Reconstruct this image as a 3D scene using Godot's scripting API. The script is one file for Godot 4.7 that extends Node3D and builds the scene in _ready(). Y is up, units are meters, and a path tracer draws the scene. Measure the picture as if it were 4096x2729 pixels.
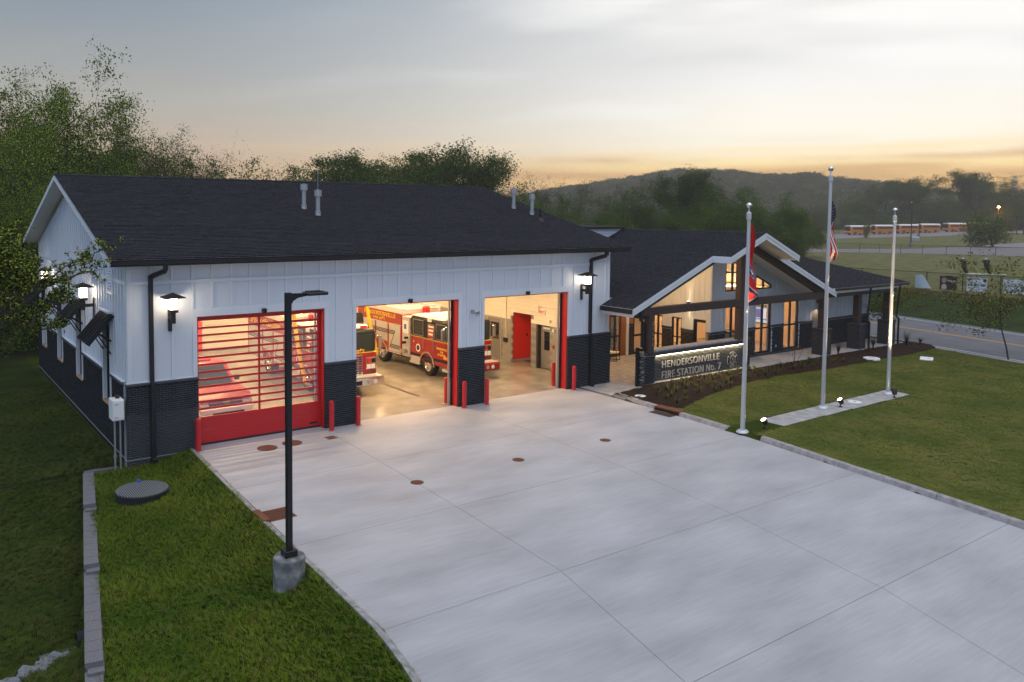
extends Node3D
# Fire station at dusk. Metres; x along the bay front, z towards the camera, y up.

var rng := RandomNumberGenerator.new()
var M := {}
var UP := Vector3.UP

# ---------------------------------------------------------------- mesh collector
class G:
	var v := PackedVector3Array()
	var n := PackedVector3Array()
	var c := PackedColorArray()
	var t := PackedVector2Array()
	func tri(a: Vector3, b: Vector3, d: Vector3, col := Color.WHITE) -> void:
		var nn := (b - a).cross(d - a).normalized()
		v.append(a); v.append(d); v.append(b)
		for i in 3:
			n.append(nn); c.append(col); t.append(Vector2.ZERO)
	func quad(a: Vector3, b: Vector3, d: Vector3, e: Vector3, col := Color.WHITE) -> void:
		tri(a, b, d, col)
		tri(a, d, e, col)
	func quad_uv(a: Vector3, b: Vector3, d: Vector3, e: Vector3) -> void:
		var k := v.size()
		quad(a, b, d, e)
		var u := [Vector2(0, 1), Vector2(1, 1), Vector2(1, 0), Vector2(0, 0)]
		t[k] = u[0]; t[k + 1] = u[2]; t[k + 2] = u[1]
		t[k + 3] = u[0]; t[k + 4] = u[3]; t[k + 5] = u[2]
	func smooth_quad(p: Array, nn: Array, col := Color.WHITE, uvs := []) -> void:
		for i in [0, 2, 1, 0, 3, 2]:
			v.append(p[i]); n.append(nn[i]); c.append(col)
			t.append(uvs[i] if uvs.size() else Vector2.ZERO)
	func xbox(x: Transform3D, s: Vector3, col := Color.WHITE) -> void:
		var h := s / 2.0
		var p := []
		for i in 8:
			p.append(x * Vector3(h.x if i & 1 else -h.x, h.y if i & 2 else -h.y, h.z if i & 4 else -h.z))
		quad(p[4], p[5], p[7], p[6], col)
		quad(p[1], p[0], p[2], p[3], col)
		quad(p[5], p[1], p[3], p[7], col)
		quad(p[0], p[4], p[6], p[2], col)
		quad(p[6], p[7], p[3], p[2], col)
		quad(p[0], p[1], p[5], p[4], col)
	func box(x0: float, y0: float, z0: float, x1: float, y1: float, z1: float, col := Color.WHITE) -> void:
		xbox(Transform3D(Basis(), Vector3(x0 + x1, y0 + y1, z0 + z1) / 2.0), Vector3(absf(x1 - x0), absf(y1 - y0), absf(z1 - z0)), col)
	# a box with chamfered edges
	func cbox(x: Transform3D, s: Vector3, b: float, col := Color.WHITE) -> void:
		var h := s / 2.0
		var f := func(ax: int, sg: float) -> Array:
			var u := (ax + 1) % 3
			var w := (ax + 2) % 3
			var out := []
			for q in [[-1, -1], [1, -1], [1, 1], [-1, 1]]:
				var p := Vector3.ZERO
				p[ax] = sg * h[ax]
				p[u] = q[0] * (h[u] - b)
				p[w] = q[1] * (h[w] - b)
				out.append(p)
			return out
		for ax in 3:
			for sg in [-1.0, 1.0]:
				var p: Array = f.call(ax, sg)
				if sg > 0:
					quad(x * p[0], x * p[1], x * p[2], x * p[3], col)
				else:
					quad(x * p[3], x * p[2], x * p[1], x * p[0], col)
		for ax in 3:
			var u := (ax + 1) % 3
			var w := (ax + 2) % 3
			for su in [-1.0, 1.0]:
				for sw in [-1.0, 1.0]:
					var q := []
					for k in [[-1.0, 0], [1.0, 0], [1.0, 1], [-1.0, 1]]:
						var p := Vector3.ZERO
						p[ax] = k[0] * (h[ax] - b)
						p[u] = su * (h[u] - (0.0 if k[1] == 0 else b))
						p[w] = sw * (h[w] - (b if k[1] == 0 else 0.0))
						q.append(p)
					if su * sw > 0:
						quad(x * q[0], x * q[1], x * q[2], x * q[3], col)
					else:
						quad(x * q[3], x * q[2], x * q[1], x * q[0], col)
		for i in 8:
			var sg := Vector3(1 if i & 1 else -1, 1 if i & 2 else -1, 1 if i & 4 else -1)
			var a := Vector3(sg.x * h.x, sg.y * (h.y - b), sg.z * (h.z - b))
			var d := Vector3(sg.x * (h.x - b), sg.y * h.y, sg.z * (h.z - b))
			var e := Vector3(sg.x * (h.x - b), sg.y * (h.y - b), sg.z * h.z)
			if sg.x * sg.y * sg.z > 0:
				tri(x * a, x * d, x * e, col)
			else:
				tri(x * a, x * e, x * d, col)
	func bb(x0: float, y0: float, z0: float, x1: float, y1: float, z1: float, b := 0.02, col := Color.WHITE) -> void:
		cbox(Transform3D(Basis(), Vector3(x0 + x1, y0 + y1, z0 + z1) / 2.0), Vector3(absf(x1 - x0), absf(y1 - y0), absf(z1 - z0)), b, col)
	func tube(a: Vector3, b: Vector3, r0: float, r1: float, seg := 8, col := Color.WHITE, caps := true) -> void:
		var d := (b - a).normalized()
		var u := d.cross(Vector3.UP if absf(d.y) < 0.95 else Vector3.RIGHT).normalized()
		var w := d.cross(u)
		for i in seg:
			var q0 := TAU * i / seg
			var q1 := TAU * (i + 1) / seg
			var n0 := u * cos(q0) + w * sin(q0)
			var n1 := u * cos(q1) + w * sin(q1)
			smooth_quad([a + n0 * r0, a + n1 * r0, b + n1 * r1, b + n0 * r1], [n0, n1, n1, n0], col)
			if caps:
				if r1 > 0.0:
					tri(b, b + n0 * r1, b + n1 * r1, col)
				tri(a, a + n1 * r0, a + n0 * r0, col)
	# profile: Vector2(radius, height) from bottom to top, turned round the y axis of x
	func lathe(x: Transform3D, prof: Array, seg := 16, col := Color.WHITE) -> void:
		for k in prof.size() - 1:
			var p: Vector2 = prof[k]
			var q: Vector2 = prof[k + 1]
			var sl := Vector2(q.y - p.y, p.x - q.x).normalized()
			for i in seg:
				var a0 := -TAU * i / seg
				var a1 := -TAU * (i + 1) / seg
				var d0 := Vector3(cos(a0), 0, sin(a0))
				var d1 := Vector3(cos(a1), 0, sin(a1))
				var n0: Vector3 = x.basis * (d0 * sl.x + Vector3(0, sl.y, 0))
				var n1: Vector3 = x.basis * (d1 * sl.x + Vector3(0, sl.y, 0))
				smooth_quad([x * (d0 * p.x + Vector3(0, p.y, 0)), x * (d1 * p.x + Vector3(0, p.y, 0)), x * (d1 * q.x + Vector3(0, q.y, 0)), x * (d0 * q.x + Vector3(0, q.y, 0))], [n0.normalized(), n1.normalized(), n1.normalized(), n0.normalized()], col)
	# polygon in the xy plane of x, pushed out along +z by depth
	func prism(x: Transform3D, poly: PackedVector2Array, depth: float, col := Color.WHITE) -> void:
		var pts := poly.duplicate()
		if Geometry2D.is_polygon_clockwise(pts):
			pts.reverse()
		var idx := Geometry2D.triangulate_polygon(pts)
		for k in range(0, idx.size(), 3):
			var a := pts[idx[k]]
			var b := pts[idx[k + 1]]
			var d := pts[idx[k + 2]]
			if (b - a).cross(d - a) < 0:
				var s := b
				b = d
				d = s
			tri(x * Vector3(a.x, a.y, depth), x * Vector3(b.x, b.y, depth), x * Vector3(d.x, d.y, depth), col)
			tri(x * Vector3(a.x, a.y, 0), x * Vector3(d.x, d.y, 0), x * Vector3(b.x, b.y, 0), col)
		for k in pts.size():
			var a := pts[k]
			var b := pts[(k + 1) % pts.size()]
			quad(x * Vector3(a.x, a.y, 0), x * Vector3(b.x, b.y, 0), x * Vector3(b.x, b.y, depth), x * Vector3(a.x, a.y, depth), col)
	func mesh() -> ArrayMesh:
		var m := ArrayMesh.new()
		var a := []
		a.resize(Mesh.ARRAY_MAX)
		a[Mesh.ARRAY_VERTEX] = v
		a[Mesh.ARRAY_NORMAL] = n
		a[Mesh.ARRAY_COLOR] = c
		a[Mesh.ARRAY_TEX_UV] = t
		m.add_surface_from_arrays(Mesh.PRIMITIVE_TRIANGLES, a)
		return m

func X(p: Vector3, yaw := 0.0, pitch := 0.0, roll := 0.0) -> Transform3D:
	return Transform3D(Basis.from_euler(Vector3(pitch, yaw, roll)), p)

# ---------------------------------------------------------------- nodes
func thing(called: String, label: String, category: String, at := Vector3.ZERO, turn := 0.0, group := "") -> Node3D:
	var o := Node3D.new()
	o.name = called
	add_child(o, true)
	o.position = at
	o.rotation.y = turn
	tag(o, label, category, group)
	return o

func tag(o: Node, label: String, category: String, group := "") -> void:
	o.set_meta("label", label)
	if category:
		o.set_meta("category", category)
	if group:
		o.set_meta("group", group)

func part(called: String, g: G, m: Material, parent: Node, stuff := false) -> MeshInstance3D:
	return place(called, g.mesh(), m, parent, Transform3D(), stuff)

func place(called: String, mesh: Mesh, m: Material, parent: Node, x := Transform3D(), stuff := false) -> MeshInstance3D:
	var o := MeshInstance3D.new()
	o.name = called
	o.mesh = mesh
	o.material_override = m
	o.transform = x
	parent.add_child(o, true)
	if stuff:
		o.set_meta("kind", "stuff")
	return o

func structure(called: String, g: G, m: Material) -> MeshInstance3D:
	var o := part(called, g, m, self)
	o.set_meta("kind", "structure")
	return o

func bpart(called: String, m: Material, parent: Node, x0: float, y0: float, z0: float, x1: float, y1: float, z1: float, bev := 0.0) -> MeshInstance3D:
	var g := G.new()
	if bev > 0.0:
		g.bb(x0, y0, z0, x1, y1, z1, bev)
	else:
		g.box(x0, y0, z0, x1, y1, z1)
	return part(called, g, m, parent)

func copy(src: Node3D, at: Vector3, turn: float, label: String, group := "", size := 1.0) -> Node3D:
	var o: Node3D = src.duplicate()
	o.name = src.name.rstrip("0123456789")
	add_child(o, true)
	o.position = at
	o.rotation.y = turn
	o.scale = Vector3.ONE * size
	o.set_meta("label", label)
	if group:
		o.set_meta("group", group)
	return o

func ordinal(i: int) -> String:
	var low := ["", "first", "second", "third", "fourth", "fifth", "sixth", "seventh", "eighth", "ninth", "tenth", "eleventh", "twelfth", "thirteenth", "fourteenth", "fifteenth", "sixteenth", "seventeenth", "eighteenth", "nineteenth"]
	if i < 20:
		return low[i]
	var tens := ["", "", "twenty", "thirty", "forty", "fifty", "sixty", "seventy", "eighty", "ninety"]
	var round_ := ["", "", "twentieth", "thirtieth", "fortieth", "fiftieth", "sixtieth", "seventieth", "eightieth", "ninetieth"]
	return round_[i / 10] if i % 10 == 0 else tens[i / 10] + "-" + low[i % 10]

func rf(a: float, b: float) -> float:
	return rng.randf_range(a, b)

# ---------------------------------------------------------------- materials
func mat(key: String, r: float, g: float, b: float, rough := 0.7, metal := 0.0) -> StandardMaterial3D:
	var m := StandardMaterial3D.new()
	m.resource_name = key
	m.albedo_color = Color(r, g, b).linear_to_srgb()
	m.roughness = rough
	m.metallic = metal
	M[key] = m
	return m

func vmat(key: String, rough := 0.8) -> StandardMaterial3D:
	var m := mat(key, 1, 1, 1, rough)
	m.vertex_color_use_as_albedo = true
	return m

func glow(key: String, r: float, g: float, b: float, e: float) -> StandardMaterial3D:
	var m := mat(key, 0.8, 0.8, 0.8, 0.6)
	m.emission_enabled = true
	m.emission = Color(r, g, b).linear_to_srgb()
	m.emission_energy_multiplier = e
	return m

func noise_image(size: int, seed_: int, freq: float, oct := 4, lo := Color.BLACK, hi := Color.WHITE, power := 1.0) -> Image:
	var f := FastNoiseLite.new()
	f.seed = seed_
	f.frequency = freq
	f.fractal_octaves = oct
	var src := f.get_seamless_image(size, size)
	var out := Image.create(size, size, false, Image.FORMAT_RGB8)
	for y in size:
		for x in size:
			out.set_pixel(x, y, lo.lerp(hi, pow(src.get_pixel(x, y).r, power)))
	return out

func tex(im: Image) -> ImageTexture:
	return ImageTexture.create_from_image(im)

func tri_tex(m: StandardMaterial3D, t: Texture2D, scale: Vector3) -> void:
	m.albedo_texture = t
	m.uv1_triplanar = true
	m.uv1_world_triplanar = true
	m.uv1_scale = scale

func tri_detail(m: StandardMaterial3D, t: Texture2D, scale: Vector3) -> void:
	m.detail_enabled = true
	m.detail_albedo = t
	m.detail_blend_mode = BaseMaterial3D.BLEND_MODE_MUL
	m.detail_uv_layer = BaseMaterial3D.DETAIL_UV_2
	m.uv2_triplanar = true
	m.uv2_world_triplanar = true
	m.uv2_scale = scale

func gray(v: float) -> Color:
	return Color(v, v, v)

func materials() -> void:
	mat("siding", 0.60, 0.645, 0.71, 0.55)
	mat("trim", 0.65, 0.69, 0.745, 0.5)
	mat("soffit", 0.7, 0.69, 0.68, 0.7)
	mat("black", 0.010, 0.011, 0.014, 0.4, 0.2)
	mat("dark_metal", 0.016, 0.017, 0.02, 0.4, 0.5)
	mat("bronze", 0.03, 0.024, 0.022, 0.5, 0.3)
	mat("timber", 0.045, 0.028, 0.026, 0.65)
	mat("mortar", 0.25, 0.265, 0.28, 0.95)
	mat("brick_a", 0.019, 0.021, 0.027, 0.75)
	mat("brick_b", 0.026, 0.028, 0.035, 0.8)
	mat("brick_c", 0.014, 0.016, 0.021, 0.7)
	mat("brick_d", 0.028, 0.029, 0.035, 0.8)
	mat("brick_cap", 0.03, 0.033, 0.045, 0.6)
	vmat("brick_mix", 0.78)
	vmat("shingle", 0.92)
	vmat("painted", 0.6)
	vmat("leaf", 0.75)
	M.leaf.backlight_enabled = true
	M.leaf.backlight = Color(0.45, 0.45, 0.45)
	vmat("grass", 0.85)
	mat("red", 0.50, 0.009, 0.014, 0.42)
	mat("red_gloss", 0.30, 0.004, 0.008, 0.18)
	M.red_gloss.clearcoat_enabled = true
	M.red_gloss.clearcoat = 0.7
	mat("red_paint", 0.72, 0.035, 0.014, 0.55)
	mat("bollard_red", 0.52, 0.01, 0.022, 0.5)
	mat("steel", 0.55, 0.56, 0.58, 0.28, 0.9)
	mat("chrome", 0.75, 0.75, 0.76, 0.12, 1.0)
	mat("alum", 0.55, 0.56, 0.59, 0.35, 0.4)
	mat("galv", 0.42, 0.44, 0.46, 0.45, 0.7)
	mat("white", 0.78, 0.78, 0.78, 0.5)
	mat("cream", 0.74, 0.70, 0.62, 0.7)
	mat("grey_block", 0.34, 0.32, 0.30, 0.7)
	mat("grey_door", 0.20, 0.19, 0.185, 0.5)
	mat("rubber", 0.012, 0.012, 0.013, 0.8)
	mat("yellow", 0.75, 0.5, 0.02, 0.6)
	mat("gold", 0.75, 0.5, 0.06, 0.4)
	mat("blue", 0.02, 0.10, 0.45, 0.4)
	mat("amber", 0.8, 0.28, 0.02, 0.3)
	mat("cedar", 0.26, 0.10, 0.035, 0.6)
	mat("letter", 0.62, 0.62, 0.63, 0.32, 0.6)
	mat("rust", 0.16, 0.05, 0.02, 0.9)
	mat("rust_dark", 0.05, 0.024, 0.016, 0.95)
	mat("leather", 0.03, 0.018, 0.012, 0.5)
	mat("bark", 0.045, 0.036, 0.028, 0.95)
	mat("bark_pale", 0.11, 0.095, 0.075, 0.95)
	mat("bus_yellow", 0.58, 0.19, 0.018, 0.45)
	mat("stone", 0.17, 0.18, 0.20, 0.9)
	mat("banner", 0.7, 0.71, 0.74, 0.7)
	mat("sill", 0.42, 0.25, 0.13, 0.8)
	mat("wood_table", 0.35, 0.18, 0.06, 0.4)
	var gl := mat("glass", 0.9, 0.95, 1.0, 0.03)
	gl.transparency = BaseMaterial3D.TRANSPARENCY_ALPHA
	gl.albedo_color = Color(0.9, 0.95, 1.0, 0.06)
	var dg := mat("dark_glass", 0.01, 0.012, 0.015, 0.06)
	dg.metallic_specular = 0.7
	mat("windscreen", 0.02, 0.03, 0.035, 0.05)
	glow("lamp", 1.0, 0.78, 0.52, 9.0)
	glow("lamp_white", 1.0, 0.86, 0.66, 14.0)
	glow("lamp_warm", 1.0, 0.62, 0.28, 6.0)
	glow("led", 1.0, 0.80, 0.50, 10.0)
	glow("sodium", 1.0, 0.33, 0.05, 30.0)
	glow("sodium_dim", 1.0, 0.33, 0.06, 1.6)
	glow("indicator", 0.2, 0.45, 1.0, 2.0)
	for k in ["leaf", "grass", "mulch_", "shingle", "brick_mix"]:
		if M.has(k):
			M[k].metallic_specular = 0.22
	var wire := mat("wire_mesh", 0.03, 0.035, 0.03, 0.7)
	wire.transparency = BaseMaterial3D.TRANSPARENCY_ALPHA
	wire.albedo_color.a = 0.16
	# textured
	var con := mat("concrete", 0.47, 0.465, 0.485, 0.66)
	tri_tex(con, tex(noise_image(512, 11, 0.022, 5, gray(0.945), gray(1.0))), Vector3(0.07, 0.2, 0.8))
	tri_detail(con, tex(noise_image(512, 12, 0.010, 5, gray(0.84), gray(1.0), 0.7)), Vector3(0.045, 0.1, 0.11))
	var con2 := mat("concrete_walk", 0.46, 0.445, 0.44, 0.8)
	tri_tex(con2, tex(noise_image(256, 13, 0.02, 4, gray(0.78), gray(1.0))), Vector3(0.35, 0.35, 0.35))
	var curb := mat("kerb_concrete", 0.43, 0.41, 0.41, 0.85)
	tri_tex(curb, tex(noise_image(256, 14, 0.03, 4, gray(0.7), gray(1.0))), Vector3(0.5, 0.5, 0.5))
	var base := mat("old_concrete", 0.36, 0.37, 0.38, 0.9)
	tri_tex(base, tex(noise_image(256, 15, 0.014, 3, gray(0.55), gray(1.0), 1.6)), Vector3(0.9, 0.9, 0.9))
	var block := mat("block", 0.25, 0.24, 0.26, 0.95)
	tri_tex(block, tex(noise_image(256, 16, 0.09, 4, gray(0.6), gray(1.0))), Vector3(1.2, 1.2, 1.2))
	var flo := mat("bay_floor", 0.36, 0.34, 0.30, 0.2)
	tri_tex(flo, tex(noise_image(256, 17, 0.012, 4, gray(0.8), gray(1.0))), Vector3(0.2, 0.2, 0.2))
	var asph := mat("asphalt", 0.15, 0.15, 0.165, 0.9)
	tri_tex(asph, tex(noise_image(256, 18, 0.03, 5, gray(0.8), gray(1.0))), Vector3(0.15, 0.15, 0.06))
	var soil := mat("mulch", 0.075, 0.042, 0.030, 0.95)
	tri_tex(soil, tex(noise_image(512, 19, 0.11, 4, gray(0.25), gray(1.0))), Vector3(0.9, 0.9, 0.9))
	M.mulch.metallic_specular = 0.2
	var gnd := vmat("ground", 0.95)
	gnd.metallic_specular = 0.15
	tri_tex(gnd, tex(noise_image(512, 20, 0.06, 5, gray(0.55), gray(1.0))), Vector3(0.45, 0.45, 0.45))
	tri_detail(gnd, tex(noise_image(512, 21, 0.012, 4, gray(0.72), gray(1.0))), Vector3(0.05, 0.05, 0.09))
	var sid := mat("cmu_cream", 0.76, 0.72, 0.63, 0.6)
	tri_tex(sid, tex(noise_image(128, 22, 0.05, 3, gray(0.93), gray(1.0))), Vector3(0.5, 0.5, 0.5))

# ---------------------------------------------------------------- sky
func tones_at(k: Array, e: float) -> Vector3:
	for i in range(1, k.size()):
		if e < k[i][0]:
			var t := clampf((e - k[i - 1][0]) / (k[i][0] - k[i - 1][0]), 0.0, 1.0)
			return Vector3(k[i - 1][1], k[i - 1][2], k[i - 1][3]).lerp(Vector3(k[i][1], k[i][2], k[i][3]), t)
	return Vector3(k[-1][1], k[-1][2], k[-1][3])

func sky_texture() -> ImageTexture:
	var w := 1536
	var h := 768
	var im := Image.create(w, h, false, Image.FORMAT_RGBF)
	var f := FastNoiseLite.new()
	f.seed = 5
	f.frequency = 0.9
	f.fractal_octaves = 5
	var f2 := FastNoiseLite.new()
	f2.seed = 9
	f2.frequency = 1.3
	f2.fractal_octaves = 4
	var sun_az := deg_to_rad(62.0)
	for y in h:
		var el := PI / 2.0 - PI * (y + 0.5) / h
		var e := rad_to_deg(el)
		for x in w:
			var az := TAU * (x + 0.5) / w
			var d := absf(wrapf(az - sun_az, -PI, PI))
			var k := exp(-pow(d / 0.50, 2.0))                # how near the sun's azimuth
			var ee := maxf(e, 0.0)
			# clear dusk sky away from the sun
			var a := tones_at([[0.5, 0.76, 0.46, 0.25], [3.0, 0.66, 0.47, 0.32], [7.0, 0.43, 0.42, 0.385], [14.0, 0.225, 0.30, 0.385], [40.0, 0.27, 0.37, 0.52], [90.0, 0.34, 0.42, 0.55]], ee)
			var back := smoothstep(1.0, 2.2, d)              # behind the camera: blue dusk sky
			a = a.lerp(Vector3(0.43, 0.58, 0.86), back * (1.0 - 0.4 * smoothstep(20.0, 80.0, ee)))
			# the bright side
			var s := tones_at([[0.3, 1.25, 0.52, 0.04], [1.8, 1.38, 0.74, 0.12], [3.2, 1.32, 0.98, 0.45], [4.6, 1.22, 1.14, 0.95], [9.0, 1.02, 1.01, 0.99], [15.0, 0.86, 0.855, 0.85], [30.0, 0.66, 0.69, 0.73], [70.0, 0.40, 0.47, 0.57]], ee)
			var col := a.lerp(s, clampf(k * 1.05, 0.0, 1.0))
			if ee > 0.0 and ee < 70.0:
				# long flat streaks low down, soft veils higher up
				var p := Vector3(cos(az) * 1.5, ee * 0.9, sin(az) * 1.5)
				var q := f.get_noise_3d(p.x, p.y, p.z)
				var low_w := (1.0 - smoothstep(3.2, 5.5, ee)) * clampf(k * 1.9, 0.0, 1.0)
				var band := smoothstep(0.02, 0.32, q) * low_w
				col = col.lerp(Vector3(0.72, 0.40, 0.16), band * 0.7)
				var lit := smoothstep(0.05, 0.35, -q) * low_w
				col = col.lerp(Vector3(1.25, 0.80, 0.22), lit * 0.6)
				var sk := 1.0 / (0.16 + sin(el))
				var q2 := f2.get_noise_3d(sin(az - 0.9) * sk * 0.42 + 0.15 * sk, cos(az - 0.9) * sk * 1.25, 3.0)
				var veil := smoothstep(-0.05, 0.45, q2) * smoothstep(4.0, 9.0, ee) * clampf(k * 1.2 + 0.15, 0.0, 1.0)
				col = col.lerp(Vector3(1.12, 1.10, 1.07), veil * 0.75 * clampf(k + 0.1, 0.0, 1.0))
				var grayer := smoothstep(0.05, 0.5, -q2) * smoothstep(7.0, 14.0, ee) * k
				col = col.lerp(Vector3(0.62, 0.63, 0.65), grayer * 0.6)
			im.set_pixel(x, y, Color(col.x, col.y, col.z))
	return ImageTexture.create_from_image(im)

func stage() -> void:
	var cam := Camera3D.new()
	cam.name = "camera"
	add_child(cam, true)
	cam.position = Vector3(-5.684, 7.677, 25.63)
	cam.rotation = Vector3(deg_to_rad(-3.414), deg_to_rad(-34.884), deg_to_rad(0.434))
	cam.projection = Camera3D.PROJECTION_FRUSTUM
	cam.near = 0.1
	cam.far = 2500.0
	cam.size = 0.084678
	cam.frustum_offset = Vector2(0.007065, -0.010044)
	cam.current = true
	var env := Environment.new()
	env.background_mode = Environment.BG_SKY
	var sky := Sky.new()
	var pm := PanoramaSkyMaterial.new()
	pm.panorama = sky_texture()
	sky.sky_material = pm
	env.sky = sky
	env.background_energy_multiplier = 1.0
	env.tonemap_mode = Environment.TONE_MAPPER_LINEAR
	env.tonemap_exposure = 1.0
	env.fog_enabled = true
	env.fog_density = 0.00055
	env.fog_light_color = Color(0.95, 0.91, 0.86)
	env.sdfgi_enabled = true
	env.ssao_enabled = true
	env.ssil_enabled = true
	var we := WorldEnvironment.new()
	we.name = "environment"
	we.environment = env
	add_child(we, true)
	var sun := DirectionalLight3D.new()
	sun.name = "dusk_light"
	sun.light_energy = 0.5
	sun.light_color = Color(1.0, 0.97, 0.94)
	sun.light_angular_distance = 80.0
	sun.shadow_enabled = true
	sun.sky_mode = DirectionalLight3D.SKY_MODE_LIGHT_ONLY
	sun.rotation = Vector3(deg_to_rad(-74.0), deg_to_rad(-15.0), 0)
	add_child(sun, true)

func omni(at: Vector3, energy: float, size := 0.05, warm := Color(1.0, 0.82, 0.6)) -> void:
	var l := OmniLight3D.new()
	l.name = "lamp_light"
	l.light_energy = energy
	l.light_color = warm
	l.light_size = size
	l.omni_range = 30.0
	l.omni_attenuation = 2.0
	l.shadow_enabled = true
	l.position = at
	add_child(l, true)

func area(at: Vector3, euler: Vector3, sx: float, sy: float, energy: float, warm := Color(1.0, 0.82, 0.6)) -> void:
	var l := AreaLight3D.new()
	l.name = "panel_light"
	l.area_size = Vector2(sx, sy)
	l.light_energy = energy
	l.light_color = warm
	l.area_range = 30.0
	l.shadow_enabled = true
	l.position = at
	l.rotation = euler
	add_child(l, true)

func spot(at: Vector3, towards: Vector3, energy: float, angle: float, warm := Color(1.0, 0.86, 0.62)) -> void:
	var l := SpotLight3D.new()
	l.name = "spot_light"
	l.light_energy = energy
	l.light_color = warm
	l.light_size = 0.04
	l.spot_angle = angle
	l.spot_range = 30.0
	l.spot_attenuation = 2.0
	l.shadow_enabled = true
	add_child(l, true)
	l.look_at_from_position(at, towards, Vector3.FORWARD if absf((towards - at).normalized().y) > 0.95 else Vector3.UP)

# ---------------------------------------------------------------- terrain
func xl(z: float) -> float:
	var k := [[-0.3, 2.08], [6.5, 1.74], [11.0, 1.6], [13.2, 1.5], [15.0, 1.2], [17.0, 0.5], [19.0, -0.8], [21.0, -2.4], [30.0, -9.0]]
	return along(k, z)

func xr(z: float) -> float:
	var k := [[-1.0, 19.2], [2.0, 18.98], [4.85, 18.65], [8.04, 18.39], [9.42, 18.3], [17.78, 16.9], [24.0, 15.6], [30.0, 14.0]]
	return along(k, z)

func along(k: Array, z: float) -> float:
	if z <= k[0][0]:
		return k[0][1]
	for i in k.size() - 1:
		if z <= k[i + 1][0]:
			return lerpf(k[i][1], k[i + 1][1], (z - k[i][0]) / (k[i + 1][0] - k[i][0]))
	return k[-1][1]

func wallx(z: float) -> float:
	return -1.18 - 0.1758 * (z + 0.45)

func walltop(z: float) -> float:
	return -0.30 if z < 2.45 else (-0.45 if z < 6.1 else (-0.62 if z < 10.1 else -0.78))

func hill_crest(az: float) -> float:
	var k := [[30.0, 0.0], [38.0, 0.010], [42.4, 0.025], [46.7, 0.037], [50.3, 0.047], [52.4, 0.047], [55.8, 0.040], [58.6, 0.041], [61.1, 0.033], [63.6, 0.030], [65.5, 0.021], [68.2, 0.016], [72.0, 0.012], [80.0, 0.010], [95.0, 0.0]]
	return along(k, az)

func height(x: float, z: float) -> float:
	var u := x + 0.255 * z
	if x > -0.05 and x < 43.6 and z < 1.95 and z > -12.5 and not (x < 2.2 and z > -0.3):
		return -0.2
	if x < 0.0 and z < -0.55 or z < -20.0 and x < 22.0:
		var y := lerpf(-0.22, -0.55, clampf(-x / 6.0, 0, 1))
		return lerpf(y, -0.75, smoothstep(-22.0, -32.0, z))
	if z > -0.6 and x < xl(z) - 0.02:
		var wx := wallx(z)
		if x > wx + 0.12:
			var s := clampf((x - wx - 0.25) / maxf(xl(z) - wx - 0.5, 0.1), 0, 1)
			return lerpf(-0.37 - 0.047 * maxf(z, 0.0) * clampf(z / 16.0 + 0.6, 0.0, 1.0), -0.02, s * s * s * 0.8 + s * 0.2)
		var y := lerpf(-0.35, -1.3, smoothstep(-2.0, 6.5, z))
		y -= 0.28 * exp(-pow((z - 7.6 + 0.25 * (x + 3.0)) / 0.7, 2.0))
		return y - 0.06 * clampf(-x - 3.0, 0, 6)
	if x < xr(z) + 0.1:
		return -0.2
	if u < 44.3:
		return 0.10
	if u < 56.4:
		return -0.12
	var r := 1.0 * smoothstep(57.4, 67.0, u)
	if x > 226.0:
		r += minf(x - 226.0, 110.0) * 0.020
	var d := Vector2(x + 5.7, z - 25.6)
	var dist := d.length()
	if dist > 380.0:
		var az := rad_to_deg(atan2(d.x, -d.y))
		var crest := hill_crest(az) * 650.0
		r += maxf(crest + 4.0 - r, 0.0) * smoothstep(390.0, 650.0, dist) * (1.0 - 0.6 * smoothstep(680.0, 900.0, dist)) if crest > 0.5 else 0.0
	return r

func ground_tint(x: float, z: float) -> Color:
	var u := x + 0.255 * z
	var nz := sin(x * 0.31 + 1.7 * sin(z * 0.17)) * cos(z * 0.23 + x * 0.05)
	if u > 68.5 and x < 400.0 and z > -140.0:
		var b := Color(0.30, 0.30, 0.115).lerp(Color(0.40, 0.32, 0.19), clampf(0.35 * nz + 0.25 * sin(z * 1.1), 0, 0.5))
		return b
	if u > 66.6 and u <= 68.5:
		return Color(0.16, 0.075, 0.045)
	if u > 56.0 and u <= 66.6:
		return Color(0.06, 0.095, 0.026)
	if u > 0 and x > 20.0 and z > -6.0 and u < 45.0:
		return Color(0.11, 0.145, 0.034)
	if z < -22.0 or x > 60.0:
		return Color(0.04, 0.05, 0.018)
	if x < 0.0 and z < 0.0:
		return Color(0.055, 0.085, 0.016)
	return Color(0.085, 0.13, 0.018)

func ramp(stops: Array) -> PackedFloat32Array:
	var out := PackedFloat32Array()
	for s in stops:
		var p: float = s[0]
		while p < s[1] - 1e-3:
			out.append(p)
			p += s[2]
	out.append(stops[-1][1])
	return out

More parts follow.
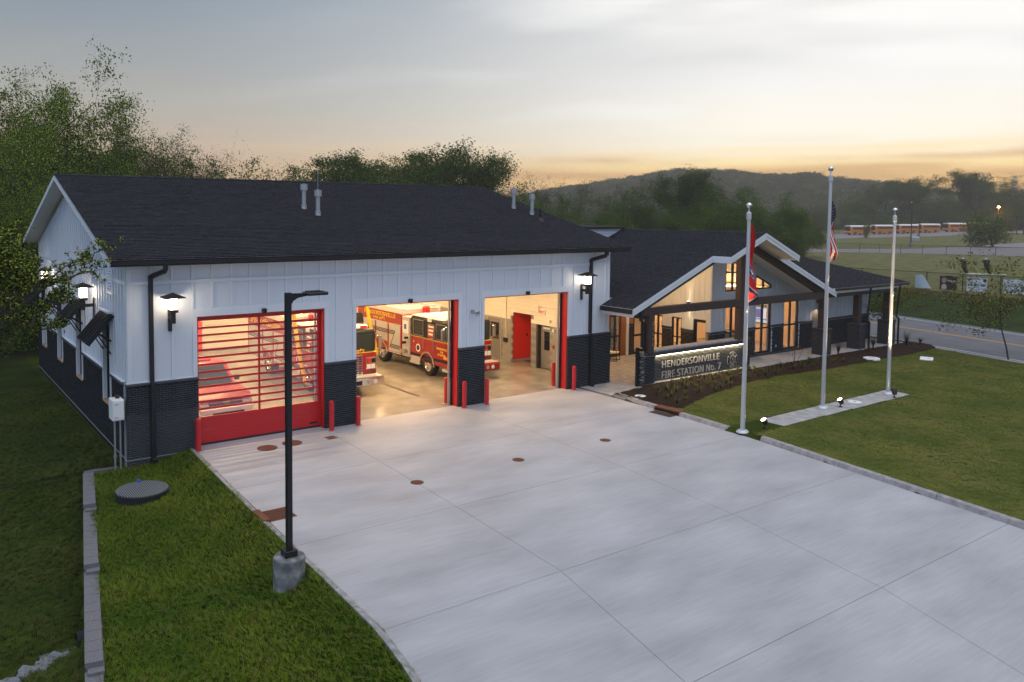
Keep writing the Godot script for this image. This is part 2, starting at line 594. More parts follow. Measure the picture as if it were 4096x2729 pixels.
func sheet(xs: PackedFloat32Array, zs: PackedFloat32Array, f: Callable, tint: Callable) -> ArrayMesh:
	var v := PackedVector3Array()
	var n := PackedVector3Array()
	var c := PackedColorArray()
	var ix := PackedInt32Array()
	for z in zs:
		for x in xs:
			var y: float = f.call(x, z)
			v.append(Vector3(x, y, z))
			var e := 0.3
			n.append(Vector3(f.call(x - e, z) - f.call(x + e, z), 2 * e, f.call(x, z - e) - f.call(x, z + e)).normalized())
			c.append(tint.call(x, z))
	var w := xs.size()
	for j in zs.size() - 1:
		for i in w - 1:
			var a := j * w + i
			for k in [a, a + 1, a + w, a + 1, a + w + 1, a + w]:
				ix.append(k)
	var m := ArrayMesh.new()
	var arr := []
	arr.resize(Mesh.ARRAY_MAX)
	arr[Mesh.ARRAY_VERTEX] = v
	arr[Mesh.ARRAY_NORMAL] = n
	arr[Mesh.ARRAY_COLOR] = c
	arr[Mesh.ARRAY_INDEX] = ix
	m.add_surface_from_arrays(Mesh.PRIMITIVE_TRIANGLES, arr)
	return m

func flat_poly(pts: Array, y: float, thick: float) -> G:
	var g := G.new()
	var p := PackedVector2Array()
	for q in pts:
		p.append(Vector2(q[0], -q[1]))
	g.prism(Transform3D(Basis(Vector3.RIGHT, Vector3.FORWARD, Vector3.UP), Vector3(0, y - thick, 0)), p, thick)
	return g

func kerb(parent: Node, f: Callable, z0: float, z1: float, side: float, hgt: float, width := 0.2) -> void:
	# side +1: the raised part lies towards +x of the line
	var z := z0
	while z < z1 - 0.05:
		var ze := minf(z + 3.05, z1)
		var g := G.new()
		var prof := [Vector2(0, -0.12), Vector2(0.0, 0.0), Vector2(0.05, hgt * 0.85), Vector2(0.08, hgt), Vector2(width, hgt + 0.01), Vector2(width, -0.12)]
		var steps := 4
		var rows := []
		for k in steps + 1:
			var zz := lerpf(z + 0.008, ze - 0.008, float(k) / steps)
			var row := []
			for p in prof:
				row.append(Vector3(f.call(zz) + side * p.x, p.y, zz))
			rows.append(row)
		for k in steps:
			for i in prof.size() - 1:
				if side > 0:
					g.quad(rows[k][i], rows[k + 1][i], rows[k + 1][i + 1], rows[k][i + 1])
				else:
					g.quad(rows[k + 1][i], rows[k][i], rows[k][i + 1], rows[k + 1][i + 1])
		for e in [0, steps]:
			for i in range(1, prof.size() - 1):
				if (e == 0) == (side > 0):
					g.tri(rows[e][0], rows[e][i], rows[e][i + 1])
				else:
					g.tri(rows[e][0], rows[e][i + 1], rows[e][i])
		part("kerb_stone", g, M.kerb_concrete, parent)
		z = ze

func scatter(called: String, label: String, n: int, pick: Callable, blade: ArrayMesh, h0: float, h1: float, cols: Array, spread := 1.0) -> void:
	var mm := MultiMesh.new()
	mm.transform_format = MultiMesh.TRANSFORM_3D
	mm.use_colors = true
	mm.mesh = blade
	mm.instance_count = n
	var patch := FastNoiseLite.new()
	patch.seed = 77
	patch.frequency = 0.35
	for i in n:
		var p: Vector3 = pick.call()
		var q := patch.get_noise_2d(p.x, p.z)
		var h := rf(h0, h1) * (1.0 + 0.5 * q)
		var b := Basis(UP, rf(0, TAU)) * Basis(Vector3.RIGHT, rf(-0.25, 0.25))
		mm.set_instance_transform(i, Transform3D(b.scaled(Vector3(spread, h, spread)), p))
		var k: Color = cols[0]
		k = k.lerp(cols[1], clampf(0.5 + q * 0.9 + rf(-0.25, 0.25), 0, 1))
		if cols.size() > 2 and rng.randf() < 0.10 + 0.25 * maxf(q, 0):
			k = k.lerp(cols[2], rf(0.3, 0.9))
		mm.set_instance_color(i, k * rf(0.8, 1.2))
	var o := MultiMeshInstance3D.new()
	o.name = called
	o.multimesh = mm
	o.material_override = M.grass
	add_child(o, true)
	tag(o, label, "grass")
	o.set_meta("kind", "stuff")

func tuft(blades: int, reach: float, wid: float) -> ArrayMesh:
	var g := G.new()
	for i in blades:
		var a := rf(0, TAU)
		var root := Vector3(rf(-1, 1), 0, rf(-1, 1)) * reach * 0.8
		var out := Vector3(cos(a), 0, sin(a))
		var side := Vector3(-out.z, 0, out.x) * wid * 0.5
		var hh := rf(0.6, 1.0)
		var mid := root + out * reach * rf(0.1, 0.5) + Vector3(0, hh * 0.6, 0)
		var tip := root + out * reach * rf(0.5, 1.6) + Vector3(0, hh, 0)
		g.quad(root - side, root + side, mid + side * 0.8, mid - side * 0.8)
		g.tri(mid - side * 0.8, mid + side * 0.8, tip)
	# light blades from above: turn their normals up
	for i in g.n.size():
		g.n[i] = (g.n[i] * 0.35 + UP).normalized()
	return g.mesh()

func ground() -> void:
	var xs := ramp([[-420, -60, 40], [-60, -14, 5], [-14, -5, 1], [-5, 2.5, 0.25], [2.5, 17, 2.0], [17, 20, 0.5], [20, 42, 2], [42, 74, 1.0], [74, 130, 5], [130, 420, 12], [420, 1300, 40]])
	var zs := ramp([[-1000, -420, 40], [-420, -160, 15], [-160, -60, 6], [-60, -24, 2.5], [-24, -1, 1.0], [-1, 12, 0.25], [12, 30, 1.0], [30, 120, 15]])
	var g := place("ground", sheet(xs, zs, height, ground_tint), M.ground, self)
	g.set_meta("kind", "structure")
	# concrete apron of separate slabs
	var apron := Node3D.new()
	apron.name = "apron"
	add_child(apron, true)
	apron.set_meta("kind", "structure")
	part("sub_base", flat_poly([[2.2, -0.35], [19.0, -0.35], [18.0, 12.0], [15.6, 24.0], [14.0, 30.0], [-8.0, 30.0], [-2.0, 21.0], [1.3, 15.0], [1.7, 10.0]], -0.035, 0.1), M.rubber, apron)
	var zz := [-0.33, 4.3, 8.75, 13.12, 17.4, 21.8, 26.0, 30.0]
	var tt := [0.0, 0.27, 0.635, 1.0]
	for j in zz.size() - 1:
		for i in 3:
			var q := []
			for e in [[i, j], [i + 1, j], [i + 1, j + 1], [i, j + 1]]:
				var z: float = zz[e[1]]
				var lim := 18.8 if z < 0 else xr(z)
				var a := xl(z) + 0.0
				q.append([lerpf(a, lim, tt[e[0]]), z])
			q[0][0] += 0.006; q[3][0] += 0.006; q[1][0] -= 0.006; q[2][0] -= 0.006
			for k in [0, 1]:
				q[k][1] += 0.006
			for k in [2, 3]:
				q[k][1] -= 0.006
			part("slab", flat_poly(q, 0.0, 0.14), M.concrete, apron)
	var kl := Node3D.new()
	kl.name = "grass_side_kerb"
	add_child(kl, true)
	kl.set_meta("kind", "structure")
	kerb(kl, xl, -0.05, 26.0, -1.0, 0.05, 0.17)
	var kr := Node3D.new()
	kr.name = "lawn_side_kerb"
	add_child(kr, true)
	kr.set_meta("kind", "structure")
	kerb(kr, xr, 1.95, 4.55, 1.0, 0.13, 0.2)
	kerb(kr, xr, 5.75, 8.05, 1.0, 0.13, 0.2)
	kerb(kr, xr, 9.45, 29.0, 1.0, 0.13, 0.2)
	# flagpole pad
	var pad := Node3D.new()
	pad.name = "flagpole_path"
	add_child(pad, true)
	pad.set_meta("kind", "structure")
	var px := [18.45, 20.3, 23.0, 24.9, 27.4, 29.45]
	for i in px.size() - 1:
		var wide := 1.25 if i == 0 else 1.0
		part("slab", flat_poly([[px[i] + 0.006, 8.03], [px[i + 1] - 0.006, 8.0], [px[i + 1] - 0.006, 8.0 + wide], [px[i] + 0.006, 8.05 + wide + (0.12 if i == 0 else 0.0)]], 0.118 if i else 0.06, 0.15), M.concrete_walk, pad)
	# walks round the house
	var walk := Node3D.new()
	walk.name = "entrance_walk"
	add_child(walk, true)
	walk.set_meta("kind", "structure")
	for q in [[18.95, 0.0, 20.9, 1.9], [20.9, -4.5, 24.4, -1.5], [24.4, -4.5, 27.9, -1.5], [20.9, -1.49, 24.4, 1.15], [24.4, -1.49, 27.9, 1.15], [20.9, 1.16, 21.3, 1.75], [28.05, -0.1, 32.0, 1.9], [32.0, -0.1, 36.0, 1.9], [36.0, -0.1, 40.0, 1.9], [40.0, -0.1, 43.6, 1.9]]:
		part("slab", flat_poly([[q[0] + 0.005, q[1]], [q[2] - 0.005, q[1]], [q[2] - 0.005, q[3]], [q[0] + 0.005, q[3]]], 0.02 if q[0] < 28.0 else 0.125, 0.13), M.concrete_walk, walk)
	# road with markings
	var rp := func(u0: float, u1: float, z0: float, z1: float) -> Array:
		return [[u0 - 0.255 * z0, z0], [u1 - 0.255 * z0, z0], [u1 - 0.255 * z1, z1], [u0 - 0.255 * z1, z1]]
	structure("road", flat_poly(rp.call(44.5, 56.2, -260.0, 90.0), 0.0, 0.1), M.asphalt)
	mat("road_yellow", 0.55, 0.27, 0.05, 0.8)
	mat("road_white", 0.55, 0.55, 0.55, 0.8)
	for u in [50.45, 50.75]:
		structure("yellow_line", flat_poly(rp.call(u, u + 0.12, -260.0, 90.0), 0.006, 0.004), M.road_yellow)
	structure("white_line", flat_poly(rp.call(55.1, 55.22, -260.0, 90.0), 0.006, 0.004), M.road_white)
	structure("white_line", flat_poly(rp.call(45.3, 45.42, -260.0, 90.0), 0.006, 0.004), M.road_white)
	structure("road_kerb", flat_poly(rp.call(44.15, 44.5, -60.0, 60.0), 0.1, 0.2), M.kerb_concrete)
	# mulch bed
	var bed := PackedVector2Array()
	for q in [[18.95, 2.05], [18.87, 4.2], [19.3, 5.3], [20.9, 4.75], [22.55, 4.31], [25.7, 3.77], [28.66, 3.59], [31.6, 4.0], [35.8, 3.95], [39.6, 4.08], [43.2, 3.82], [44.1, 3.1], [44.2, -2.0], [43.65, -2.0], [43.65, 1.92], [28.7, 1.92], [28.8, 1.52], [21.4, 1.52], [21.2, 1.78], [20.2, 1.95]]:
		bed.append(Vector2(q[0], q[1]))
	var g2 := G.new()
	var bump := FastNoiseLite.new()
	bump.frequency = 3.0
	var fy := func(x: float, z: float) -> float: return 0.135 + 0.035 * bump.get_noise_2d(x, z) + 0.02 * bump.get_noise_2d(x * 4, z * 4)
	var st := 0.13
	for i in int(26.0 / st):
		for j in int(8.0 / st):
			var x := 18.8 + i * st
			var z := -2.0 + j * st
			if Geometry2D.is_point_in_polygon(Vector2(x + st / 2, z + st / 2), bed):
				g2.quad(Vector3(x, fy.call(x, z + st), z + st), Vector3(x + st, fy.call(x + st, z + st), z + st), Vector3(x + st, fy.call(x + st, z), z), Vector3(x, fy.call(x, z), z))
	var mb := part("mulch_bed", g2, M.mulch, self)
	mb.set_meta("kind", "structure")
	# far drives and parking
	var drive := mat("drive_asphalt", 0.19, 0.165, 0.17, 0.9)
	drive.roughness = 0.85
	var fy2 := func(x: float) -> float: return 1.04 + maxf(0.0, minf(x - 226.0, 110.0) * 0.02)
	var strip := func(called: String, l: Array, r: Array) -> void:
		var gg := G.new()
		for i in l.size() - 1:
			var a := Vector3(l[i][0], fy2.call(l[i][0]), l[i][1])
			var b := Vector3(l[i + 1][0], fy2.call(l[i + 1][0]), l[i + 1][1])
			var d := Vector3(r[i + 1][0], fy2.call(r[i + 1][0]), r[i + 1][1])
			var e := Vector3(r[i][0], fy2.call(r[i][0]), r[i][1])
			gg.quad(e, d, b, a)
		structure(called, gg, M.drive_asphalt)
	strip.call("field_drive", [[120.0, -84.0], [147.0, -60.0], [160.0, -54.0], [185.0, -54.0], [230.0, -58.5], [300.0, -66.0]], [[108.0, -72.0], [135.0, -51.5], [141.0, -43.0], [146.0, -36.0], [149.0, -25.0], [160.0, -12.0]])
	strip.call("bus_lot", [[190.0, -118.0], [226.0, -118.0], [262.0, -118.0], [300.0, -116.0], [336.0, -112.0], [380.0, -106.0]], [[196.0, -96.0], [226.0, -100.0], [250.0, -90.0], [282.0, -88.0], [300.0, -74.0], [330.0, -60.0]])
	structure("side_drive", flat_poly([[-1.0, -29.0], [6.0, -27.0], [6.0, -39.0], [-3.0, -52.0], [-6.0, -52.0]], -0.50, 0.3), M.concrete_walk)
	# grass
	var long_tuft := tuft(7, 0.05, 0.008)
	var kerb_tuft := tuft(8, 0.06, 0.009)
	var up := func() -> Vector3:
		var z := rf(-0.2, 15.5)
		var x := rf(wallx(z) + 0.27, xl(z) - 0.16)
		if Vector2(x + 0.16, z - 2.42).length() < 0.74 or Vector2(x - 1.0, z - 9.98).length() < 0.34:
			z += 1.6
		return Vector3(x, height(x, z) - 0.01, z)
	scatter("long_grass", "long green grass on the slope beside the concrete apron", 60000, up, long_tuft, 0.07, 0.17, [Color(0.055, 0.115, 0.007), Color(0.135, 0.19, 0.013), Color(0.21, 0.16, 0.06)])
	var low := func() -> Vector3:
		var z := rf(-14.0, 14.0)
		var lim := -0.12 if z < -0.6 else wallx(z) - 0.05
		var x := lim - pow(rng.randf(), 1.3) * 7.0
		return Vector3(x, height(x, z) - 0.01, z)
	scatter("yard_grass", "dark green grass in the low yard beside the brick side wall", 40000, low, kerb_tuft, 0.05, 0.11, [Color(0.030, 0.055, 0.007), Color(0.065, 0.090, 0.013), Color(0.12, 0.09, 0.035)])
	var lawn_tuft := tuft(9, 0.10, 0.016)
	var lawn := func() -> Vector3:
		while true:
			var z := rf(2.4, 22.0)
			var x := xr(z) + 0.22 + (43.7 - 0.255 * z - xr(z)) * pow(rng.randf(), 1.25)
			if Geometry2D.is_point_in_polygon(Vector2(x, z), bed):
				continue
			if z > 7.95 and z < 9.2 and x < 29.5 and not (z > 9.12 and x > 20.3):
				continue
			return Vector3(x, 0.09, z)
		return Vector3.ZERO
	scatter("lawn_grass", "mown green lawn round the flagpoles", 80000, lawn, lawn_tuft, 0.03, 0.055, [Color(0.085, 0.125, 0.016), Color(0.20, 0.205, 0.042), Color(0.22, 0.18, 0.07)])

# ---------------------------------------------------------------- masonry, boards, shingles
var brick_budget := 300
var piece_cache := {}

func piece_box(s: Vector3) -> BoxMesh:
	var k := "%.2f_%.3f_%.3f" % [s.x, s.y, s.z]
	if not piece_cache.has(k):
		var b := BoxMesh.new()
		b.size = Vector3(snappedf(s.x, 0.01), s.y, s.z)
		piece_cache[k] = b
	return piece_cache[k]

# bricks in running bond on the plane of x (x right, y up, z out); each its own piece while the budget lasts, the others joined
func lay(called: String, parent: Node, x: Transform3D, w: float, h: float, len_: float, course: float, gap: float, deep: float, mats: Array, tones: Array, skip := [], y0 := 0.0, single := true) -> void:
	var rest := G.new()
	var many := 0
	var k := 0
	while y0 + (k + 1) * course <= h + 0.004:
		var u := -len_ * (0.5 if k % 2 else 0.0)
		while u < w - 0.02:
			var a := maxf(u, 0.0) + (gap / 2 if u > 0.0 else 0.0)
			var b := minf(u + len_, w) - (gap / 2 if u + len_ < w else 0.0)
			u += len_
			if b - a < 0.025:
				continue
			var cy := y0 + (k + 0.5) * course
			var bad := false
			for r in skip:
				if (a + b) / 2 > r[0] and (a + b) / 2 < r[1] and cy > r[2] and cy < r[3]:
					bad = true
			if bad:
				continue
			var t := rng.randi() % mats.size()
			var out := rf(-0.003, 0.002)
			if single and brick_budget > 0:
				brick_budget -= 1
				place(called, piece_box(Vector3(b - a, course - gap, deep)), mats[t], parent, x * Transform3D(Basis(), Vector3((a + b) / 2, cy, out - deep / 2)))
			else:
				many += 1
				rest.xbox(x * Transform3D(Basis(), Vector3((a + b) / 2, cy, out - deep / 2)), Vector3(b - a, course - gap, deep), tones[t % tones.size()])
		k += 1
	if many:
		part(called + "work", rest, M.brick_mix, parent, true)

func brick_mats() -> Array:
	return [M.brick_a, M.brick_b, M.brick_c, M.brick_d, M.brick_a]

var tones := [Color(0.019, 0.021, 0.027), Color(0.026, 0.028, 0.035), Color(0.014, 0.016, 0.021), Color(0.028, 0.029, 0.036), Color(0.019, 0.021, 0.027)]
var brown_tones := [Color(0.035, 0.029, 0.028), Color(0.045, 0.037, 0.034), Color(0.028, 0.024, 0.024), Color(0.04, 0.031, 0.028)]

func frame_z() -> Basis:   # x along +x, faces +z
	return Basis()
func frame_left() -> Basis:   # faces -x, runs along +z
	return Basis(Vector3(0, 0, 1), UP, Vector3(-1, 0, 0))
func frame_right() -> Basis:   # faces +x, runs along -z
	return Basis(Vector3(0, 0, -1), UP, Vector3(1, 0, 0))

func brick_panel(parent: Node, called: String, x: Transform3D, w: float, h: float, thick: float, cap := true, single := true, tn := [], y0 := 0.0) -> MeshInstance3D:
	var g := G.new()
	g.xbox(x * Transform3D(Basis(), Vector3(w / 2, (h + y0) / 2, -thick / 2 - 0.009)), Vector3(w - 0.012, h - y0, thick - 0.018))
	var core := part(called, g, M.mortar, parent)
	lay("brick", core, x, w, h - (0.1 if cap else 0.0), 0.2032, 0.0677, 0.014, 0.09, brick_mats(), tones if tn.is_empty() else tn, [], y0, single)
	if cap:
		var gc := G.new()
		gc.cbox(x * Transform3D(Basis(), Vector3(w / 2, h - 0.05, -0.06 + 0.03)), Vector3(w + 0.05, 0.1, 0.18), 0.03)
		part("sloped_cap", gc, M.brick_cap, core)
	return core

func shingles(parent: Node, a: Vector3, b: Vector3, c: Vector3, d: Vector3, step := 0.143, tab := 0.31, called := "shingles") -> MeshInstance3D:
	# a-b eave, d-c ridge
	var g := G.new()
	var nrm := (b - a).cross(d - a).normalized()
	var slope := ((d + c) / 2 - (a + b) / 2).length()
	var rows := int(slope / step)
	for k in rows:
		var t0 := float(k) / rows
		var t1 := minf(float(k + 1.25) / rows, 1.0)
		var l0 := a.lerp(d, t0)
		var r0 := b.lerp(c, t0)
		var l1 := a.lerp(d, t1)
		var r1 := b.lerp(c, t1)
		var w := (r0 - l0).length()
		var s := -rf(0, tab)
		var shade := rf(0.88, 1.12)
		while s < w:
			var e := s + tab * rf(0.6, 1.35)
			var f0 := clampf(s / w, 0, 1)
			var f1 := clampf((e - 0.006) / w, 0, 1)
			s = e
			if f1 - f0 < 0.0005:
				continue
			var lift := nrm * rf(0.014, 0.022)
			var p0 := l0.lerp(r0, f0) + lift
			var p1 := l0.lerp(r0, f1) + lift
			var p2 := l1.lerp(r1, f1) + nrm * 0.002
			var p3 := l1.lerp(r1, f0) + nrm * 0.002
			var v := rf(0.86, 1.14) * shade
			var col := Color(0.027 * v, 0.027 * v, 0.034 * v)
			g.quad(p0, p1, p2, p3, col)
			g.quad(p0 - nrm * 0.03, p1 - nrm * 0.03, p1, p0, col * 0.35)
	return part(called, g, M.shingle, parent, true)

func battens(parent: Node, list: Array, m: Material) -> void:
	# each: [center, size]
	for q in list:
		place("batten", piece_box(q[1]), m, parent, Transform3D(Basis(), q[0]))

func slats(parent: Node, called: String, m: Material, x: Transform3D, n: int, step: Vector3, size: Vector3) -> void:
	for i in n:
		place(called, piece_box(size), m, parent, x * Transform3D(Basis(), step * i))

# a window in the plane of x (x right, y up, z out), lower left corner at the origin; cols x rows of panes
func window(parent: Node, x: Transform3D, w: float, h: float, cols: Array, rows: Array, m: Material, gm: Material, fw := 0.06) -> Node3D:
	var g := G.new()
	for q in [[0.0, 0.0, w, fw], [0.0, h - fw, w, h], [0.0, fw, fw, h - fw], [w - fw, fw, w, h - fw]]:
		g.cbox(x * Transform3D(Basis(), Vector3((q[0] + q[2]) / 2, (q[1] + q[3]) / 2, -0.02)), Vector3(q[2] - q[0], q[3] - q[1], 0.11), 0.008)
	for u in cols:
		g.cbox(x * Transform3D(Basis(), Vector3(u, h / 2, -0.024)), Vector3(fw * 1.5, h - 2 * fw, 0.09), 0.008)
	for v in rows:
		g.cbox(x * Transform3D(Basis(), Vector3(w / 2, v, -0.028)), Vector3(w - 2 * fw, fw, 0.07), 0.008)
	var o := part("window", g, m, parent)
	var us := [0.0] + cols + [w]
	var vs := [0.0] + rows + [h]
	for i in us.size() - 1:
		for j in vs.size() - 1:
			var gp := G.new()
			gp.xbox(x * Transform3D(Basis(), Vector3((us[i] + us[i + 1]) / 2, (vs[j] + vs[j + 1]) / 2, -0.03)), Vector3(us[i + 1] - us[i] - fw, vs[j + 1] - vs[j] - fw, 0.006))
			part("pane", gp, gm, o)
	return o

# ---------------------------------------------------------------- apparatus bays
const DOORS := [[2.184, 6.654], [7.894, 12.418], [13.675, 18.203]]
const W1 := 20.785
const D1 := 18.2

func bay_building() -> void:
	var b := thing("bay_building", "white board-and-batten fire engine hall with dark brick base and three wide bays", "building")
	var piers := [[0.0, DOORS[0][0]], [DOORS[0][1], DOORS[1][0]], [DOORS[1][1], DOORS[2][0]], [DOORS[2][1], W1]]
	# front brick piers
	for p in piers:
		brick_panel(b, "brick_pier", X(Vector3(p[0], -0.4 if p[0] == 0.0 else 0.0, 0)), p[1] - p[0], 2.34 + (0.4 if p[0] == 0.0 else 0.0), 0.4)
	bpart("weep_flashing", M.alum, b, 0.0, -0.03, 0.0, DOORS[0][0] - 0.02, -0.015, 0.012)
	# jamb ends of the piers that face the left
	for i in 3:
		var g := G.new()
		var xf := Transform3D(frame_left(), Vector3(DOORS[i][1] - 0.001, 0, -0.12))
		lay("jamb_brick", b, xf, 0.12, 2.24, 0.2032, 0.0677, 0.014, 0.05, brick_mats(), tones, [], 0.0, false)
	# front siding
	var sid := Node3D.new()
	sid.name = "front_siding"
	b.add_child(sid, true)
	var g := G.new()
	var zf := -0.077
	for p in piers:
		g.box(maxf(p[0], 0.077), 2.34, -0.4, minf(p[1], W1 - 0.077), 4.27, zf)
	g.box(0.077, 4.27, -0.4, W1 - 0.077, 6.12, zf)
	part("sheathing", g, M.siding, sid)
	var bl := []
	var k := 0
	while true:
		var x := 0.143 + 0.635 * k
		k += 1
		if x > W1 - 0.2:
			break
		bl.append([Vector3(x, 5.74, zf + 0.018), Vector3(0.07, 0.52, 0.036)])
		var lo := 2.40
		for dd in DOORS:
			if x > dd[0] - 0.16 and x < dd[1] + 0.16:
				lo = 4.54
		bl.append([Vector3(x, (lo + 5.36) / 2, zf + 0.018), Vector3(0.07, 5.36 - lo, 0.036)])
	battens(sid, bl, M.trim)
	bpart("belt_board", M.trim, sid, 0.08, 5.362, zf, W1 - 0.08, 5.478, zf + 0.045, 0.006)
	bpart("frieze_board", M.trim, sid, 0.08, 6.0, zf, W1 - 0.08, 6.115, zf + 0.045, 0.006)
	for x in [0.06, W1 - 0.19]:
		bpart("corner_board", M.trim, sid, x, 2.345, zf - 0.05, x + 0.13, 5.99, zf + 0.034, 0.006)
	for dd in DOORS:
		bpart("door_head_board", M.trim, sid, dd[0] - 0.16, 4.27, zf, dd[1] + 0.16, 4.53, zf + 0.05, 0.008)
		for e in [[dd[0] - 0.14, dd[0] + 0.0], [dd[1] - 0.0, dd[1] + 0.14]]:
			bpart("door_side_board", M.trim, sid, e[0], 2.345, zf, e[1], 4.268, zf + 0.043, 0.006)
	for p in piers:
		bpart("drip_edge", M.trim, sid, p[0] + 0.01, 2.335, zf, p[1] - 0.01, 2.365, zf + 0.045, 0.005)
	# jambs, tracks and the closed door
	for i in 3:
		var dd: Array = DOORS[i]
		bpart("red_jamb", M.red, b, dd[1] - 0.035, 0.0, -0.40, dd[1] - 0.004, 4.27, -0.085, 0.004)
		bpart("red_jamb", M.red, b, dd[0] + 0.004, 0.0, -0.40, dd[0] + 0.035, 4.27, -0.085, 0.004)
		bpart("red_head", M.red, b, dd[0] + 0.036, 4.235, -0.40, dd[1] - 0.036, 4.266, -0.085, 0.004)
		bpart("door_seal", M.black, b, dd[1] - 0.12, 0.0, -0.45, dd[1] - 0.02, 4.26, -0.402, 0.004)
		for sx in [dd[0] + 0.03, dd[1] - 0.19]:
			bpart("door_track", M.galv, b, sx, 0.0, -0.54, sx + 0.06, 4.3, -0.455, 0.004)
	overhead_door(b)
	# side wall: brick with four window openings
	var wins := [-2.65, -7.45, -11.8, -16.15]
	var hw := 0.56
	var zc := -D1
	var edges := []
	for i in range(3, -1, -1):
		edges.append([zc, wins[i] - hw])
		zc = wins[i] + hw
	edges.append([zc, -0.405])
	for e in edges:
		brick_panel(b, "side_brick", Transform3D(frame_left(), Vector3(0, 0, e[0])), e[1] - e[0], 2.34, 0.4, true, false)
	for w in wins:
		brick_panel(b, "side_brick", Transform3D(frame_left(), Vector3(0, 0, w - hw)), 2 * hw, 1.26, 0.4, false, false)
	bpart("side_foundation", M.black, b, 0.004, -1.1, -D1, 0.4, 0.0, -0.41)
	bpart("weep_flashing", M.alum, b, -0.012, -0.03, -D1, 0.003, -0.018, -0.02)
	var ss := Node3D.new()
	ss.name = "side_siding"
	b.add_child(ss, true)
	g = G.new()
	var xs := 0.077
	for e in edges:
		g.box(xs, 2.34, e[0], 0.4, 4.15, e[1])
	g.box(xs, 4.15, -D1 + 0.01, 0.4, 6.12, -0.405)
	# gable
	var pk := Vector2(8.942, 8.86)
	g.prism(Transform3D(frame_left(), Vector3(0.4, 0, 0)), PackedVector2Array([Vector2(-D1 + 0.01, 6.12), Vector2(-0.405, 6.12), Vector2(-8.942, 8.72)]), 0.4 - xs)
	part("sheathing", g, M.siding, ss)
	bl = []
	k = 0
	while true:
		var z := -0.3 - 0.407 * k
		k += 1
		if z < -D1 + 0.1:
			break
		var top := 6.0 + 2.72 * (1.0 - absf(z + 8.942) / 9.5) - 0.12
		bl.append([Vector3(xs - 0.018, (5.48 + top) / 2, z), Vector3(0.036, top - 5.48, 0.06)])
		var lo := 2.40
		for w in wins:
			if absf(z - w) < hw + 0.14:
				lo = 4.29
		bl.append([Vector3(xs - 0.018, (lo + 5.36) / 2, z), Vector3(0.036, 5.36 - lo, 0.06)])
	battens(ss, bl, M.trim)
	bpart("belt_board", M.trim, ss, xs - 0.03, 5.362, -D1 + 0.1, xs, 5.478, -0.12, 0.006)
	bpart("corner_board", M.trim, ss, xs - 0.034, 2.345, -0.24, xs, 5.99, -0.09, 0.006)
	for w in wins:
		for s in [-1, 1]:
			bpart("window_casing", M.trim, ss, -0.035, 1.30, w + s * hw - 0.055, xs + 0.02, 4.15, w + s * hw + 0.055, 0.006)
		bpart("window_head", M.trim, ss, -0.02, 4.15, w - hw - 0.12, xs, 4.29, w + hw + 0.12, 0.006)
		var wn := window(b, Transform3D(frame_left(), Vector3(0.13, 1.30, w - hw + 0.056)), 2 * hw - 0.112, 2.84, [0.504], [1.4], M.black, M.dark_glass)
		bpart("stone_sill", M.sill, wn, -0.05, 1.235, w - hw - 0.02, 0.12, 1.295, w + hw + 0.02, 0.01)
		awning(b, w + 0.1)
	for q in edges:
		bpart("drip_edge", M.trim, ss, -0.03, 2.335, q[0] + 0.06, xs, 2.365, q[1] - 0.06, 0.005)
	# louvred vent high on the side wall
	var vg := G.new()
	for q in [[4.93, 5.0, -2.60, -1.80], [5.68, 5.75, -2.60, -1.80], [5.0, 5.68, -2.60, -2.53], [5.0, 5.68, -1.87, -1.80]]:
		vg.box(xs - 0.05, q[0], q[2], xs, q[1], q[3])
	var lv := part("louvre_vent", vg, M.trim, b)
	for i in 7:
		place("louvre", piece_box(Vector3(0.09, 0.012, 0.66)), M.trim, lv, X(Vector3(xs - 0.03, 5.05 + 0.097 * i, -2.2), 0, 0, 0.7))
	# right end and back
	g = G.new()
	g.box(W1 - 0.22, 0.0, -D1, W1 - 0.077, 6.12, -6.40)
	g.box(W1 - 0.22, 2.72, -6.40, W1 - 0.077, 6.12, -4.79)
	g.box(W1 - 0.22, 0.0, -4.79, W1 - 0.077, 6.12, -0.405)
	g.box(0.41, 0.0, -D1, W1 - 0.23, 6.12, -D1 + 0.3)
	g.prism(Transform3D(frame_left(), Vector3(W1 - 0.55, 0, 0)), PackedVector2Array([Vector2(-D1 + 0.05, 6.121), Vector2(-0.45, 6.121), Vector2(-8.942, 8.62)]), 0.1)
	part("rear_and_end_siding", g, M.siding, b)
	roof_one(b)
	interior(b)
	# downspouts
	for q in [[0.70, 0.83, -0.12, 0.10], [19.45, 19.58, 0.02, 0.16]]:
		var gd := G.new()
		var x0: float = q[0]
		var dx := 0.13 if x0 < 5.0 else 0.14
		var off := 0.30 if x0 < 5.0 else 0.36
		gd.bb(x0 + off, 5.83, 0.5, x0 + off + dx, 6.05, 0.63, 0.012)
		var a := Vector3(x0 + off + dx / 2, 5.83, 0.56)
		var e := Vector3(x0 + dx / 2, 5.62, 0.0)
		gd.tube(a, e, 0.085, 0.085, 4)
		gd.bb(x0, 2.36, -0.075, x0 + dx, 5.66, 0.04, 0.012)
		gd.bb(x0 - 0.004, q[2], 0.004, x0 + dx + 0.004, 2.36, 0.13, 0.012)
		gd.bb(x0 - 0.012, q[2] - 0.02, 0.0, x0 + dx + 0.012, q[2] + 0.1, 0.25, 0.012)
		part("downspout", gd, M.black, b)

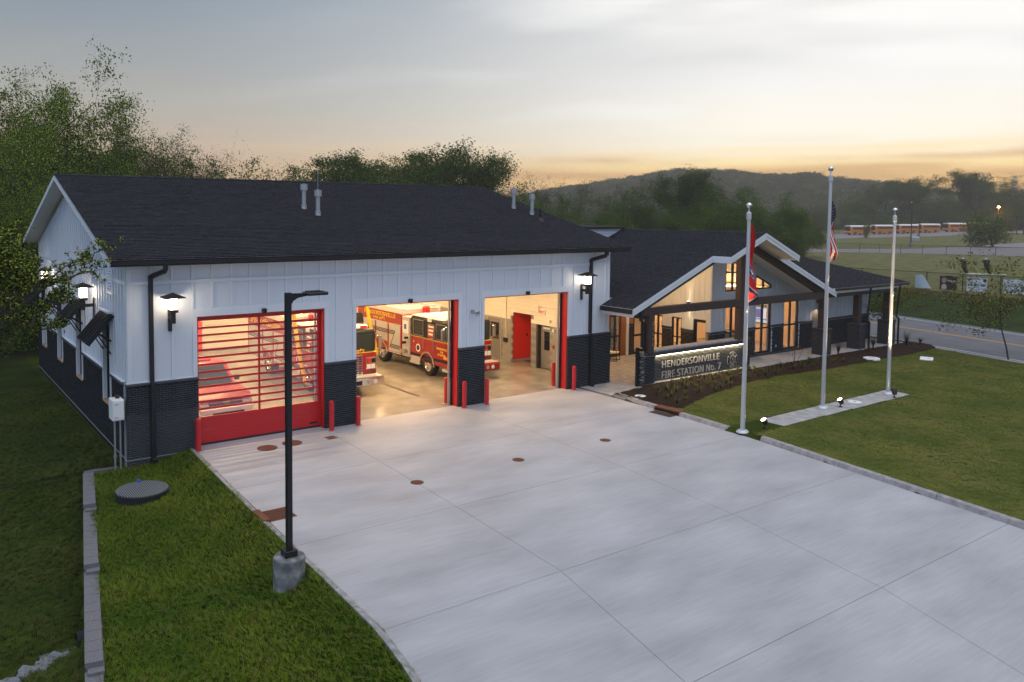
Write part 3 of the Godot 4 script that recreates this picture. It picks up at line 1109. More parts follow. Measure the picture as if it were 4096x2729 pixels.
func overhead_door(b: Node) -> void:
	var x0: float = DOORS[0][0] + 0.036
	var x1: float = DOORS[0][1] - 0.036
	var z := -0.37
	var dn := Node3D.new()
	dn.name = "overhead_door"
	b.add_child(dn, true)
	bpart("bottom_panel", M.red, dn, x0, 0.06, z - 0.025, x1, 0.49, z + 0.022, 0.006)
	bpart("bottom_panel", M.red, dn, x0, 0.497, z - 0.025, x1, 0.93, z + 0.022, 0.006)
	bpart("bottom_seal", M.rubber, dn, x0, 0.0, z - 0.02, x1, 0.056, z + 0.03, 0.006)
	var pitch := (4.10 - 0.95) / 13.0
	var mid := (x0 + x1) / 2 - 0.05
	for s in [[x0, x0 + 0.09], [mid - 0.035, mid + 0.035], [x1 - 0.09, x1]]:
		bpart("stile", M.red, dn, s[0], 0.932, z - 0.02, s[1], 4.09, z + 0.018, 0.005)
	for i in 12:
		var y := 0.95 + pitch * (i + 1)
		bpart("rail", M.red, dn, x0, y - 0.034, z - 0.022, x1, y + 0.034, z + 0.024, 0.006)
	bpart("rail", M.red, dn, x0, 4.09, z - 0.022, x1, 4.232, z + 0.024, 0.006)
	for i in 13:
		for s in [[x0 + 0.08, mid - 0.03], [mid + 0.03, x1 - 0.08]]:
			bpart("pane", M.glass, dn, s[0], 0.95 + pitch * i + 0.02, z - 0.004, s[1], 0.95 + pitch * (i + 1) - 0.02, z + 0.002)
	bpart("maker_plate", M.dark_metal, dn, x1 - 0.42, 0.15, z + 0.0225, x1 - 0.12, 0.21, z + 0.026)

func awning(b: Node, w: float) -> void:
	var g := G.new()
	var z0 := w - 0.72
	var z1 := w + 0.72
	var a := Vector3(-0.02, 4.32, 0)
	var e := Vector3(-0.78, 3.42, 0)
	var d := (e - a).normalized()
	var n := Vector3(-d.y, d.x, 0)
	if n.y < 0:
		n = -n
	var bs := Basis(d, n, d.cross(n))
	var len_ := (e - a).length()
	var mid := (a + e) / 2 + Vector3(0, 0, w)
	g.cbox(Transform3D(bs, mid), Vector3(len_, 0.035, 1.44), 0.008)
	for s in [-1, 1]:
		g.cbox(Transform3D(bs, mid + Vector3(0, 0, s * 0.70) - n * 0.07), Vector3(len_, 0.14, 0.04), 0.008)
	g.cbox(Transform3D(bs, (e + Vector3(0, 0, w)) - n * 0.07), Vector3(0.04, 0.17, 1.42), 0.008)
	for s in [-1, 1]:
		g.tube(Vector3(-0.45, 3.72, w + s * 0.6), Vector3(-0.01, 3.42, w + s * 0.6), 0.035, 0.035, 6)
		g.tube(Vector3(-0.45, 3.72, w + s * 0.6), Vector3(-0.02, 3.0, w + s * 0.6), 0.022, 0.022, 6)
	var o := part("awning", g, M.dark_metal, b)
	for i in 5:
		var gs := G.new()
		gs.cbox(Transform3D(bs, mid + Vector3(0, 0, -0.56 + 0.28 * i) + n * 0.04), Vector3(len_ - 0.02, 0.06, 0.035), 0.006)
		part("rib", gs, M.dark_metal, o)
	bpart("head_flashing", M.trim, o, -0.13, 4.325, z0 - 0.02, -0.005, 4.40, z1 + 0.02, 0.008)

func roof_one(b: Node) -> void:
	var gl := -0.517
	var gr := 21.307
	var rr := 20.165
	var rz := -8.942
	var rf_ := Node3D.new()
	rf_.name = "roof"
	b.add_child(rf_, true)
	var A := Vector3(gl, 6.20, 0.55)
	var B := Vector3(gr, 6.20, 0.55)
	var C := Vector3(rr, 9.005, rz)
	var D := Vector3(gl, 9.005, rz)
	var E := Vector3(gl, 6.20, 2 * rz - 0.55)
	var F := Vector3(gr, 6.20, 2 * rz - 0.55)
	var g := G.new()
	var dn := Vector3(0, -0.16, 0)
	for q in [[A, B, C, D], [D, C, F, E]]:
		g.quad(q[0], q[1], q[2], q[3])
		g.quad(q[3] + dn, q[2] + dn, q[1] + dn, q[0] + dn)
	for q in [[A, B], [C, B], [F, C], [E, F], [D, E], [A, D]]:
		g.quad(q[0] + dn, q[1] + dn, q[1], q[0])
	g.tri(B + dn, F + dn, C + dn)
	part("deck", g, M.soffit, rf_)
	shingles(rf_, A + Vector3(-0.02, 0.006, 0.03), B + Vector3(0.02, 0.006, 0.03), C + Vector3(0.0, 0.006, 0), D + Vector3(-0.02, 0.006, 0))
	var gb := G.new()
	gb.quad(C + Vector3(0, 0.012, 0), D + Vector3(-0.02, 0.012, 0), E + Vector3(-0.02, 0.012, 0), F + Vector3(0, 0.012, 0), Color(0.035, 0.034, 0.04))
	part("rear_shingles", gb, M.shingle, rf_, true)
	# ridge caps
	var x := gl
	while x < rr:
		var gc := G.new()
		var v := rf(0.75, 1.1)
		var col := Color(0.03 * v, 0.03 * v, 0.036 * v)
		var l := x + 0.31
		gc.quad(Vector3(x, 9.0, rz + 0.16), Vector3(l, 8.985, rz + 0.16), Vector3(l, 9.045, rz), Vector3(x, 9.06, rz), col)
		gc.quad(Vector3(x, 9.06, rz), Vector3(l, 9.045, rz), Vector3(l, 8.985, rz - 0.16), Vector3(x, 9.0, rz - 0.16), col)
		part("ridge_cap", gc, M.shingle, rf_)
		x += 0.29
	# white rake boards on the left end
	for q in [[A, D], [E, D]]:
		var gk := G.new()
		var p0: Vector3 = q[0] + Vector3(-0.035, -0.2, 0)
		var p1: Vector3 = q[1] + Vector3(-0.035, -0.2, 0)
		var upv := Vector3(0, 0.17, 0)
		var th := Vector3(0.03, 0, 0)
		if q[0] == A:
			gk.quad(p1, p0, p0 + upv, p1 + upv)
			gk.quad(p0 + th, p0, p1, p1 + th)
			gk.quad(p0, p0 + th, p0 + th + upv, p0 + upv)
		else:
			gk.quad(p0, p1, p1 + upv, p0 + upv)
			gk.quad(p0, p0 + th, p1 + th, p1)
			gk.quad(p0 + th, p0, p0 + upv, p0 + th + upv)
		part("rake_board", gk, M.trim, rf_)
	# gutter and soffit
	var gg := G.new()
	gg.bb(gl + 0.02, 6.03, 0.53, gr, 6.165, 0.67, 0.015)
	gg.bb(gl + 0.02, 6.165, 0.655, gr, 6.19, 0.685, 0.004)
	part("gutter", gg, M.black, rf_)
	bpart("gutter_flashing", M.galv, rf_, gl + 0.02, 6.17, 0.50, gr, 6.186, 0.60)
	bpart("soffit_board", M.soffit, rf_, gl + 0.03, 6.02, -0.076, gr - 0.02, 6.036, 0.525)
	bpart("fascia_board", M.black, rf_, gl + 0.02, 5.98, 0.505, gr, 6.028, 0.528)

func interior(b: Node) -> void:
	# linings of the hall: floor, walls, ceiling
	var it := Node3D.new()
	it.name = "hall_interior"
	b.add_child(it, true)
	bpart("floor", M.bay_floor, it, 0.4, -0.15, -D1 + 0.3, W1 - 0.4, 0.0, -0.335)
	bpart("ceiling", M.white, it, 0.41, 5.2, -D1 + 0.31, W1 - 0.41, 5.4, -0.41)
	bpart("side_lining", M.cmu_cream, it, 0.405, 0.001, -D1 + 0.31, 0.43, 5.19, -0.41)
	bpart("rear_lining", M.cmu_cream, it, 0.44, 0.001, -D1 + 0.305, W1 - 0.58, 5.19, -D1 + 0.34)
	bpart("front_lining", M.cmu_cream, it, 0.44, 4.32, -0.45, W1 - 0.58, 5.19, -0.405)
	for d in DOORS:
		var rd := Node3D.new()
		rd.name = "rear_door"
		it.add_child(rd, true)
		for i in 6:
			bpart("panel", M.cream, rd, d[0] + 0.05, 0.02 + 0.7 * i, -D1 + 0.35, d[1] - 0.05, 0.70 + 0.7 * i, -D1 + 0.39, 0.01)
		for e in [d[0] - 0.35, d[1]]:
			bpart("red_surround", M.red_paint, rd, e, 0.001, -D1 + 0.345, e + 0.35, 4.4, -D1 + 0.37)
	# the right wall, of painted blocks with a recess, two doors
	var xw := 20.2
	var xf := Transform3D(frame_left(), Vector3(xw, 0, -D1 + 0.34))
	var o := -D1 + 0.34
	var holes := [[-8.50 - o, -7.16 - o, -0.1, 2.24], [-6.34 - o, -4.85 - o, -0.1, 2.64], [-4.50 - o, -3.42 - o, -0.1, 2.28]]
	var gw := G.new()
	var last := o
	for h in [[-8.46, -7.20, 2.22], [-6.34, -4.85, 2.63], [-4.45, -3.45, 2.25]]:
		gw.box(xw + 0.006, 0.0, last, xw + 0.18, 5.19, h[0])
		gw.box(xw + 0.006, h[2], h[0], xw + 0.18, 5.19, h[1])
		last = h[1]
	gw.box(xw + 0.006, 0.0, last, xw + 0.18, 5.19, -0.41)
	var blk := part("block_wall", gw, M.grey_door, it)
	var gray_t := [Color(0.30, 0.285, 0.265), Color(0.31, 0.295, 0.275), Color(0.29, 0.275, 0.258)]
	var cream_t := [Color(0.72, 0.68, 0.59), Color(0.74, 0.70, 0.61), Color(0.70, 0.665, 0.575)]
	var save := brick_budget
	brick_budget = 0
	lay("block", blk, xf, -0.41 - o, 2.2, 0.4064, 0.2, 0.006, 0.05, gray_t, gray_t, holes, 0.0, false)
	lay("block", blk, xf, -0.41 - o, 5.2, 0.4064, 0.2, 0.004, 0.05, cream_t, cream_t, holes, 2.2, false)
	brick_budget = save
	# red recess
	var rec := Node3D.new()
	rec.name = "red_recess"
	it.add_child(rec, true)
	bpart("recess_back", M.red_paint, rec, xw + 2.8, 0.0, -6.34, xw + 2.86, 2.75, -4.85)
	bpart("recess_side", M.red_paint, rec, xw + 0.05, 0.0, -6.40, xw + 2.8, 2.7, -6.34)
	bpart("recess_side", M.red_paint, rec, xw + 0.05, 0.0, -4.85, xw + 2.8, 2.7, -4.79)
	bpart("recess_top", M.red_paint, rec, xw + 0.05, 2.64, -6.34, xw + 2.8, 2.7, -4.85)
	bpart("recess_floor", M.bay_floor, rec, xw, -0.1, -6.34, xw + 2.8, 0.0, -4.85)
	bpart("floor_mat", M.rubber, rec, xw + 0.7, 0.002, -6.2, xw + 1.5, 0.012, -5.2)
	bpart("recess_base", M.grey_block, rec, xw + 0.05, 0.0, -6.339, xw + 2.79, 0.12, -6.325)
	bpart("card_reader", M.black, rec, xw + 0.95, 1.28, -6.339, xw + 1.03, 1.42, -6.31, 0.005)
	# hall door with a window, and the door nearer the apron
	var dr := Node3D.new()
	dr.name = "hall_door"
	it.add_child(dr, true)
	bpart("door_frame", M.grey_block, dr, xw - 0.02, 0.0, -8.46, xw + 0.10, 2.22, -8.38)
	bpart("door_frame", M.grey_block, dr, xw - 0.02, 0.0, -7.28, xw + 0.10, 2.22, -7.20)
	bpart("door_frame", M.grey_block, dr, xw - 0.02, 2.14, -8.38, xw + 0.10, 2.22, -7.28)
	bpart("door_leaf", M.grey_door, dr, xw + 0.02, 0.01, -8.37, xw + 0.07, 2.13, -7.29, 0.004)
	bpart("door_window", M.dark_glass, dr, xw + 0.008, 1.03, -8.16, xw + 0.018, 1.90, -7.46)
	bpart("lever_handle", M.steel, dr, xw - 0.05, 0.98, -8.30, xw + 0.01, 1.02, -8.18, 0.006)
	var d2 := Node3D.new()
	d2.name = "apron_door"
	it.add_child(d2, true)
	bpart("door_frame", M.bronze, d2, xw + 0.10, 0.0, -4.45, xw + 0.30, 2.25, -4.37)
	bpart("door_frame", M.bronze, d2, xw + 0.10, 2.16, -4.37, xw + 0.30, 2.25, -3.53)
	bpart("door_frame", M.bronze, d2, xw + 0.10, 0.0, -3.53, xw + 0.30, 2.25, -3.45)
	bpart("door_leaf", M.grey_door, d2, xw + 0.24, 0.01, -4.36, xw + 0.29, 2.15, -3.54, 0.004)
	bpart("door_window", M.dark_glass, d2, xw + 0.228, 0.95, -4.1, xw + 0.238, 1.85, -3.62)
	bpart("kick_plate", M.steel, d2, xw + 0.228, 0.05, -4.3, xw + 0.238, 0.35, -3.6)
	bpart("exit_device", M.white, d2, xw + 0.225, 1.98, -4.2, xw + 0.239, 2.08, -3.7)
	# conduit, boxes, exit sign, alarm
	var cg := G.new()
	cg.tube(Vector3(xw - 0.03, 2.25, -6.82), Vector3(xw - 0.03, 5.1, -6.82), 0.025, 0.025, 6)
	for dz in [-0.06, 0.0, 0.06]:
		cg.tube(Vector3(xw - 0.03, 1.2, -6.82 + dz), Vector3(xw - 0.03, 2.25, -6.82 + dz * 0.3), 0.012, 0.012, 5)
	cg.tube(Vector3(xw - 0.05, 2.83, -5.05), Vector3(xw - 0.05, 2.83, -4.25), 0.035, 0.035, 6)
	cg.tube(Vector3(xw - 0.05, 2.83, -4.25), Vector3(xw - 0.05, 3.12, -4.25), 0.03, 0.03, 6)
	cg.tube(Vector3(xw - 0.05, 3.12, -4.25), Vector3(xw - 0.05, 3.12, -1.0), 0.035, 0.035, 6)
	part("conduit", cg, M.cream, it)
	bpart("outlet_boxes", M.black, it, xw - 0.07, 1.0, -6.98, xw - 0.003, 1.2, -6.66, 0.008)
	bpart("red_pull_station", M.red, it, xw - 0.06, 1.15, -3.2, xw - 0.003, 1.32, -3.1, 0.008)
	bpart("strobe", M.white, it, xw - 0.06, 1.95, -3.22, xw - 0.003, 2.1, -3.1, 0.008)
	bpart("wall_camera", M.white, it, xw - 0.16, 2.42, -3.45, xw - 0.003, 2.5, -3.3, 0.01)
	var ex := bpart("exit_sign", M.white, it, xw - 0.06, 2.72, -4.12, xw - 0.003, 2.98, -3.76, 0.01)
	var tm := TextMesh.new()
	tm.text = "EXIT"
	tm.font = font(true)
	tm.font_size = 64
	tm.pixel_size = 0.0026
	tm.depth = 0.008
	place("exit_letters", tm, M.red_paint, ex, Transform3D(frame_left(), Vector3(xw - 0.068, 2.845, -3.94)))
	bpart("floor_drain", M.black, it, 12.0, 0.001, -9.0, 12.14, 0.004, -2.4)
	# ceiling strip lights
	for x in [4.4, 10.2, 16.0]:
		for z in [-3.2, -8.4, -13.6]:
			bpart("strip_light", M.lamp, it, x - 0.9, 5.12, z - 0.12, x + 0.9, 5.18, z + 0.12)
			area(Vector3(x, 5.10, z), Vector3(-PI / 2, 0, 0), 1.8, 0.24, 34.0, Color(1.0, 0.82, 0.58))

func font(bold := false) -> SystemFont:
	var f := SystemFont.new()
	f.font_names = PackedStringArray(["Droid Sans"])
	f.font_weight = 700 if bold else 400
	return f

func letters(parent: Node, text: String, x: Transform3D, cap: float, width: float, depth: float, m: Material, called := "letter", bold := false) -> void:
	# one raised piece per character; x at the lower left, cap height and total width in metres
	var f := font(bold)
	var size := 96
	var total := f.get_string_size(text, HORIZONTAL_ALIGNMENT_LEFT, -1, size).x
	var px := cap / (size * 0.714)
	var sx := width / (total * px)
	var u := 0.0
	for ch in text:
		var adv := f.get_string_size(ch, HORIZONTAL_ALIGNMENT_LEFT, -1, size).x
		if ch != " ":
			var tm := TextMesh.new()
			tm.text = ch
			tm.font = f
			tm.font_size = size
			tm.pixel_size = px
			tm.depth = depth
			tm.curve_step = 2.0
			tm.horizontal_alignment = HORIZONTAL_ALIGNMENT_LEFT
			tm.vertical_alignment = VERTICAL_ALIGNMENT_BOTTOM
			var low := tm.get_aabb().position.y if "HENDRSOVILFTAR.7No".contains(ch) else 0.0
			place(called, tm, m, parent, x * Transform3D(Basis().scaled(Vector3(sx, 1, 1)), Vector3(u * px * sx, -low, 0)))
		u += adv

# ---------------------------------------------------------------- station house
func yr(x: float) -> float:
	return maxf(6.58 - 0.41 * absf(x - 28.0), 3.86)

func poly_wall(parent: Node, called: String, m: Material, x: Transform3D, pts: Array, thick: float) -> void:
	var p := PackedVector2Array()
	for q in pts:
		p.append(Vector2(q[0], q[1]))
	var g := G.new()
	g.prism(x * Transform3D(Basis(), Vector3(0, 0, -thick)), p, thick)
	part(called, g, m, parent)

func house() -> void:
	var h := thing("station_house", "low white station house with shingled cross gable, timber porch truss and lit windows", "building")
	brick_budget = 0
	var zf := -0.1
	var F := X(Vector3(0, 0, zf - 0.05))
	var cols := [[28.0, 29.17, 0], [29.17, 30.41, 1], [30.41, 31.74, 0], [31.74, 33.16, 1], [33.16, 34.31, 0], [34.31, 35.72, 2], [35.72, 37.1, 0], [37.1, 37.95, 3], [37.95, 43.2, 0]]
	var fs := Node3D.new()
	fs.name = "front_siding"
	h.add_child(fs, true)
	for c in cols:
		var a: float = c[0]
		var b: float = c[1]
		var t := []
		if a < 35.0 and b > 35.0:
			t = [[b, yr(b)], [34.63, 3.862], [a, yr(a)]]
		else:
			t = [[b, yr(b)], [a, yr(a)]]
		if c[2] == 0:
			poly_wall(fs, "sheathing", M.siding, F, [[a, 1.7], [b, 1.7]] + t, 0.25)
			brick_panel(h, "brick_base", X(Vector3(a, 0.0, zf)), b - a, 1.7, 0.3, true, false, tones)
		elif c[2] == 3:
			poly_wall(fs, "sheathing", M.siding, F, [[a, 2.22], [b, 2.22]] + t, 0.25)
		else:
			brick_panel(h, "brick_base", X(Vector3(a, 0.0, zf)), b - a, 0.25, 0.3, true, false, tones)
			var top := 3.0
			if c[2] == 1:
				poly_wall(fs, "sheathing", M.siding, F, [[a, top], [b, top], [b, 3.7], [a, 3.7]], 0.25)
				poly_wall(fs, "sheathing", M.siding, F, [[a, yr(a) - 0.56], [b, yr(b) - 0.56]] + t, 0.25)
			else:
				poly_wall(fs, "sheathing", M.siding, F, [[a, top], [b, top]] + t, 0.25)
			window(h, X(Vector3(a, 0.25, zf - 0.1)), b - a, top - 0.25, [(b - a) / 2], [1.33], M.bronze, M.glass, 0.08)
			for e in [a - 0.1, b]:
				bpart("window_casing", M.trim, fs, e, 1.72 if e < a else 0.25, zf - 0.05, e + 0.1, 3.0, zf + 0.0, 0.005)
			if c[2] == 1:
				upper_window(h, a, b, 3.7, yr(a) - 0.56, yr(b) - 0.56, zf - 0.1)
				bpart("window_apron", M.trim, fs, a - 0.12, 3.56, zf - 0.05, b + 0.12, 3.698, zf - 0.015, 0.005)
	var bl := []
	var x := 28.35
	while x < 43.1:
		var open_ := false
		var tall := false
		for c in cols:
			if c[2] > 0 and x > c[0] - 0.12 and x < c[1] + 0.12:
				open_ = true
				tall = c[2] == 1
				if c[2] == 3:
					bl.append([Vector3(x, (2.36 + yr(x)) / 2, zf - 0.04), Vector3(0.05, yr(x) - 2.40, 0.02)])
				elif c[2] == 1:
					bl.append([Vector3(x, 3.30, zf - 0.04), Vector3(0.05, 0.5, 0.02)])
				else:
					bl.append([Vector3(x, (3.1 + yr(x)) / 2, zf - 0.04), Vector3(0.05, yr(x) - 3.12, 0.02)])
		if not open_:
			bl.append([Vector3(x, (1.72 + yr(x)) / 2, zf - 0.04), Vector3(0.05, yr(x) - 1.74, 0.02)])
		x += 0.405
	battens(fs, bl, M.trim)
	# service door with its bell lamp above (the lamp is a thing of its own)
	bpart("service_door", M.grey_door, h, 37.1, 0.14, zf - 0.16, 37.95, 2.22, zf - 0.1, 0.004)
	bpart("door_threshold", M.white, h, 37.1, 0.0, zf - 0.16, 37.95, 0.138, zf + 0.01)
	bpart("outlet_box", M.galv, h, 33.55, 0.45, zf + 0.001, 33.65, 0.6, zf + 0.04, 0.01)
	var hx := G.new()
	hx.bb(37.02, 1.15, zf + 0.001, 37.08, 1.27, zf + 0.03, 0.008)
	part("card_reader", hx, M.black, h)
	bpart("plinth", M.brick_cap, h, 28.9, 0.0, zf + 0.001, 36.0, 0.2, zf + 0.09, 0.01)
	# side wall that faces the entry court
	var L := Transform3D(frame_left(), Vector3(28.05, 0, 0))
	var zs := [[-4.5, -3.92, 0], [-3.92, -3.22, 1], [-3.22, -2.61, 0], [-2.61, -1.94, 1], [-1.94, -1.18, 0], [-1.18, -0.28, 2], [-0.28, -0.1, 0]]
	var sw := Node3D.new()
	sw.name = "court_siding"
	h.add_child(sw, true)
	for c in zs:
		if c[2] == 0:
			poly_wall(sw, "sheathing", M.siding, L, [[c[0], 1.7], [c[1], 1.7], [c[1], 6.5], [c[0], 6.5]], 0.2)
			brick_panel(h, "brick_base", Transform3D(frame_left(), Vector3(28.0, 0, c[0])), c[1] - c[0], 1.7, 0.25, true, false, brown_tones)
		else:
			var top := 2.24 if c[2] == 1 else 2.28
			poly_wall(sw, "sheathing", M.siding, L, [[c[0], top], [c[1], top], [c[1], 6.5], [c[0], 6.5]], 0.2)
			var y0 := 0.1 if c[2] == 1 else 0.03
			window(h, Transform3D(frame_left(), Vector3(28.08, y0, c[0])), c[1] - c[0], top - y0, [(c[1] - c[0]) / 2] if c[2] == 1 else [], [1.1] if c[2] == 1 else [], M.black, M.glass, 0.06 if c[2] == 1 else 0.14)
			bpart("window_head", M.trim, sw, 28.02, top, c[0] - 0.14, 28.05, top + 0.16, c[1] + 0.14, 0.005)
			for e in [c[0] - 0.12, c[1]]:
				bpart("window_casing", M.trim, sw, 28.015, 1.71, e, 28.05, top, e + 0.12, 0.005)
	bl = []
	var z := -4.3
	while z < -0.1:
		var lo := 1.72
		for c in zs:
			if c[2] > 0 and z > c[0] - 0.15 and z < c[1] + 0.15:
				lo = 2.46
		bl.append([Vector3(28.04, (lo + 6.4) / 2, z), Vector3(0.02, 6.4 - lo, 0.05)])
		z += 0.31
	battens(sw, bl, M.trim)
	bpart("corner_board", M.trim, sw, 28.02, 1.71, -0.2, 28.04, 6.5, -0.098, 0.004)
	# rear wall of the entry court
	var rw := Node3D.new()
	rw.name = "court_rear_wall"
	h.add_child(rw, true)
	bpart("sheathing", M.cedar, rw, 20.86, 2.25, -4.8, 28.0, 5.2, -4.52)
	bpart("sheathing", M.cedar, rw, 20.86, 0.0, -4.8, 25.4, 2.25, -4.52)
	bpart("sheathing", M.cedar, rw, 26.22, 0.0, -4.8, 27.18, 2.25, -4.52)
	for k in 18:
		var y := 0.02 + 0.15 * k
		for e in ([[20.9, 25.38], [26.24, 26.6]] if y < 2.15 else [[20.9, 27.98]]):
			bpart("cedar_board", M.cedar, rw, e[0], y, -4.519, e[1], y + 0.138, -4.502, 0.004)
	window(rw, X(Vector3(25.4, 0.1, -4.55)), 0.82, 2.14, [0.41], [1.0], M.black, M.glass)
	bpart("corner_board", M.trim, rw, 26.62, 0.02, -4.518, 26.8, 2.6, -4.47, 0.005)
	brick_panel(rw, "brick_base", X(Vector3(26.82, 0.0, -4.47)), 0.33, 1.72, 0.04, true, false, brown_tones)
	window(rw, X(Vector3(27.18, 0.03, -4.55)), 0.8, 2.2, [], [1.0], M.black, M.glass, 0.1)
	roof_two(h)
	porch(h)
	rooms(h)
	# other sides
	var g := G.new()
	g.box(42.95, 0.0, -9.0, 43.15, 4.0, -0.41)
	g.box(21.0, 0.0, -12.2, 43.15, 3.6, -12.0)
	g.prism(Transform3D(frame_left(), Vector3(43.15, 0, 0)), PackedVector2Array([Vector2(-9.0, 4.0), Vector2(-0.41, 4.0), Vector2(-5.0, 4.75)]), 0.2)
	part("end_and_rear_siding", g, M.siding, h)
	brick_panel(h, "brick_base", Transform3D(frame_right(), Vector3(43.2, 0, -0.1)), 8.0, 1.7, 0.2, true, false, tones)

func upper_window(h: Node, a: float, b: float, y0: float, ya: float, yb: float, z: float) -> void:
	var o := Node3D.new()
	o.name = "upper_window"
	h.add_child(o, true)
	var f := 0.07
	var mid := (a + b) / 2
	var ym := (ya + yb) / 2
	var g := G.new()
	g.bb(a, y0, z - 0.05, b, y0 + f, z + 0.04, 0.006)
	g.prism(X(Vector3(0, 0, z - 0.048)), PackedVector2Array([Vector2(a, y0 + f), Vector2(a + f, y0 + f), Vector2(a + f, ya - f * 0.41), Vector2(a, ya)]), 0.09)
	g.prism(X(Vector3(0, 0, z - 0.048)), PackedVector2Array([Vector2(b - f, y0 + f), Vector2(b, y0 + f), Vector2(b, yb), Vector2(b - f, yb + f * 0.41)]), 0.09)
	g.prism(X(Vector3(0, 0, z - 0.046)), PackedVector2Array([Vector2(a + f, ya - f * 1.45), Vector2(b - f, yb - f * 0.6), Vector2(b - f, yb + f * 0.4), Vector2(a + f, ya - f * 0.42)]), 0.086)
	g.bb(mid - 0.06, y0 + f, z - 0.044, mid + 0.06, ym - f, z + 0.036, 0.006)
	if ya - y0 > 1.2:
		g.bb(a + f, y0 + 0.95, z - 0.04, b - f, y0 + 1.0, z + 0.03, 0.006)
	part("frame", g, M.bronze, o)
	for e in [[a + f, mid - 0.06], [mid + 0.06, b - f]]:
		var k0 := lerpf(ya, yb, (e[0] - a) / (b - a)) - f
		var k1 := lerpf(ya, yb, (e[1] - a) / (b - a)) - f
		poly_wall(o, "pane", M.glass, X(Vector3(0, 0, z - 0.02)), [[e[0], y0 + f], [e[1], y0 + f], [e[1], k1], [e[0], k0]], 0.006)

func roof_two(h: Node) -> void:
	var r := Node3D.new()
	r.name = "cross_gable_roof"
	h.add_child(r, true)
	var s := 0.41
	var yx := func(x: float) -> float: return 6.80 - 0.41 * absf(x - 28.0)
	# decks: left slope pieces, right slope pieces
	for q in [[20.15, 20.84, 0.03, 1.9], [20.841, 25.4, -6.2, 1.9], [25.401, 28.0, -6.2, 2.9], [28.0, 30.7, -6.2, 2.9], [30.701, 35.9, -6.2, 1.9]]:
		var g := G.new()
		g.prism(Transform3D(Basis(), Vector3(0, 0, q[2])), PackedVector2Array([Vector2(q[0], yx.call(q[0]) - 0.22), Vector2(q[1], yx.call(q[1]) - 0.22), Vector2(q[1], yx.call(q[1])), Vector2(q[0], yx.call(q[0]))]), q[3] - q[2])
		part("deck", g, M.soffit, r)
		var e := 0.006
		if q[0] < 28.0:
			shingles(r, Vector3(q[0], yx.call(q[0]) + e, q[2]), Vector3(q[0], yx.call(q[0]) + e, q[3] + 0.02), Vector3(q[1], yx.call(q[1]) + e, q[3] + 0.02), Vector3(q[1], yx.call(q[1]) + e, q[2]))
		else:
			shingles(r, Vector3(q[1], yx.call(q[1]) + e, q[3] + 0.02), Vector3(q[1], yx.call(q[1]) + e, q[2]), Vector3(q[0], yx.call(q[0]) + e, q[2]), Vector3(q[0], yx.call(q[0]) + e, q[3] + 0.02))
	var z := -6.2
	while z < 2.9:
		var gc := G.new()
		var v := rf(0.75, 1.1)
		var col := Color(0.03 * v, 0.03 * v, 0.036 * v)
		var l := minf(z + 0.31, 2.93)
		gc.quad(Vector3(27.84, 6.77, z), Vector3(27.84, 6.76, l), Vector3(28.0, 6.83, l), Vector3(28.0, 6.845, z), col)
		gc.quad(Vector3(28.0, 6.845, z), Vector3(28.0, 6.83, l), Vector3(28.16, 6.76, l), Vector3(28.16, 6.77, z), col)
		part("ridge_cap", gc, M.shingle, r)
		z += 0.29
	# rake boards
	for q in [[20.15, 25.45, 1.9], [25.35, 28.0, 2.9], [30.75, 28.0, 2.9], [35.95, 30.65, 1.9]]:
		for k in [[0.0, 0.02, 0.30], [0.02, 0.045, 0.13]]:
			var g := G.new()
			var a: float = minf(q[0], q[1])
			var b: float = maxf(q[0], q[1])
			g.prism(Transform3D(Basis(), Vector3(0, 0, q[2] + k[0])), PackedVector2Array([Vector2(a, yx.call(a) - k[2]), Vector2(b, yx.call(b) - k[2]), Vector2(b, yx.call(b) - 0.012), Vector2(a, yx.call(a) - 0.012)]), k[1] - k[0])
			part("rake_board", g, M.trim, r)
	for x in [25.38, 30.72]:
		bpart("return_board", M.trim, r, x - 0.03, yx.call(25.4) - 0.30, 1.92, x + 0.03, yx.call(25.4) - 0.02, 2.90, 0.005)
	# left eave gutter
	var g := G.new()
	g.bb(20.02, 3.37, 0.04, 20.15, 3.57, 1.88, 0.015)
	part("gutter", g, M.black, r)
	bpart("gutter_flashing", M.galv, r, 20.06, 3.572, 0.04, 20.2, 3.585, 1.88)
	bpart("fascia_board", M.trim, r, 20.16, 3.22, 0.04, 20.19, 3.38, 1.9, 0.004)
	# low-pitched wing to the right
	var w := Node3D.new()
	w.name = "wing_roof"
	h.add_child(w, true)
	var P := func(x: float, zz: float) -> Vector3: return Vector3(x, 3.75 + 0.1672 * (1.95 - zz), zz)
	var A: Vector3 = P.call(35.5, 1.95)
	var B: Vector3 = P.call(43.5, 1.95)
	var C: Vector3 = P.call(43.5, -5.0)
	var D: Vector3 = P.call(32.35, -5.0)
	var gd := G.new()
	var dn := Vector3(0, -0.2, 0)
	gd.quad(A + dn * 0.05, B + dn * 0.05, C + dn * 0.05, D + dn * 0.05)
	gd.quad(D + dn, C + dn, B + dn, A + dn)
	gd.quad(A + dn, B + dn, B, A)
	gd.quad(B + dn, C + dn, C, B)
	var E := Vector3(43.5, 3.6, -13.0)
	var Fp := Vector3(30.0, 3.6, -13.0)
	gd.quad(D, C, E, Fp)
	gd.quad(C + dn, E + dn, E, C)
	part("deck", gd, M.soffit, w)
	shingles(w, A + Vector3(0, 0.01, 0.02), B + Vector3(0.02, 0.01, 0.02), C + Vector3(0.02, 0.01, 0), D + Vector3(0, 0.01, 0))
	var gg := G.new()
	gg.bb(35.75, 3.60, 1.93, 43.55, 3.73, 2.06, 0.02)
	part("gutter", gg, M.bronze, w)
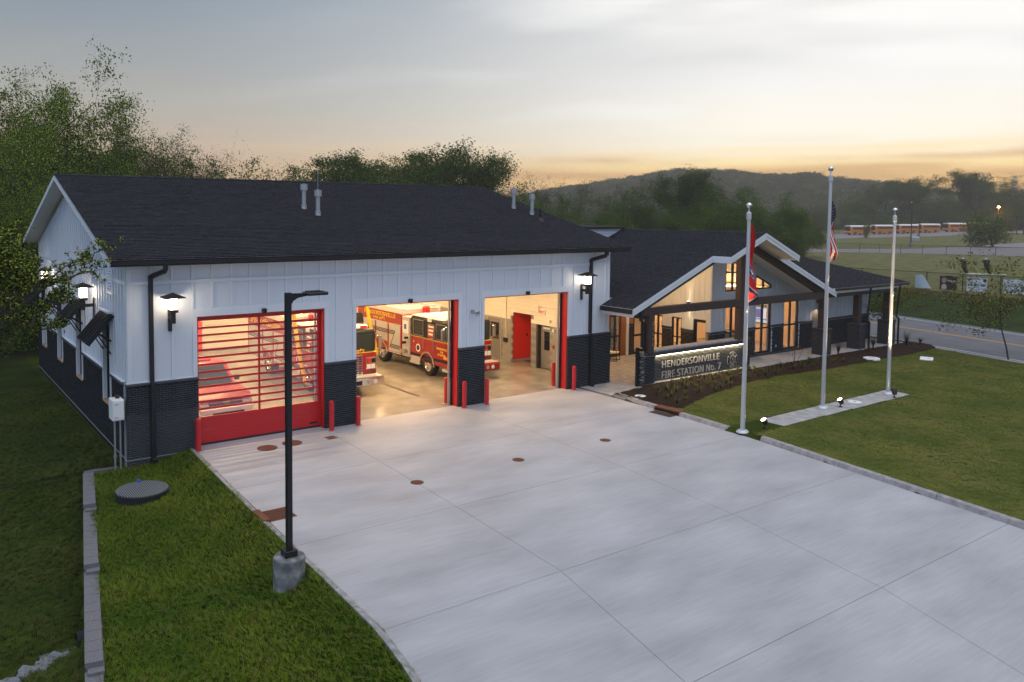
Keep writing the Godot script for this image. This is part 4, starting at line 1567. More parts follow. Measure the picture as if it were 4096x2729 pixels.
	bpart("fascia_board", M.trim, w, 35.7, 3.44, 1.80, 43.3, 3.60, 1.84, 0.005)
	var ge := G.new()
	ge.prism(Transform3D(frame_right(), Vector3(43.46, 0, 0)), PackedVector2Array([Vector2(-1.9, 3.52), Vector2(5.0, 4.67), Vector2(5.0, 4.90), Vector2(-1.9, 3.74)]), 0.04)
	part("rake_board", ge, M.trim, w)
	bpart("porch_ceiling", M.soffit, w, 35.9, 3.55, -0.13, 43.2, 3.59, 1.79)
	# taller rear wing whose white wall shows above the valley
	var t := Node3D.new()
	t.name = "rear_wing"
	h.add_child(t, true)
	bpart("rear_wing_wall", M.siding, t, 20.9, 3.1, -6.6, 28.0, 6.80, -6.22)
	bpart("belt_board", M.trim, t, 20.9, 6.55, -6.219, 28.0, 6.62, -6.19, 0.004)
	for x in [23.0, 24.2, 25.4, 26.6]:
		bpart("batten", M.trim, t, x, 5.0, -6.219, x + 0.06, 6.545, -6.20)
	bpart("eave_fascia", M.black, t, 20.85, 6.84, -6.7, 28.0, 6.93, -6.0, 0.01)
	var gt := G.new()
	gt.quad(Vector3(20.85, 6.94, -6.02), Vector3(28.0, 6.94, -6.02), Vector3(28.0, 6.99, -12.0), Vector3(20.85, 6.99, -12.0), Color(0.036, 0.035, 0.041))
	gt.quad(Vector3(20.85, 3.0, -12.0), Vector3(20.85, 6.98, -12.0), Vector3(28.0, 6.98, -12.0), Vector3(28.0, 3.0, -12.0), Color(0.6, 0.6, 0.6))
	part("upper_roof", gt, M.shingle, t, true)

func porch(h: Node) -> void:
	var t := Node3D.new()
	t.name = "porch_truss"
	h.add_child(t, true)
	bpart("tie_beam", M.timber, t, 21.0, 3.21, 1.43, 42.75, 3.56, 1.72, 0.012)
	for s in [-1, 1]:
		var g := G.new()
		var a = 28.0 + s * 7.45
		var yl := func(x: float) -> float: return 6.55 - 0.41 * absf(x - 28.0)
		var lo := minf(a, 28.0)
		var hi := maxf(a, 28.0)
		g.prism(X(Vector3(0, 0, 1.44)), PackedVector2Array([Vector2(lo, yl.call(lo) - 0.30), Vector2(hi, yl.call(hi) - 0.30), Vector2(hi, yl.call(hi)), Vector2(lo, yl.call(lo))]), 0.27)
		part("rafter", g, M.timber, t)
	bpart("king_post", M.timber, t, 27.83, 1.6, 1.42, 28.17, 6.3, 1.73, 0.012)
	bpart("corner_post", M.timber, t, 21.42, 1.5, 1.40, 21.74, 3.3, 1.72, 0.012)
	bpart("side_beam", M.timber, t, 21.45, 3.0, 0.05, 21.7, 3.22, 1.42, 0.01)
	# house number on the corner post, top to bottom
	var digits := "21532"
	for i in 5:
		letters(t, digits[i], X(Vector3(21.60, 2.72 - 0.23 * i, 1.722)), 0.14, 0.09, 0.008, M.galv, "house_number")
	for q in [[35.45, 1.45], [39.05, 1.40], [42.25, 1.45]]:
		var cx: float = q[0]
		var cz: float = q[1]
		var c := Node3D.new()
		c.name = "porch_column"
		h.add_child(c, true)
		bpart("core", M.mortar, c, cx - 0.34, 0.0, cz - 0.34, cx + 0.34, 1.45, cz + 0.34)
		for f in [[X(Vector3(cx - 0.35, 0.1, cz + 0.35)), 0], [Transform3D(frame_left(), Vector3(cx - 0.35, 0.1, cz - 0.35)), 1], [Transform3D(frame_right(), Vector3(cx + 0.35, 0.1, cz + 0.35)), 2]]:
			lay("brick", c, f[0], 0.70, 1.36, 0.2032, 0.0677, 0.014, 0.08, brick_mats(), brown_tones, [], 0.0, false)
		bpart("column_cap", M.brick_cap, c, cx - 0.38, 1.45, cz - 0.38, cx + 0.38, 1.56, cz + 0.38, 0.03)
		bpart("post", M.timber, c, cx - 0.17, 1.56, cz - 0.17, cx + 0.17, 3.205, cz + 0.17, 0.012)
	for q in [[39.45, 1.88], [42.72, 1.88]]:
		var g := G.new()
		var p := Vector3(q[0], 0, q[1])
		g.tube(p + Vector3(-0.1, 3.6, 0.1), p + Vector3(-0.1, 1.75, -0.06), 0.055, 0.055, 8)
		g.tube(p + Vector3(-0.1, 1.75, -0.06), p + Vector3(0.06, 1.62, 0), 0.055, 0.055, 8)
		g.tube(p + Vector3(0.06, 1.62, 0), p + Vector3(0.06, 0.12, 0), 0.06, 0.06, 8)
		part("porch_downspout", g, M.black, h)
	var g2 := G.new()
	g2.bb(20.75, 3.0, 1.70, 20.88, 3.45, 1.83, 0.012)
	g2.tube(Vector3(20.81, 3.05, 1.76), Vector3(21.30, 2.85, 1.50), 0.07, 0.07, 4)
	g2.bb(21.24, 1.62, 1.44, 21.36, 2.90, 1.56, 0.012)
	g2.bb(21.12, 0.02, 1.20, 21.25, 1.75, 1.33, 0.012)
	g2.bb(21.12, 1.62, 1.20, 21.36, 1.75, 1.56, 0.012)
	part("porch_downspout", g2, M.black, h)

func rooms(h: Node) -> void:
	var it := Node3D.new()
	it.name = "day_room"
	h.add_child(it, true)
	var wall := mat("warm_wall", 0.66, 0.52, 0.36, 0.8)
	bpart("floor", M.bay_floor, it, 28.3, 0.0, -6.0, 36.9, 0.05, -0.42)
	poly_wall(it, "rear_wall", wall, X(Vector3(0, 0, -6.0)), [[28.3, 0.05], [36.9, 0.05], [36.9, 3.6], [34.8, 3.6], [28.3, 6.3]], 0.15)
	bpart("end_wall", wall, it, 36.9, 0.05, -6.0, 37.05, 3.6, -0.42)
	bpart("low_ceiling", M.white, it, 34.9, 3.52, -6.0, 36.9, 3.58, -0.42)
	bpart("partition", wall, it, 28.28, 0.05, -6.0, 28.34, 6.2, -4.6)
	bpart("lobby_rear", wall, it, 23.2, 0.0, -8.2, 28.28, 3.0, -8.0)
	bpart("lobby_floor", M.bay_floor, it, 23.2, 0.0, -8.0, 28.28, 0.05, -4.81)
	bpart("lobby_ceiling", M.white, it, 23.2, 3.0, -8.0, 28.28, 3.08, -4.81)
	var tv := Node3D.new()
	tv.name = "television"
	it.add_child(tv, true)
	bpart("bezel", M.black, tv, 36.82, 1.15, -4.4, 36.88, 2.25, -2.3, 0.01)
	var g := G.new()
	g.quad_uv(Vector3(36.815, 1.2, -4.35), Vector3(36.815, 1.2, -2.35), Vector3(36.815, 2.2, -2.35), Vector3(36.815, 2.2, -4.35))
	var im := Image.create(160, 80, false, Image.FORMAT_RGB8)
	im.fill(Color(0.75, 0.8, 0.85))
	im.fill_rect(Rect2i(0, 0, 160, 8), Color(0.2, 0.4, 0.5))
	im.fill_rect(Rect2i(0, 14, 90, 42), Color(0.08, 0.2, 0.6))
	im.fill_rect(Rect2i(96, 14, 60, 42), Color(0.85, 0.85, 0.9))
	im.fill_rect(Rect2i(118, 20, 30, 36), Color(0.5, 0.25, 0.3))
	im.fill_rect(Rect2i(20, 24, 14, 32), Color(0.05, 0.1, 0.3))
	im.fill_rect(Rect2i(48, 22, 16, 34), Color(0.1, 0.12, 0.35))
	im.fill_rect(Rect2i(0, 60, 160, 6), Color(0.25, 0.5, 0.6))
	var sm := mat("screen", 0.1, 0.1, 0.1, 0.3)
	sm.emission_enabled = true
	sm.emission_texture = tex(im)
	sm.emission = Color.WHITE
	sm.emission_operator = BaseMaterial3D.EMISSION_OP_MULTIPLY
	sm.emission_energy_multiplier = 1.1
	part("screen", g, sm, tv)
	for q in [[30.6, -1.7, 0.3], [32.5, -1.4, -0.2], [33.2, -2.6, 0.1]]:
		var c := Node3D.new()
		c.name = "recliner"
		it.add_child(c, true)
		var x := X(Vector3(q[0], 0.05, q[1]), q[2])
		var gs := G.new()
		gs.cbox(x * X(Vector3(0, 0.25, 0)), Vector3(0.9, 0.4, 0.85), 0.06)
		part("seat", gs, M.leather, c)
		var gb := G.new()
		gb.cbox(x * X(Vector3(-0.42, 0.7, 0), 0, 0, 0.2), Vector3(0.28, 0.95, 0.8), 0.08)
		part("backrest", gb, M.leather, c)
		for s in [-1, 1]:
			var ga := G.new()
			ga.cbox(x * X(Vector3(0.02, 0.42, s * 0.46)), Vector3(0.85, 0.5, 0.2), 0.06)
			part("armrest", ga, M.leather, c)
	for q in [[33.2, 3.62, -3.0], [34.3, 3.55, -3.3]]:
		var p := Node3D.new()
		p.name = "bar_pendant"
		it.add_child(p, true)
		bpart("glow_bar", M.lamp_white, p, q[0] - 0.5, q[1] - 0.05, q[2] - 0.04, q[0] + 0.5, q[1] + 0.02, q[2] + 0.04, 0.01)
		var gw := G.new()
		for s in [-0.4, 0.4]:
			gw.tube(Vector3(q[0] + s, q[1], q[2]), Vector3(q[0], q[1] + 0.9, q[2]), 0.008, 0.008, 4)
		part("cable", gw, M.black, p)
		omni(Vector3(q[0], q[1] - 0.10, q[2]), 4.5, 0.06, Color(1.0, 0.74, 0.42))
	for q in [[30.5, 5.0, -4.5], [33.6, 4.6, -5.5]]:
		bpart("ceiling_panel_light", M.lamp, it, q[0] - 0.6, q[1] - 0.03, q[2] - 0.6, q[0] + 0.6, q[1], q[2] + 0.6, 0.005)
		area(Vector3(q[0], q[1] - 0.05, q[2]), Vector3(-PI / 2, 0, 0), 1.2, 1.2, 18.0, Color(1.0, 0.76, 0.46))
	bpart("lobby_light", M.lamp, it, 24.0, 2.95, -6.6, 25.2, 2.99, -5.8, 0.005)
	area(Vector3(24.6, 2.93, -6.2), Vector3(-PI / 2, 0, 0), 1.2, 0.8, 9.0, Color(1.0, 0.78, 0.52))
	bpart("reception_desk", M.wood_table, it, 25.6, 0.05, -7.2, 27.6, 1.05, -6.6, 0.02)
	# round downlight in the entry court soffit
	var gl := G.new()
	gl.tube(Vector3(24.6, 4.98, -1.8), Vector3(24.6, 4.90, -1.8), 0.16, 0.16, 16)
	part("soffit_lamp", gl, M.lamp, h)
	omni(Vector3(24.6, 4.80, -1.8), 11.0, 0.14, Color(1.0, 0.80, 0.54))

func sign_wall() -> void:
	brick_budget = 300
	var s := thing("sign_wall", "low dark brick sign wall carrying raised station lettering under a light strip", "sign wall")
	bpart("wall_core", M.mortar, s, 21.95, 0.0, 1.08, 28.55, 1.34, 1.439)
	var core: Node = s.get_child(0)
	lay("brick", core, X(Vector3(21.95, 0.06, 1.45)), 6.6, 1.24, 0.2032, 0.0677, 0.014, 0.08, brick_mats(), tones)
	for q in [[21.32, 21.95, 1.5], [28.55, 28.86, 1.62]]:
		var pr := brick_panel(s, "pillar", X(Vector3(q[0], 0.0, 1.62)), q[1] - q[0], q[2], 0.6, true, false)
		lay("brick", pr, Transform3D(frame_left(), Vector3(q[0] + 0.004, 0.0, 1.03)), 0.58, q[2] - 0.1, 0.2032, 0.0677, 0.014, 0.05, brick_mats(), tones, [], 0.0, false)
	bpart("coping", M.brick_cap, s, 21.96, 1.345, 1.04, 28.54, 1.50, 1.60, 0.02)
	bpart("coping_top", M.kerb_concrete, s, 21.8, 1.502, 1.05, 28.54, 1.60, 1.58, 0.03)
	bpart("base_flashing", M.alum, s, 21.34, 0.13, 1.452, 28.84, 0.145, 1.63)
	letters(s, "HENDERSONVILLE", X(Vector3(22.54, 0.725, 1.47)), 0.30, 4.14, 0.03, M.letter)
	letters(s, "FIRE STATION No. 7", X(Vector3(22.54, 0.245, 1.47)), 0.31, 4.27, 0.03, M.letter)
	emblem(s, Vector3(27.65, 0.61, 1.475), 0.40)
	bpart("light_strip", M.led, s, 22.13, 1.318, 1.545, 28.46, 1.343, 1.575)
	area(Vector3(25.3, 1.312, 1.555), Vector3(deg_to_rad(-78), 0, 0), 6.3, 0.03, 11.0, Color(1.0, 0.87, 0.66))

func emblem(s: Node, c: Vector3, r: float) -> void:
	# the fire service cross: four flared arms round a disc
	var e := Node3D.new()
	e.name = "emblem"
	s.add_child(e, true)
	var arm := func(k: float, grow: float) -> PackedVector2Array:
		var p := PackedVector2Array()
		for q in [[-0.14, 0.16], [0.14, 0.16], [0.26, 0.52], [0.54, 0.80], [0.34, 0.93], [0.14, 0.93], [0.0, 1.0], [-0.14, 0.93], [-0.34, 0.93], [-0.54, 0.80], [-0.26, 0.52]]:
			p.append(Vector2(q[0] * k, 0.55 + (q[1] - 0.55) * grow) * r)
		return p
	for i in 4:
		var x := X(c, 0, 0, i * PI / 2)
		var g := G.new()
		g.prism(x, arm.call(1.0, 1.0), 0.02)
		part("cross_edge", g, M.letter, e)
		g = G.new()
		g.prism(x * X(Vector3(0, 0, 0.021)), arm.call(0.82, 0.86), 0.006)
		part("cross_field", g, M.black, e)
	var disc := G.new()
	disc.lathe(X(c, 0, PI / 2), [Vector2(0.47 * r, 0.02), Vector2(0.47 * r, 0.029), Vector2(0.001, 0.0291)], 28)
	part("disc", disc, M.black, e)
	var ring := G.new()
	for q in [[0.54, 0.44, 0.031]]:
		var n := 28
		for i in n:
			var a := TAU * i / n
			var b := TAU * (i + 1) / n
			var z := q[2] as float
			var pa := Vector3(cos(a), sin(a), 0)
			var pb := Vector3(cos(b), sin(b), 0)
			ring.quad(c + pa * q[1] * r + Vector3(0, 0, z), c + pa * q[0] * r + Vector3(0, 0, z), c + pb * q[0] * r + Vector3(0, 0, z), c + pb * q[1] * r + Vector3(0, 0, z))
	part("ring", ring, M.letter, e)
	var bars := G.new()
	for i in 4:
		var d := Vector2.from_angle(PI / 4 + i * PI / 2)
		bars.cbox(X(c + Vector3(d.x, d.y, 0) * r * 0.62 + Vector3(0, 0, 0.027), 0, 0, PI / 4 + i * PI / 2), Vector3(r * 0.22, 0.014, 0.008), 0.002)
	part("divider", bars, M.letter, e)
	var bird := G.new()
	bird.prism(X(c + Vector3(0, 0, 0.032)), PackedVector2Array([Vector2(-0.10, 0.10), Vector2(-0.02, 0.06), Vector2(0.03, 0.12), Vector2(0.03, 0.03), Vector2(0.10, -0.02), Vector2(-0.01, -0.01), Vector2(-0.04, 0.03)]), 0.004)
	for y in [-0.06, -0.09, -0.12]:
		bird.box(c.x - 0.12, c.y + y, c.z + 0.03, c.x + 0.12, c.y + y + 0.01, c.z + 0.036)
	part("device", bird, M.letter, e)
	letters(e, "FIRE", X(c + Vector3(-0.10, r * 0.60, 0.03)), 0.09, 0.20, 0.006, M.letter, "emblem_letter", true)
	letters(e, "DEPT", X(c + Vector3(-0.105, -r * 0.83, 0.03)), 0.09, 0.21, 0.006, M.letter, "emblem_letter", true)

# ---------------------------------------------------------------- fittings
func lantern(label: String, at: Vector3, turn: float) -> void:
	var o := thing("wall_lantern", label, "wall lantern", at, turn, "lanterns on the engine hall walls")
	bpart("wall_plate", M.bronze, o, -0.06, -0.40, 0.002, 0.06, 0.30, 0.04, 0.01)
	bpart("arm", M.bronze, o, -0.05, -0.02, 0.041, 0.05, 0.09, 0.40, 0.01)
	bpart("arm_block", M.bronze, o, -0.07, -0.12, 0.30, 0.07, 0.22, 0.42, 0.012)
	bpart("base_cup", M.bronze, o, -0.13, 0.22, 0.23, 0.13, 0.32, 0.49, 0.012)
	var g := G.new()
	for sx in [-1, 1]:
		for sz in [-1, 1]:
			g.box(sx * 0.125 - 0.008, 0.32, 0.36 + sz * 0.125 - 0.008, sx * 0.125 + 0.008, 0.68, 0.36 + sz * 0.125 + 0.008)
	for k in 4:
		var b := Basis(UP, k * PI / 2)
		g.xbox(Transform3D(b, Vector3(0, 0.5, 0.36) + b * Vector3(0.0, 0, 0.127)), Vector3(0.012, 0.36, 0.008))
		g.xbox(Transform3D(b * Basis(Vector3.BACK, 0.7), Vector3(0, 0.62, 0.36) + b * Vector3(0.06, 0, 0.127)), Vector3(0.10, 0.012, 0.008))
	part("cage", g, M.bronze, o)
	bpart("glowing_glass", M.lamp_white, o, -0.115, 0.325, 0.245, 0.115, 0.675, 0.475, 0.01)
	var gr := G.new()
	var p := [Vector3(-0.31, 0.68, 0.05), Vector3(0.31, 0.68, 0.05), Vector3(0.31, 0.68, 0.67), Vector3(-0.31, 0.68, 0.67)]
	var q := []
	for k in 4:
		q.append(p[k] + Vector3(0, 0.03, 0))
	var apex := Vector3(0, 0.85, 0.36)
	for k in 4:
		var n := (k + 1) % 4
		gr.tri(q[n], q[k], apex)
		gr.quad(p[n], p[k], q[k], q[n])
	gr.quad(p[0], p[1], p[2], p[3])
	part("hood", gr, M.bronze, o)
	omni(o.transform * Vector3(0, 0.5, 0.36), 0.26, 0.10, Color(1.0, 0.80, 0.58))

func fittings() -> void:
	lantern("lit bronze lantern on the white front wall left of the closed red bay door", Vector3(1.34, 4.28, -0.05), 0.0)
	lantern("lit bronze lantern on the white front wall right of the last open bay", Vector3(18.98, 4.28, -0.05), 0.0)
	lantern("lit bronze lantern on the grey-white side wall nearer the front corner", Vector3(0.04, 4.28, -4.78), -PI / 2)
	lantern("lit bronze lantern on the grey-white side wall at its far end", Vector3(0.04, 4.28, -13.6), -PI / 2)
	var where := ["closed red bay door", "open middle bay", "open bay beside the horn speaker"]
	var xs := [4.41, 10.14, 15.87]
	for i in 3:
		var o := thing("door_sensor", "small black door sensor on the white board above the " + where[i], "sensor", Vector3(xs[i], 4.33, -0.04), 0.0, "sensors above the bay doors")
		var g := G.new()
		g.lathe(X(Vector3(0, 0, 0.0), 0, PI / 2), [Vector2(0.001, 0), Vector2(0.08, 0.0), Vector2(0.085, 0.06), Vector2(0.07, 0.13), Vector2(0.001, 0.14)], 14)
		part("housing", g, M.black, o)
		bpart("visor", M.black, o, -0.07, 0.05, 0.02, 0.07, 0.085, 0.17, 0.01)
		bpart("lens", M.dark_glass, o, -0.04, -0.03, 0.138, 0.04, 0.02, 0.148, 0.004)
	var hs := thing("horn_speaker", "grey horn loudspeaker on the white wall between the two open bays", "loudspeaker", Vector3(13.05, 3.72, -0.05))
	var gh := G.new()
	gh.lathe(X(Vector3(0, 0, 0.14), 0.25, PI / 2 + 0.25), [Vector2(0.03, -0.02), Vector2(0.04, 0.05), Vector2(0.06, 0.12), Vector2(0.115, 0.2), Vector2(0.13, 0.22), Vector2(0.11, 0.2), Vector2(0.04, 0.1), Vector2(0.001, 0.09)], 16)
	part("horn", gh, M.galv, hs)
	bpart("bracket", M.galv, hs, -0.05, -0.05, 0.0, 0.05, 0.1, 0.16, 0.015)
	# electrical cabinet at the corner
	var eb := thing("control_cabinet", "small white electrical cabinet on conduits beside the dark brick corner", "electrical cabinet", Vector3(-0.06, 0, -0.35))
	bpart("cabinet", M.white, eb, -0.36, 1.28, -0.10, -0.02, 1.92, 0.42, 0.015)
	bpart("cabinet_door", M.white, eb, -0.34, 1.31, 0.421, -0.04, 1.89, 0.44, 0.008)
	bpart("beacon", M.rust_dark, eb, -0.22, 1.92, 0.05, -0.10, 2.02, 0.2, 0.02)
	bpart("hinge", M.steel, eb, -0.30, 1.78, 0.441, -0.2, 1.81, 0.452, 0.003)
	bpart("hinge", M.steel, eb, -0.30, 1.38, 0.441, -0.2, 1.41, 0.452, 0.003)
	for q in [-0.10, -0.26]:
		var g := G.new()
		g.tube(Vector3(q, -0.30, 0.2), Vector3(q, 1.28, 0.2), 0.03, 0.03, 8)
		g.tube(Vector3(q, 0.1, 0.2), Vector3(q, 0.18, 0.2), 0.045, 0.045, 8)
		part("conduit", g, M.galv, eb)
	# roof vents
	var vl := ["left vent pipe of the pair high on the dark roof's left half", "vent pipe with a thin lightning rod on the roof's left half", "vent pipe nearest the roof's sloping right end", "vent pipe with a thin rod above a black stub pipe, at the roof's right"]
	var vp := [Vector3(8.0, 7.68, -4.75), Vector3(8.20, 7.43, -3.86), Vector3(19.2, 7.76, -5.1), Vector3(19.52, 7.48, -4.1)]
	for i in 4:
		var o := thing("roof_vent", "galvanised " + vl[i], "vent pipe", vp[i], 0.0, "vent pipes on the engine hall roof")
		var g := G.new()
		g.lathe(X(Vector3.ZERO), [Vector2(0.20, -0.05), Vector2(0.12, 0.06), Vector2(0.10, 0.22)], 14)
		part("boot", g, M.galv, o)
		g = G.new()
		g.lathe(X(Vector3.ZERO), [Vector2(0.10, 0.2), Vector2(0.125, 0.21), Vector2(0.125, 0.24), Vector2(0.085, 0.25), Vector2(0.085, 0.86)], 14)
		part("pipe", g, M.galv, o)
		g = G.new()
		g.lathe(X(Vector3.ZERO), [Vector2(0.09, 0.82), Vector2(0.145, 0.83), Vector2(0.145, 1.06), Vector2(0.15, 1.08), Vector2(0.001, 1.10)], 14)
		part("cap", g, M.galv, o)
		if i % 2:
			g = G.new()
			g.tube(Vector3(0, 1.08, 0), Vector3(0, 1.95, 0), 0.012, 0.008, 5)
			part("rod", g, M.galv, o)
			bpart("cable_plate", M.galv, o, -0.5, -0.06, 0.05, -0.15, -0.03, 0.12)
	var st := thing("stub_pipe", "short black stub pipe on the roof below the right-hand vents", "vent pipe", Vector3(19.25, 7.25, -3.15))
	var gs := G.new()
	gs.lathe(X(Vector3.ZERO), [Vector2(0.22, -0.08), Vector2(0.13, 0.1), Vector2(0.075, 0.2), Vector2(0.075, 0.62), Vector2(0.001, 0.63)], 12)
	part("pipe", gs, M.black, st)
	# bollards
	var bo := thing("bollard", "", "bollard", Vector3(2.09, 0, 0.26))
	var gb := G.new()
	gb.lathe(X(Vector3.ZERO), [Vector2(0.088, -0.02), Vector2(0.088, 0.99), Vector2(0.078, 1.035), Vector2(0.05, 1.062), Vector2(0.001, 1.072)], 18)
	part("post", gb, M.bollard_red, bo)
	var gf := G.new()
	gf.lathe(X(Vector3.ZERO), [Vector2(0.17, 0.002), Vector2(0.15, 0.012), Vector2(0.09, 0.014)], 18)
	part("concrete_collar", gf, M.kerb_concrete, bo)
	var bp := [[2.09, 0.26, "at the grass edge left of the closed red bay door"], [6.71, 0.37, "in front of the left edge of the first brick pier between bays"], [7.81, 0.27, "at the left edge of the middle bay opening"], [12.35, -0.79, "standing just inside the middle bay at its right"], [12.5, 0.26, "in front of the brick pier under the horn speaker"], [13.58, 0.28, "at the left edge of the last open bay"], [18.17, -0.89, "standing just inside the last bay at its right"], [18.34, 0.26, "in front of the brick pier right of the last bay"]]
	for i in bp.size():
		var l: String = "red steel bollard " + bp[i][2]
		if i == 0:
			bo.set_meta("label", l)
			bo.set_meta("group", "red bollards guarding the bays")
		else:
			copy(bo, Vector3(bp[i][0], 0, bp[i][1]), 0.0, l, "red bollards guarding the bays")
	# covers in the apron
	var cov := [[4.05, 1.11, 0.30, "round rusty manhole cover before the closed bay, left of its twin", "manhole cover"], [4.95, 1.02, 0.30, "round rusty manhole cover behind the black light pole", "manhole cover"], [6.32, 6.61, 0.16, "small round drain cover on the apron nearest the light pole", "drain cover"], [10.06, 6.57, 0.16, "small round drain cover in the middle of the apron", "drain cover"], [13.9, 6.52, 0.16, "small round drain cover on the apron nearest the flagpoles", "drain cover"]]
	for q in cov:
		var o := thing("apron_cover", q[3], q[4], Vector3(q[0], 0, q[1]), 0.3, "iron covers in the concrete apron")
		var g := G.new()
		g.lathe(X(Vector3.ZERO), [Vector2(q[2] + 0.03, 0.002), Vector2(q[2] + 0.03, 0.006), Vector2(q[2] + 0.005, 0.007)], 24)
		part("ring", g, M.rust_dark, o)
		g = G.new()
		g.lathe(X(Vector3.ZERO), [Vector2(q[2], 0.003), Vector2(q[2], 0.010), Vector2(q[2] * 0.9, 0.011), Vector2(q[2] * 0.86, 0.008), Vector2(0.001, 0.009)], 24)
		for k in 5:
			g.box(-q[2] * 0.6, 0.009, q[2] * (-0.5 + 0.25 * k) - 0.01, q[2] * 0.6, 0.013, q[2] * (-0.5 + 0.25 * k) + 0.01)
		part("lid", g, M.rust, o)
	var sq := thing("valve_plate", "square rusty plate in the concrete in front of the first brick pier", "drain cover", Vector3(6.3, 0, 1.15), 0.1)
	bpart("plate", M.rust, sq, -0.17, 0.002, -0.17, 0.17, 0.010, 0.17, 0.003)
	# kerb inlets
	var gi := thing("drain_grate", "rusty iron drain grate beside the kerb near the light pole base", "drain grate", Vector3(2.12, 0, 6.7))
	bpart("rim", M.rust, gi, -0.34, 0.002, -0.38, 0.34, 0.008, -0.33)
	bpart("rim", M.rust, gi, -0.34, 0.002, 0.33, 0.34, 0.008, 0.38)
	for k in 12:
		bpart("bar", M.rust, gi, -0.33 + 0.057 * k, 0.003, -0.33, -0.30 + 0.057 * k, 0.016, 0.33)
	bpart("pit", M.rubber, gi, -0.34, -0.03, -0.33, 0.34, 0.003, 0.33)
	bpart("kerb_hood", M.rust, gi, -0.56, 0.0, -0.40, -0.36, 0.085, 0.40, 0.012)
	var ki := thing("kerb_inlet", "rusty iron kerb inlet with dark throat beside the lawn corner", "drain inlet", Vector3(18.55, 0, 5.15), 0.055)
	bpart("hood", M.rust, ki, 0.05, 0.10, -0.60, 0.42, 0.16, 0.60, 0.015)
	bpart("throat", M.rubber, ki, 0.09, 0.0, -0.56, 0.30, 0.10, 0.56)
	bpart("cheek", M.rust, ki, 0.04, 0.0, -0.60, 0.30, 0.10, -0.55, 0.01)
	bpart("cheek", M.rust, ki, 0.04, 0.0, 0.55, 0.30, 0.10, 0.60, 0.01)
	bpart("apron_plate", M.rust_dark, ki, -0.42, 0.002, -0.50, 0.03, 0.009, 0.50)
	# light pole on its concrete foot
	var lp := thing("light_pole", "black square light pole on a round concrete foot in the grass", "light pole", Vector3(1.0, -0.44, 9.98))
	var gc := G.new()
	gc.lathe(X(Vector3.ZERO), [Vector2(0.335, -0.3), Vector2(0.335, 0.80), Vector2(0.32, 0.825), Vector2(0.001, 0.83)], 28)
	part("concrete_foot", gc, M.old_concrete, lp)
	bpart("base_cover", M.black, lp, -0.14, 0.83, -0.14, 0.14, 0.97, 0.14, 0.01)
	bpart("shaft", M.black, lp, -0.06, 0.97, -0.06, 0.06, 6.42, 0.06, 0.008)
	bpart("hand_hole", M.dark_metal, lp, 0.061, 1.35, -0.035, 0.068, 1.55, 0.035, 0.003)
	var ga := G.new()
	ga.prism(Transform3D(Basis(Vector3.RIGHT, UP, Vector3.BACK), Vector3(0, 6.42, -0.04)), PackedVector2Array([Vector2(0.06, -0.02), Vector2(0.06, -0.26), Vector2(0.10, -0.18), Vector2(0.2, -0.12), Vector2(0.45, -0.08), Vector2(0.45, -0.03)]), 0.08)
	part("arm", ga, M.black, lp)
	bpart("lamp_head", M.black, lp, 0.38, 6.34, -0.16, 0.86, 6.41, 0.16, 0.02)
	for k in 7:
		bpart("cooling_fin", M.dark_metal, lp, 0.44 + 0.05 * k, 6.41, -0.13, 0.455 + 0.05 * k, 6.43, 0.13)
	# tank hatch
	var th := thing("tank_hatch", "large round grey tank hatch standing proud of the grass", "tank hatch", Vector3(-0.16, -0.47, 2.42))
	var gt := G.new()
	gt.lathe(X(Vector3.ZERO), [Vector2(0.68, -0.05), Vector2(0.68, 0.24), Vector2(0.72, 0.25), Vector2(0.72, 0.30), Vector2(0.70, 0.31), Vector2(0.001, 0.315)], 40)
	part("riser", gt, M.rubber, th)
	for k in 25:
		var zz := -0.66 + 0.055 * k
		var hw := sqrt(maxf(0.69 * 0.69 - zz * zz, 0.01))
		bpart("rib", M.galv, th, zz - 0.014, 0.313, -hw, zz + 0.014, 0.332, hw)
	var gv := G.new()
	gv.lathe(X(Vector3(0.05, 0.32, -0.6)), [Vector2(0.05, 0), Vector2(0.05, 0.06), Vector2(0.035, 0.1), Vector2(0.001, 0.11)], 10)
	part("vent_knob", gv, M.blue, th)
	# valve rings
	for q in [[-0.35, -0.40, -1.85, 0.30, "white concrete ring in the dark grass by the brick corner"], [19.5, 0.09, 3.0, 0.17, "white concrete valve ring in the mulch near the kerb point"], [36.4, 0.13, 3.7, 0.34, "white concrete valve ring in the mulch near the porch columns"]]:
		var o := thing("valve_ring", q[4], "valve ring", Vector3(q[0], q[1], q[2]), 0.0, "white concrete rings")
		var g := G.new()
		g.lathe(X(Vector3.ZERO), [Vector2(q[3] + 0.08, -0.03), Vector2(q[3] + 0.06, 0.05), Vector2(q[3] * 0.55, 0.06), Vector2(q[3] * 0.5, 0.03)], 20)
		part("ring", g, M.white, o)
		g = G.new()
		g.lathe(X(Vector3.ZERO), [Vector2(q[3] * 0.5, 0.02), Vector2(0.001, 0.025)], 16)
		part("lid", g, M.galv, o)
	var vb := thing("meter_box", "white rectangular meter box lid lying in the lawn", "meter box", Vector3(38.9, 0.1, 5.3), 0.4)
	bpart("lid", M.white, vb, -0.5, 0.0, -0.3, 0.5, 0.06, 0.3, 0.01)
	bpart("slot", M.galv, vb, -0.1, 0.061, 0.05, 0.1, 0.066, 0.15)
	var pv := thing("path_cover", "pale round cover set in the flagpole path", "drain cover", Vector3(26.1, 0.118, 8.45))
	var gp := G.new()
	gp.lathe(X(Vector3.ZERO), [Vector2(0.26, 0.002), Vector2(0.24, 0.008), Vector2(0.001, 0.009)], 20)
	part("lid", gp, M.white, pv)
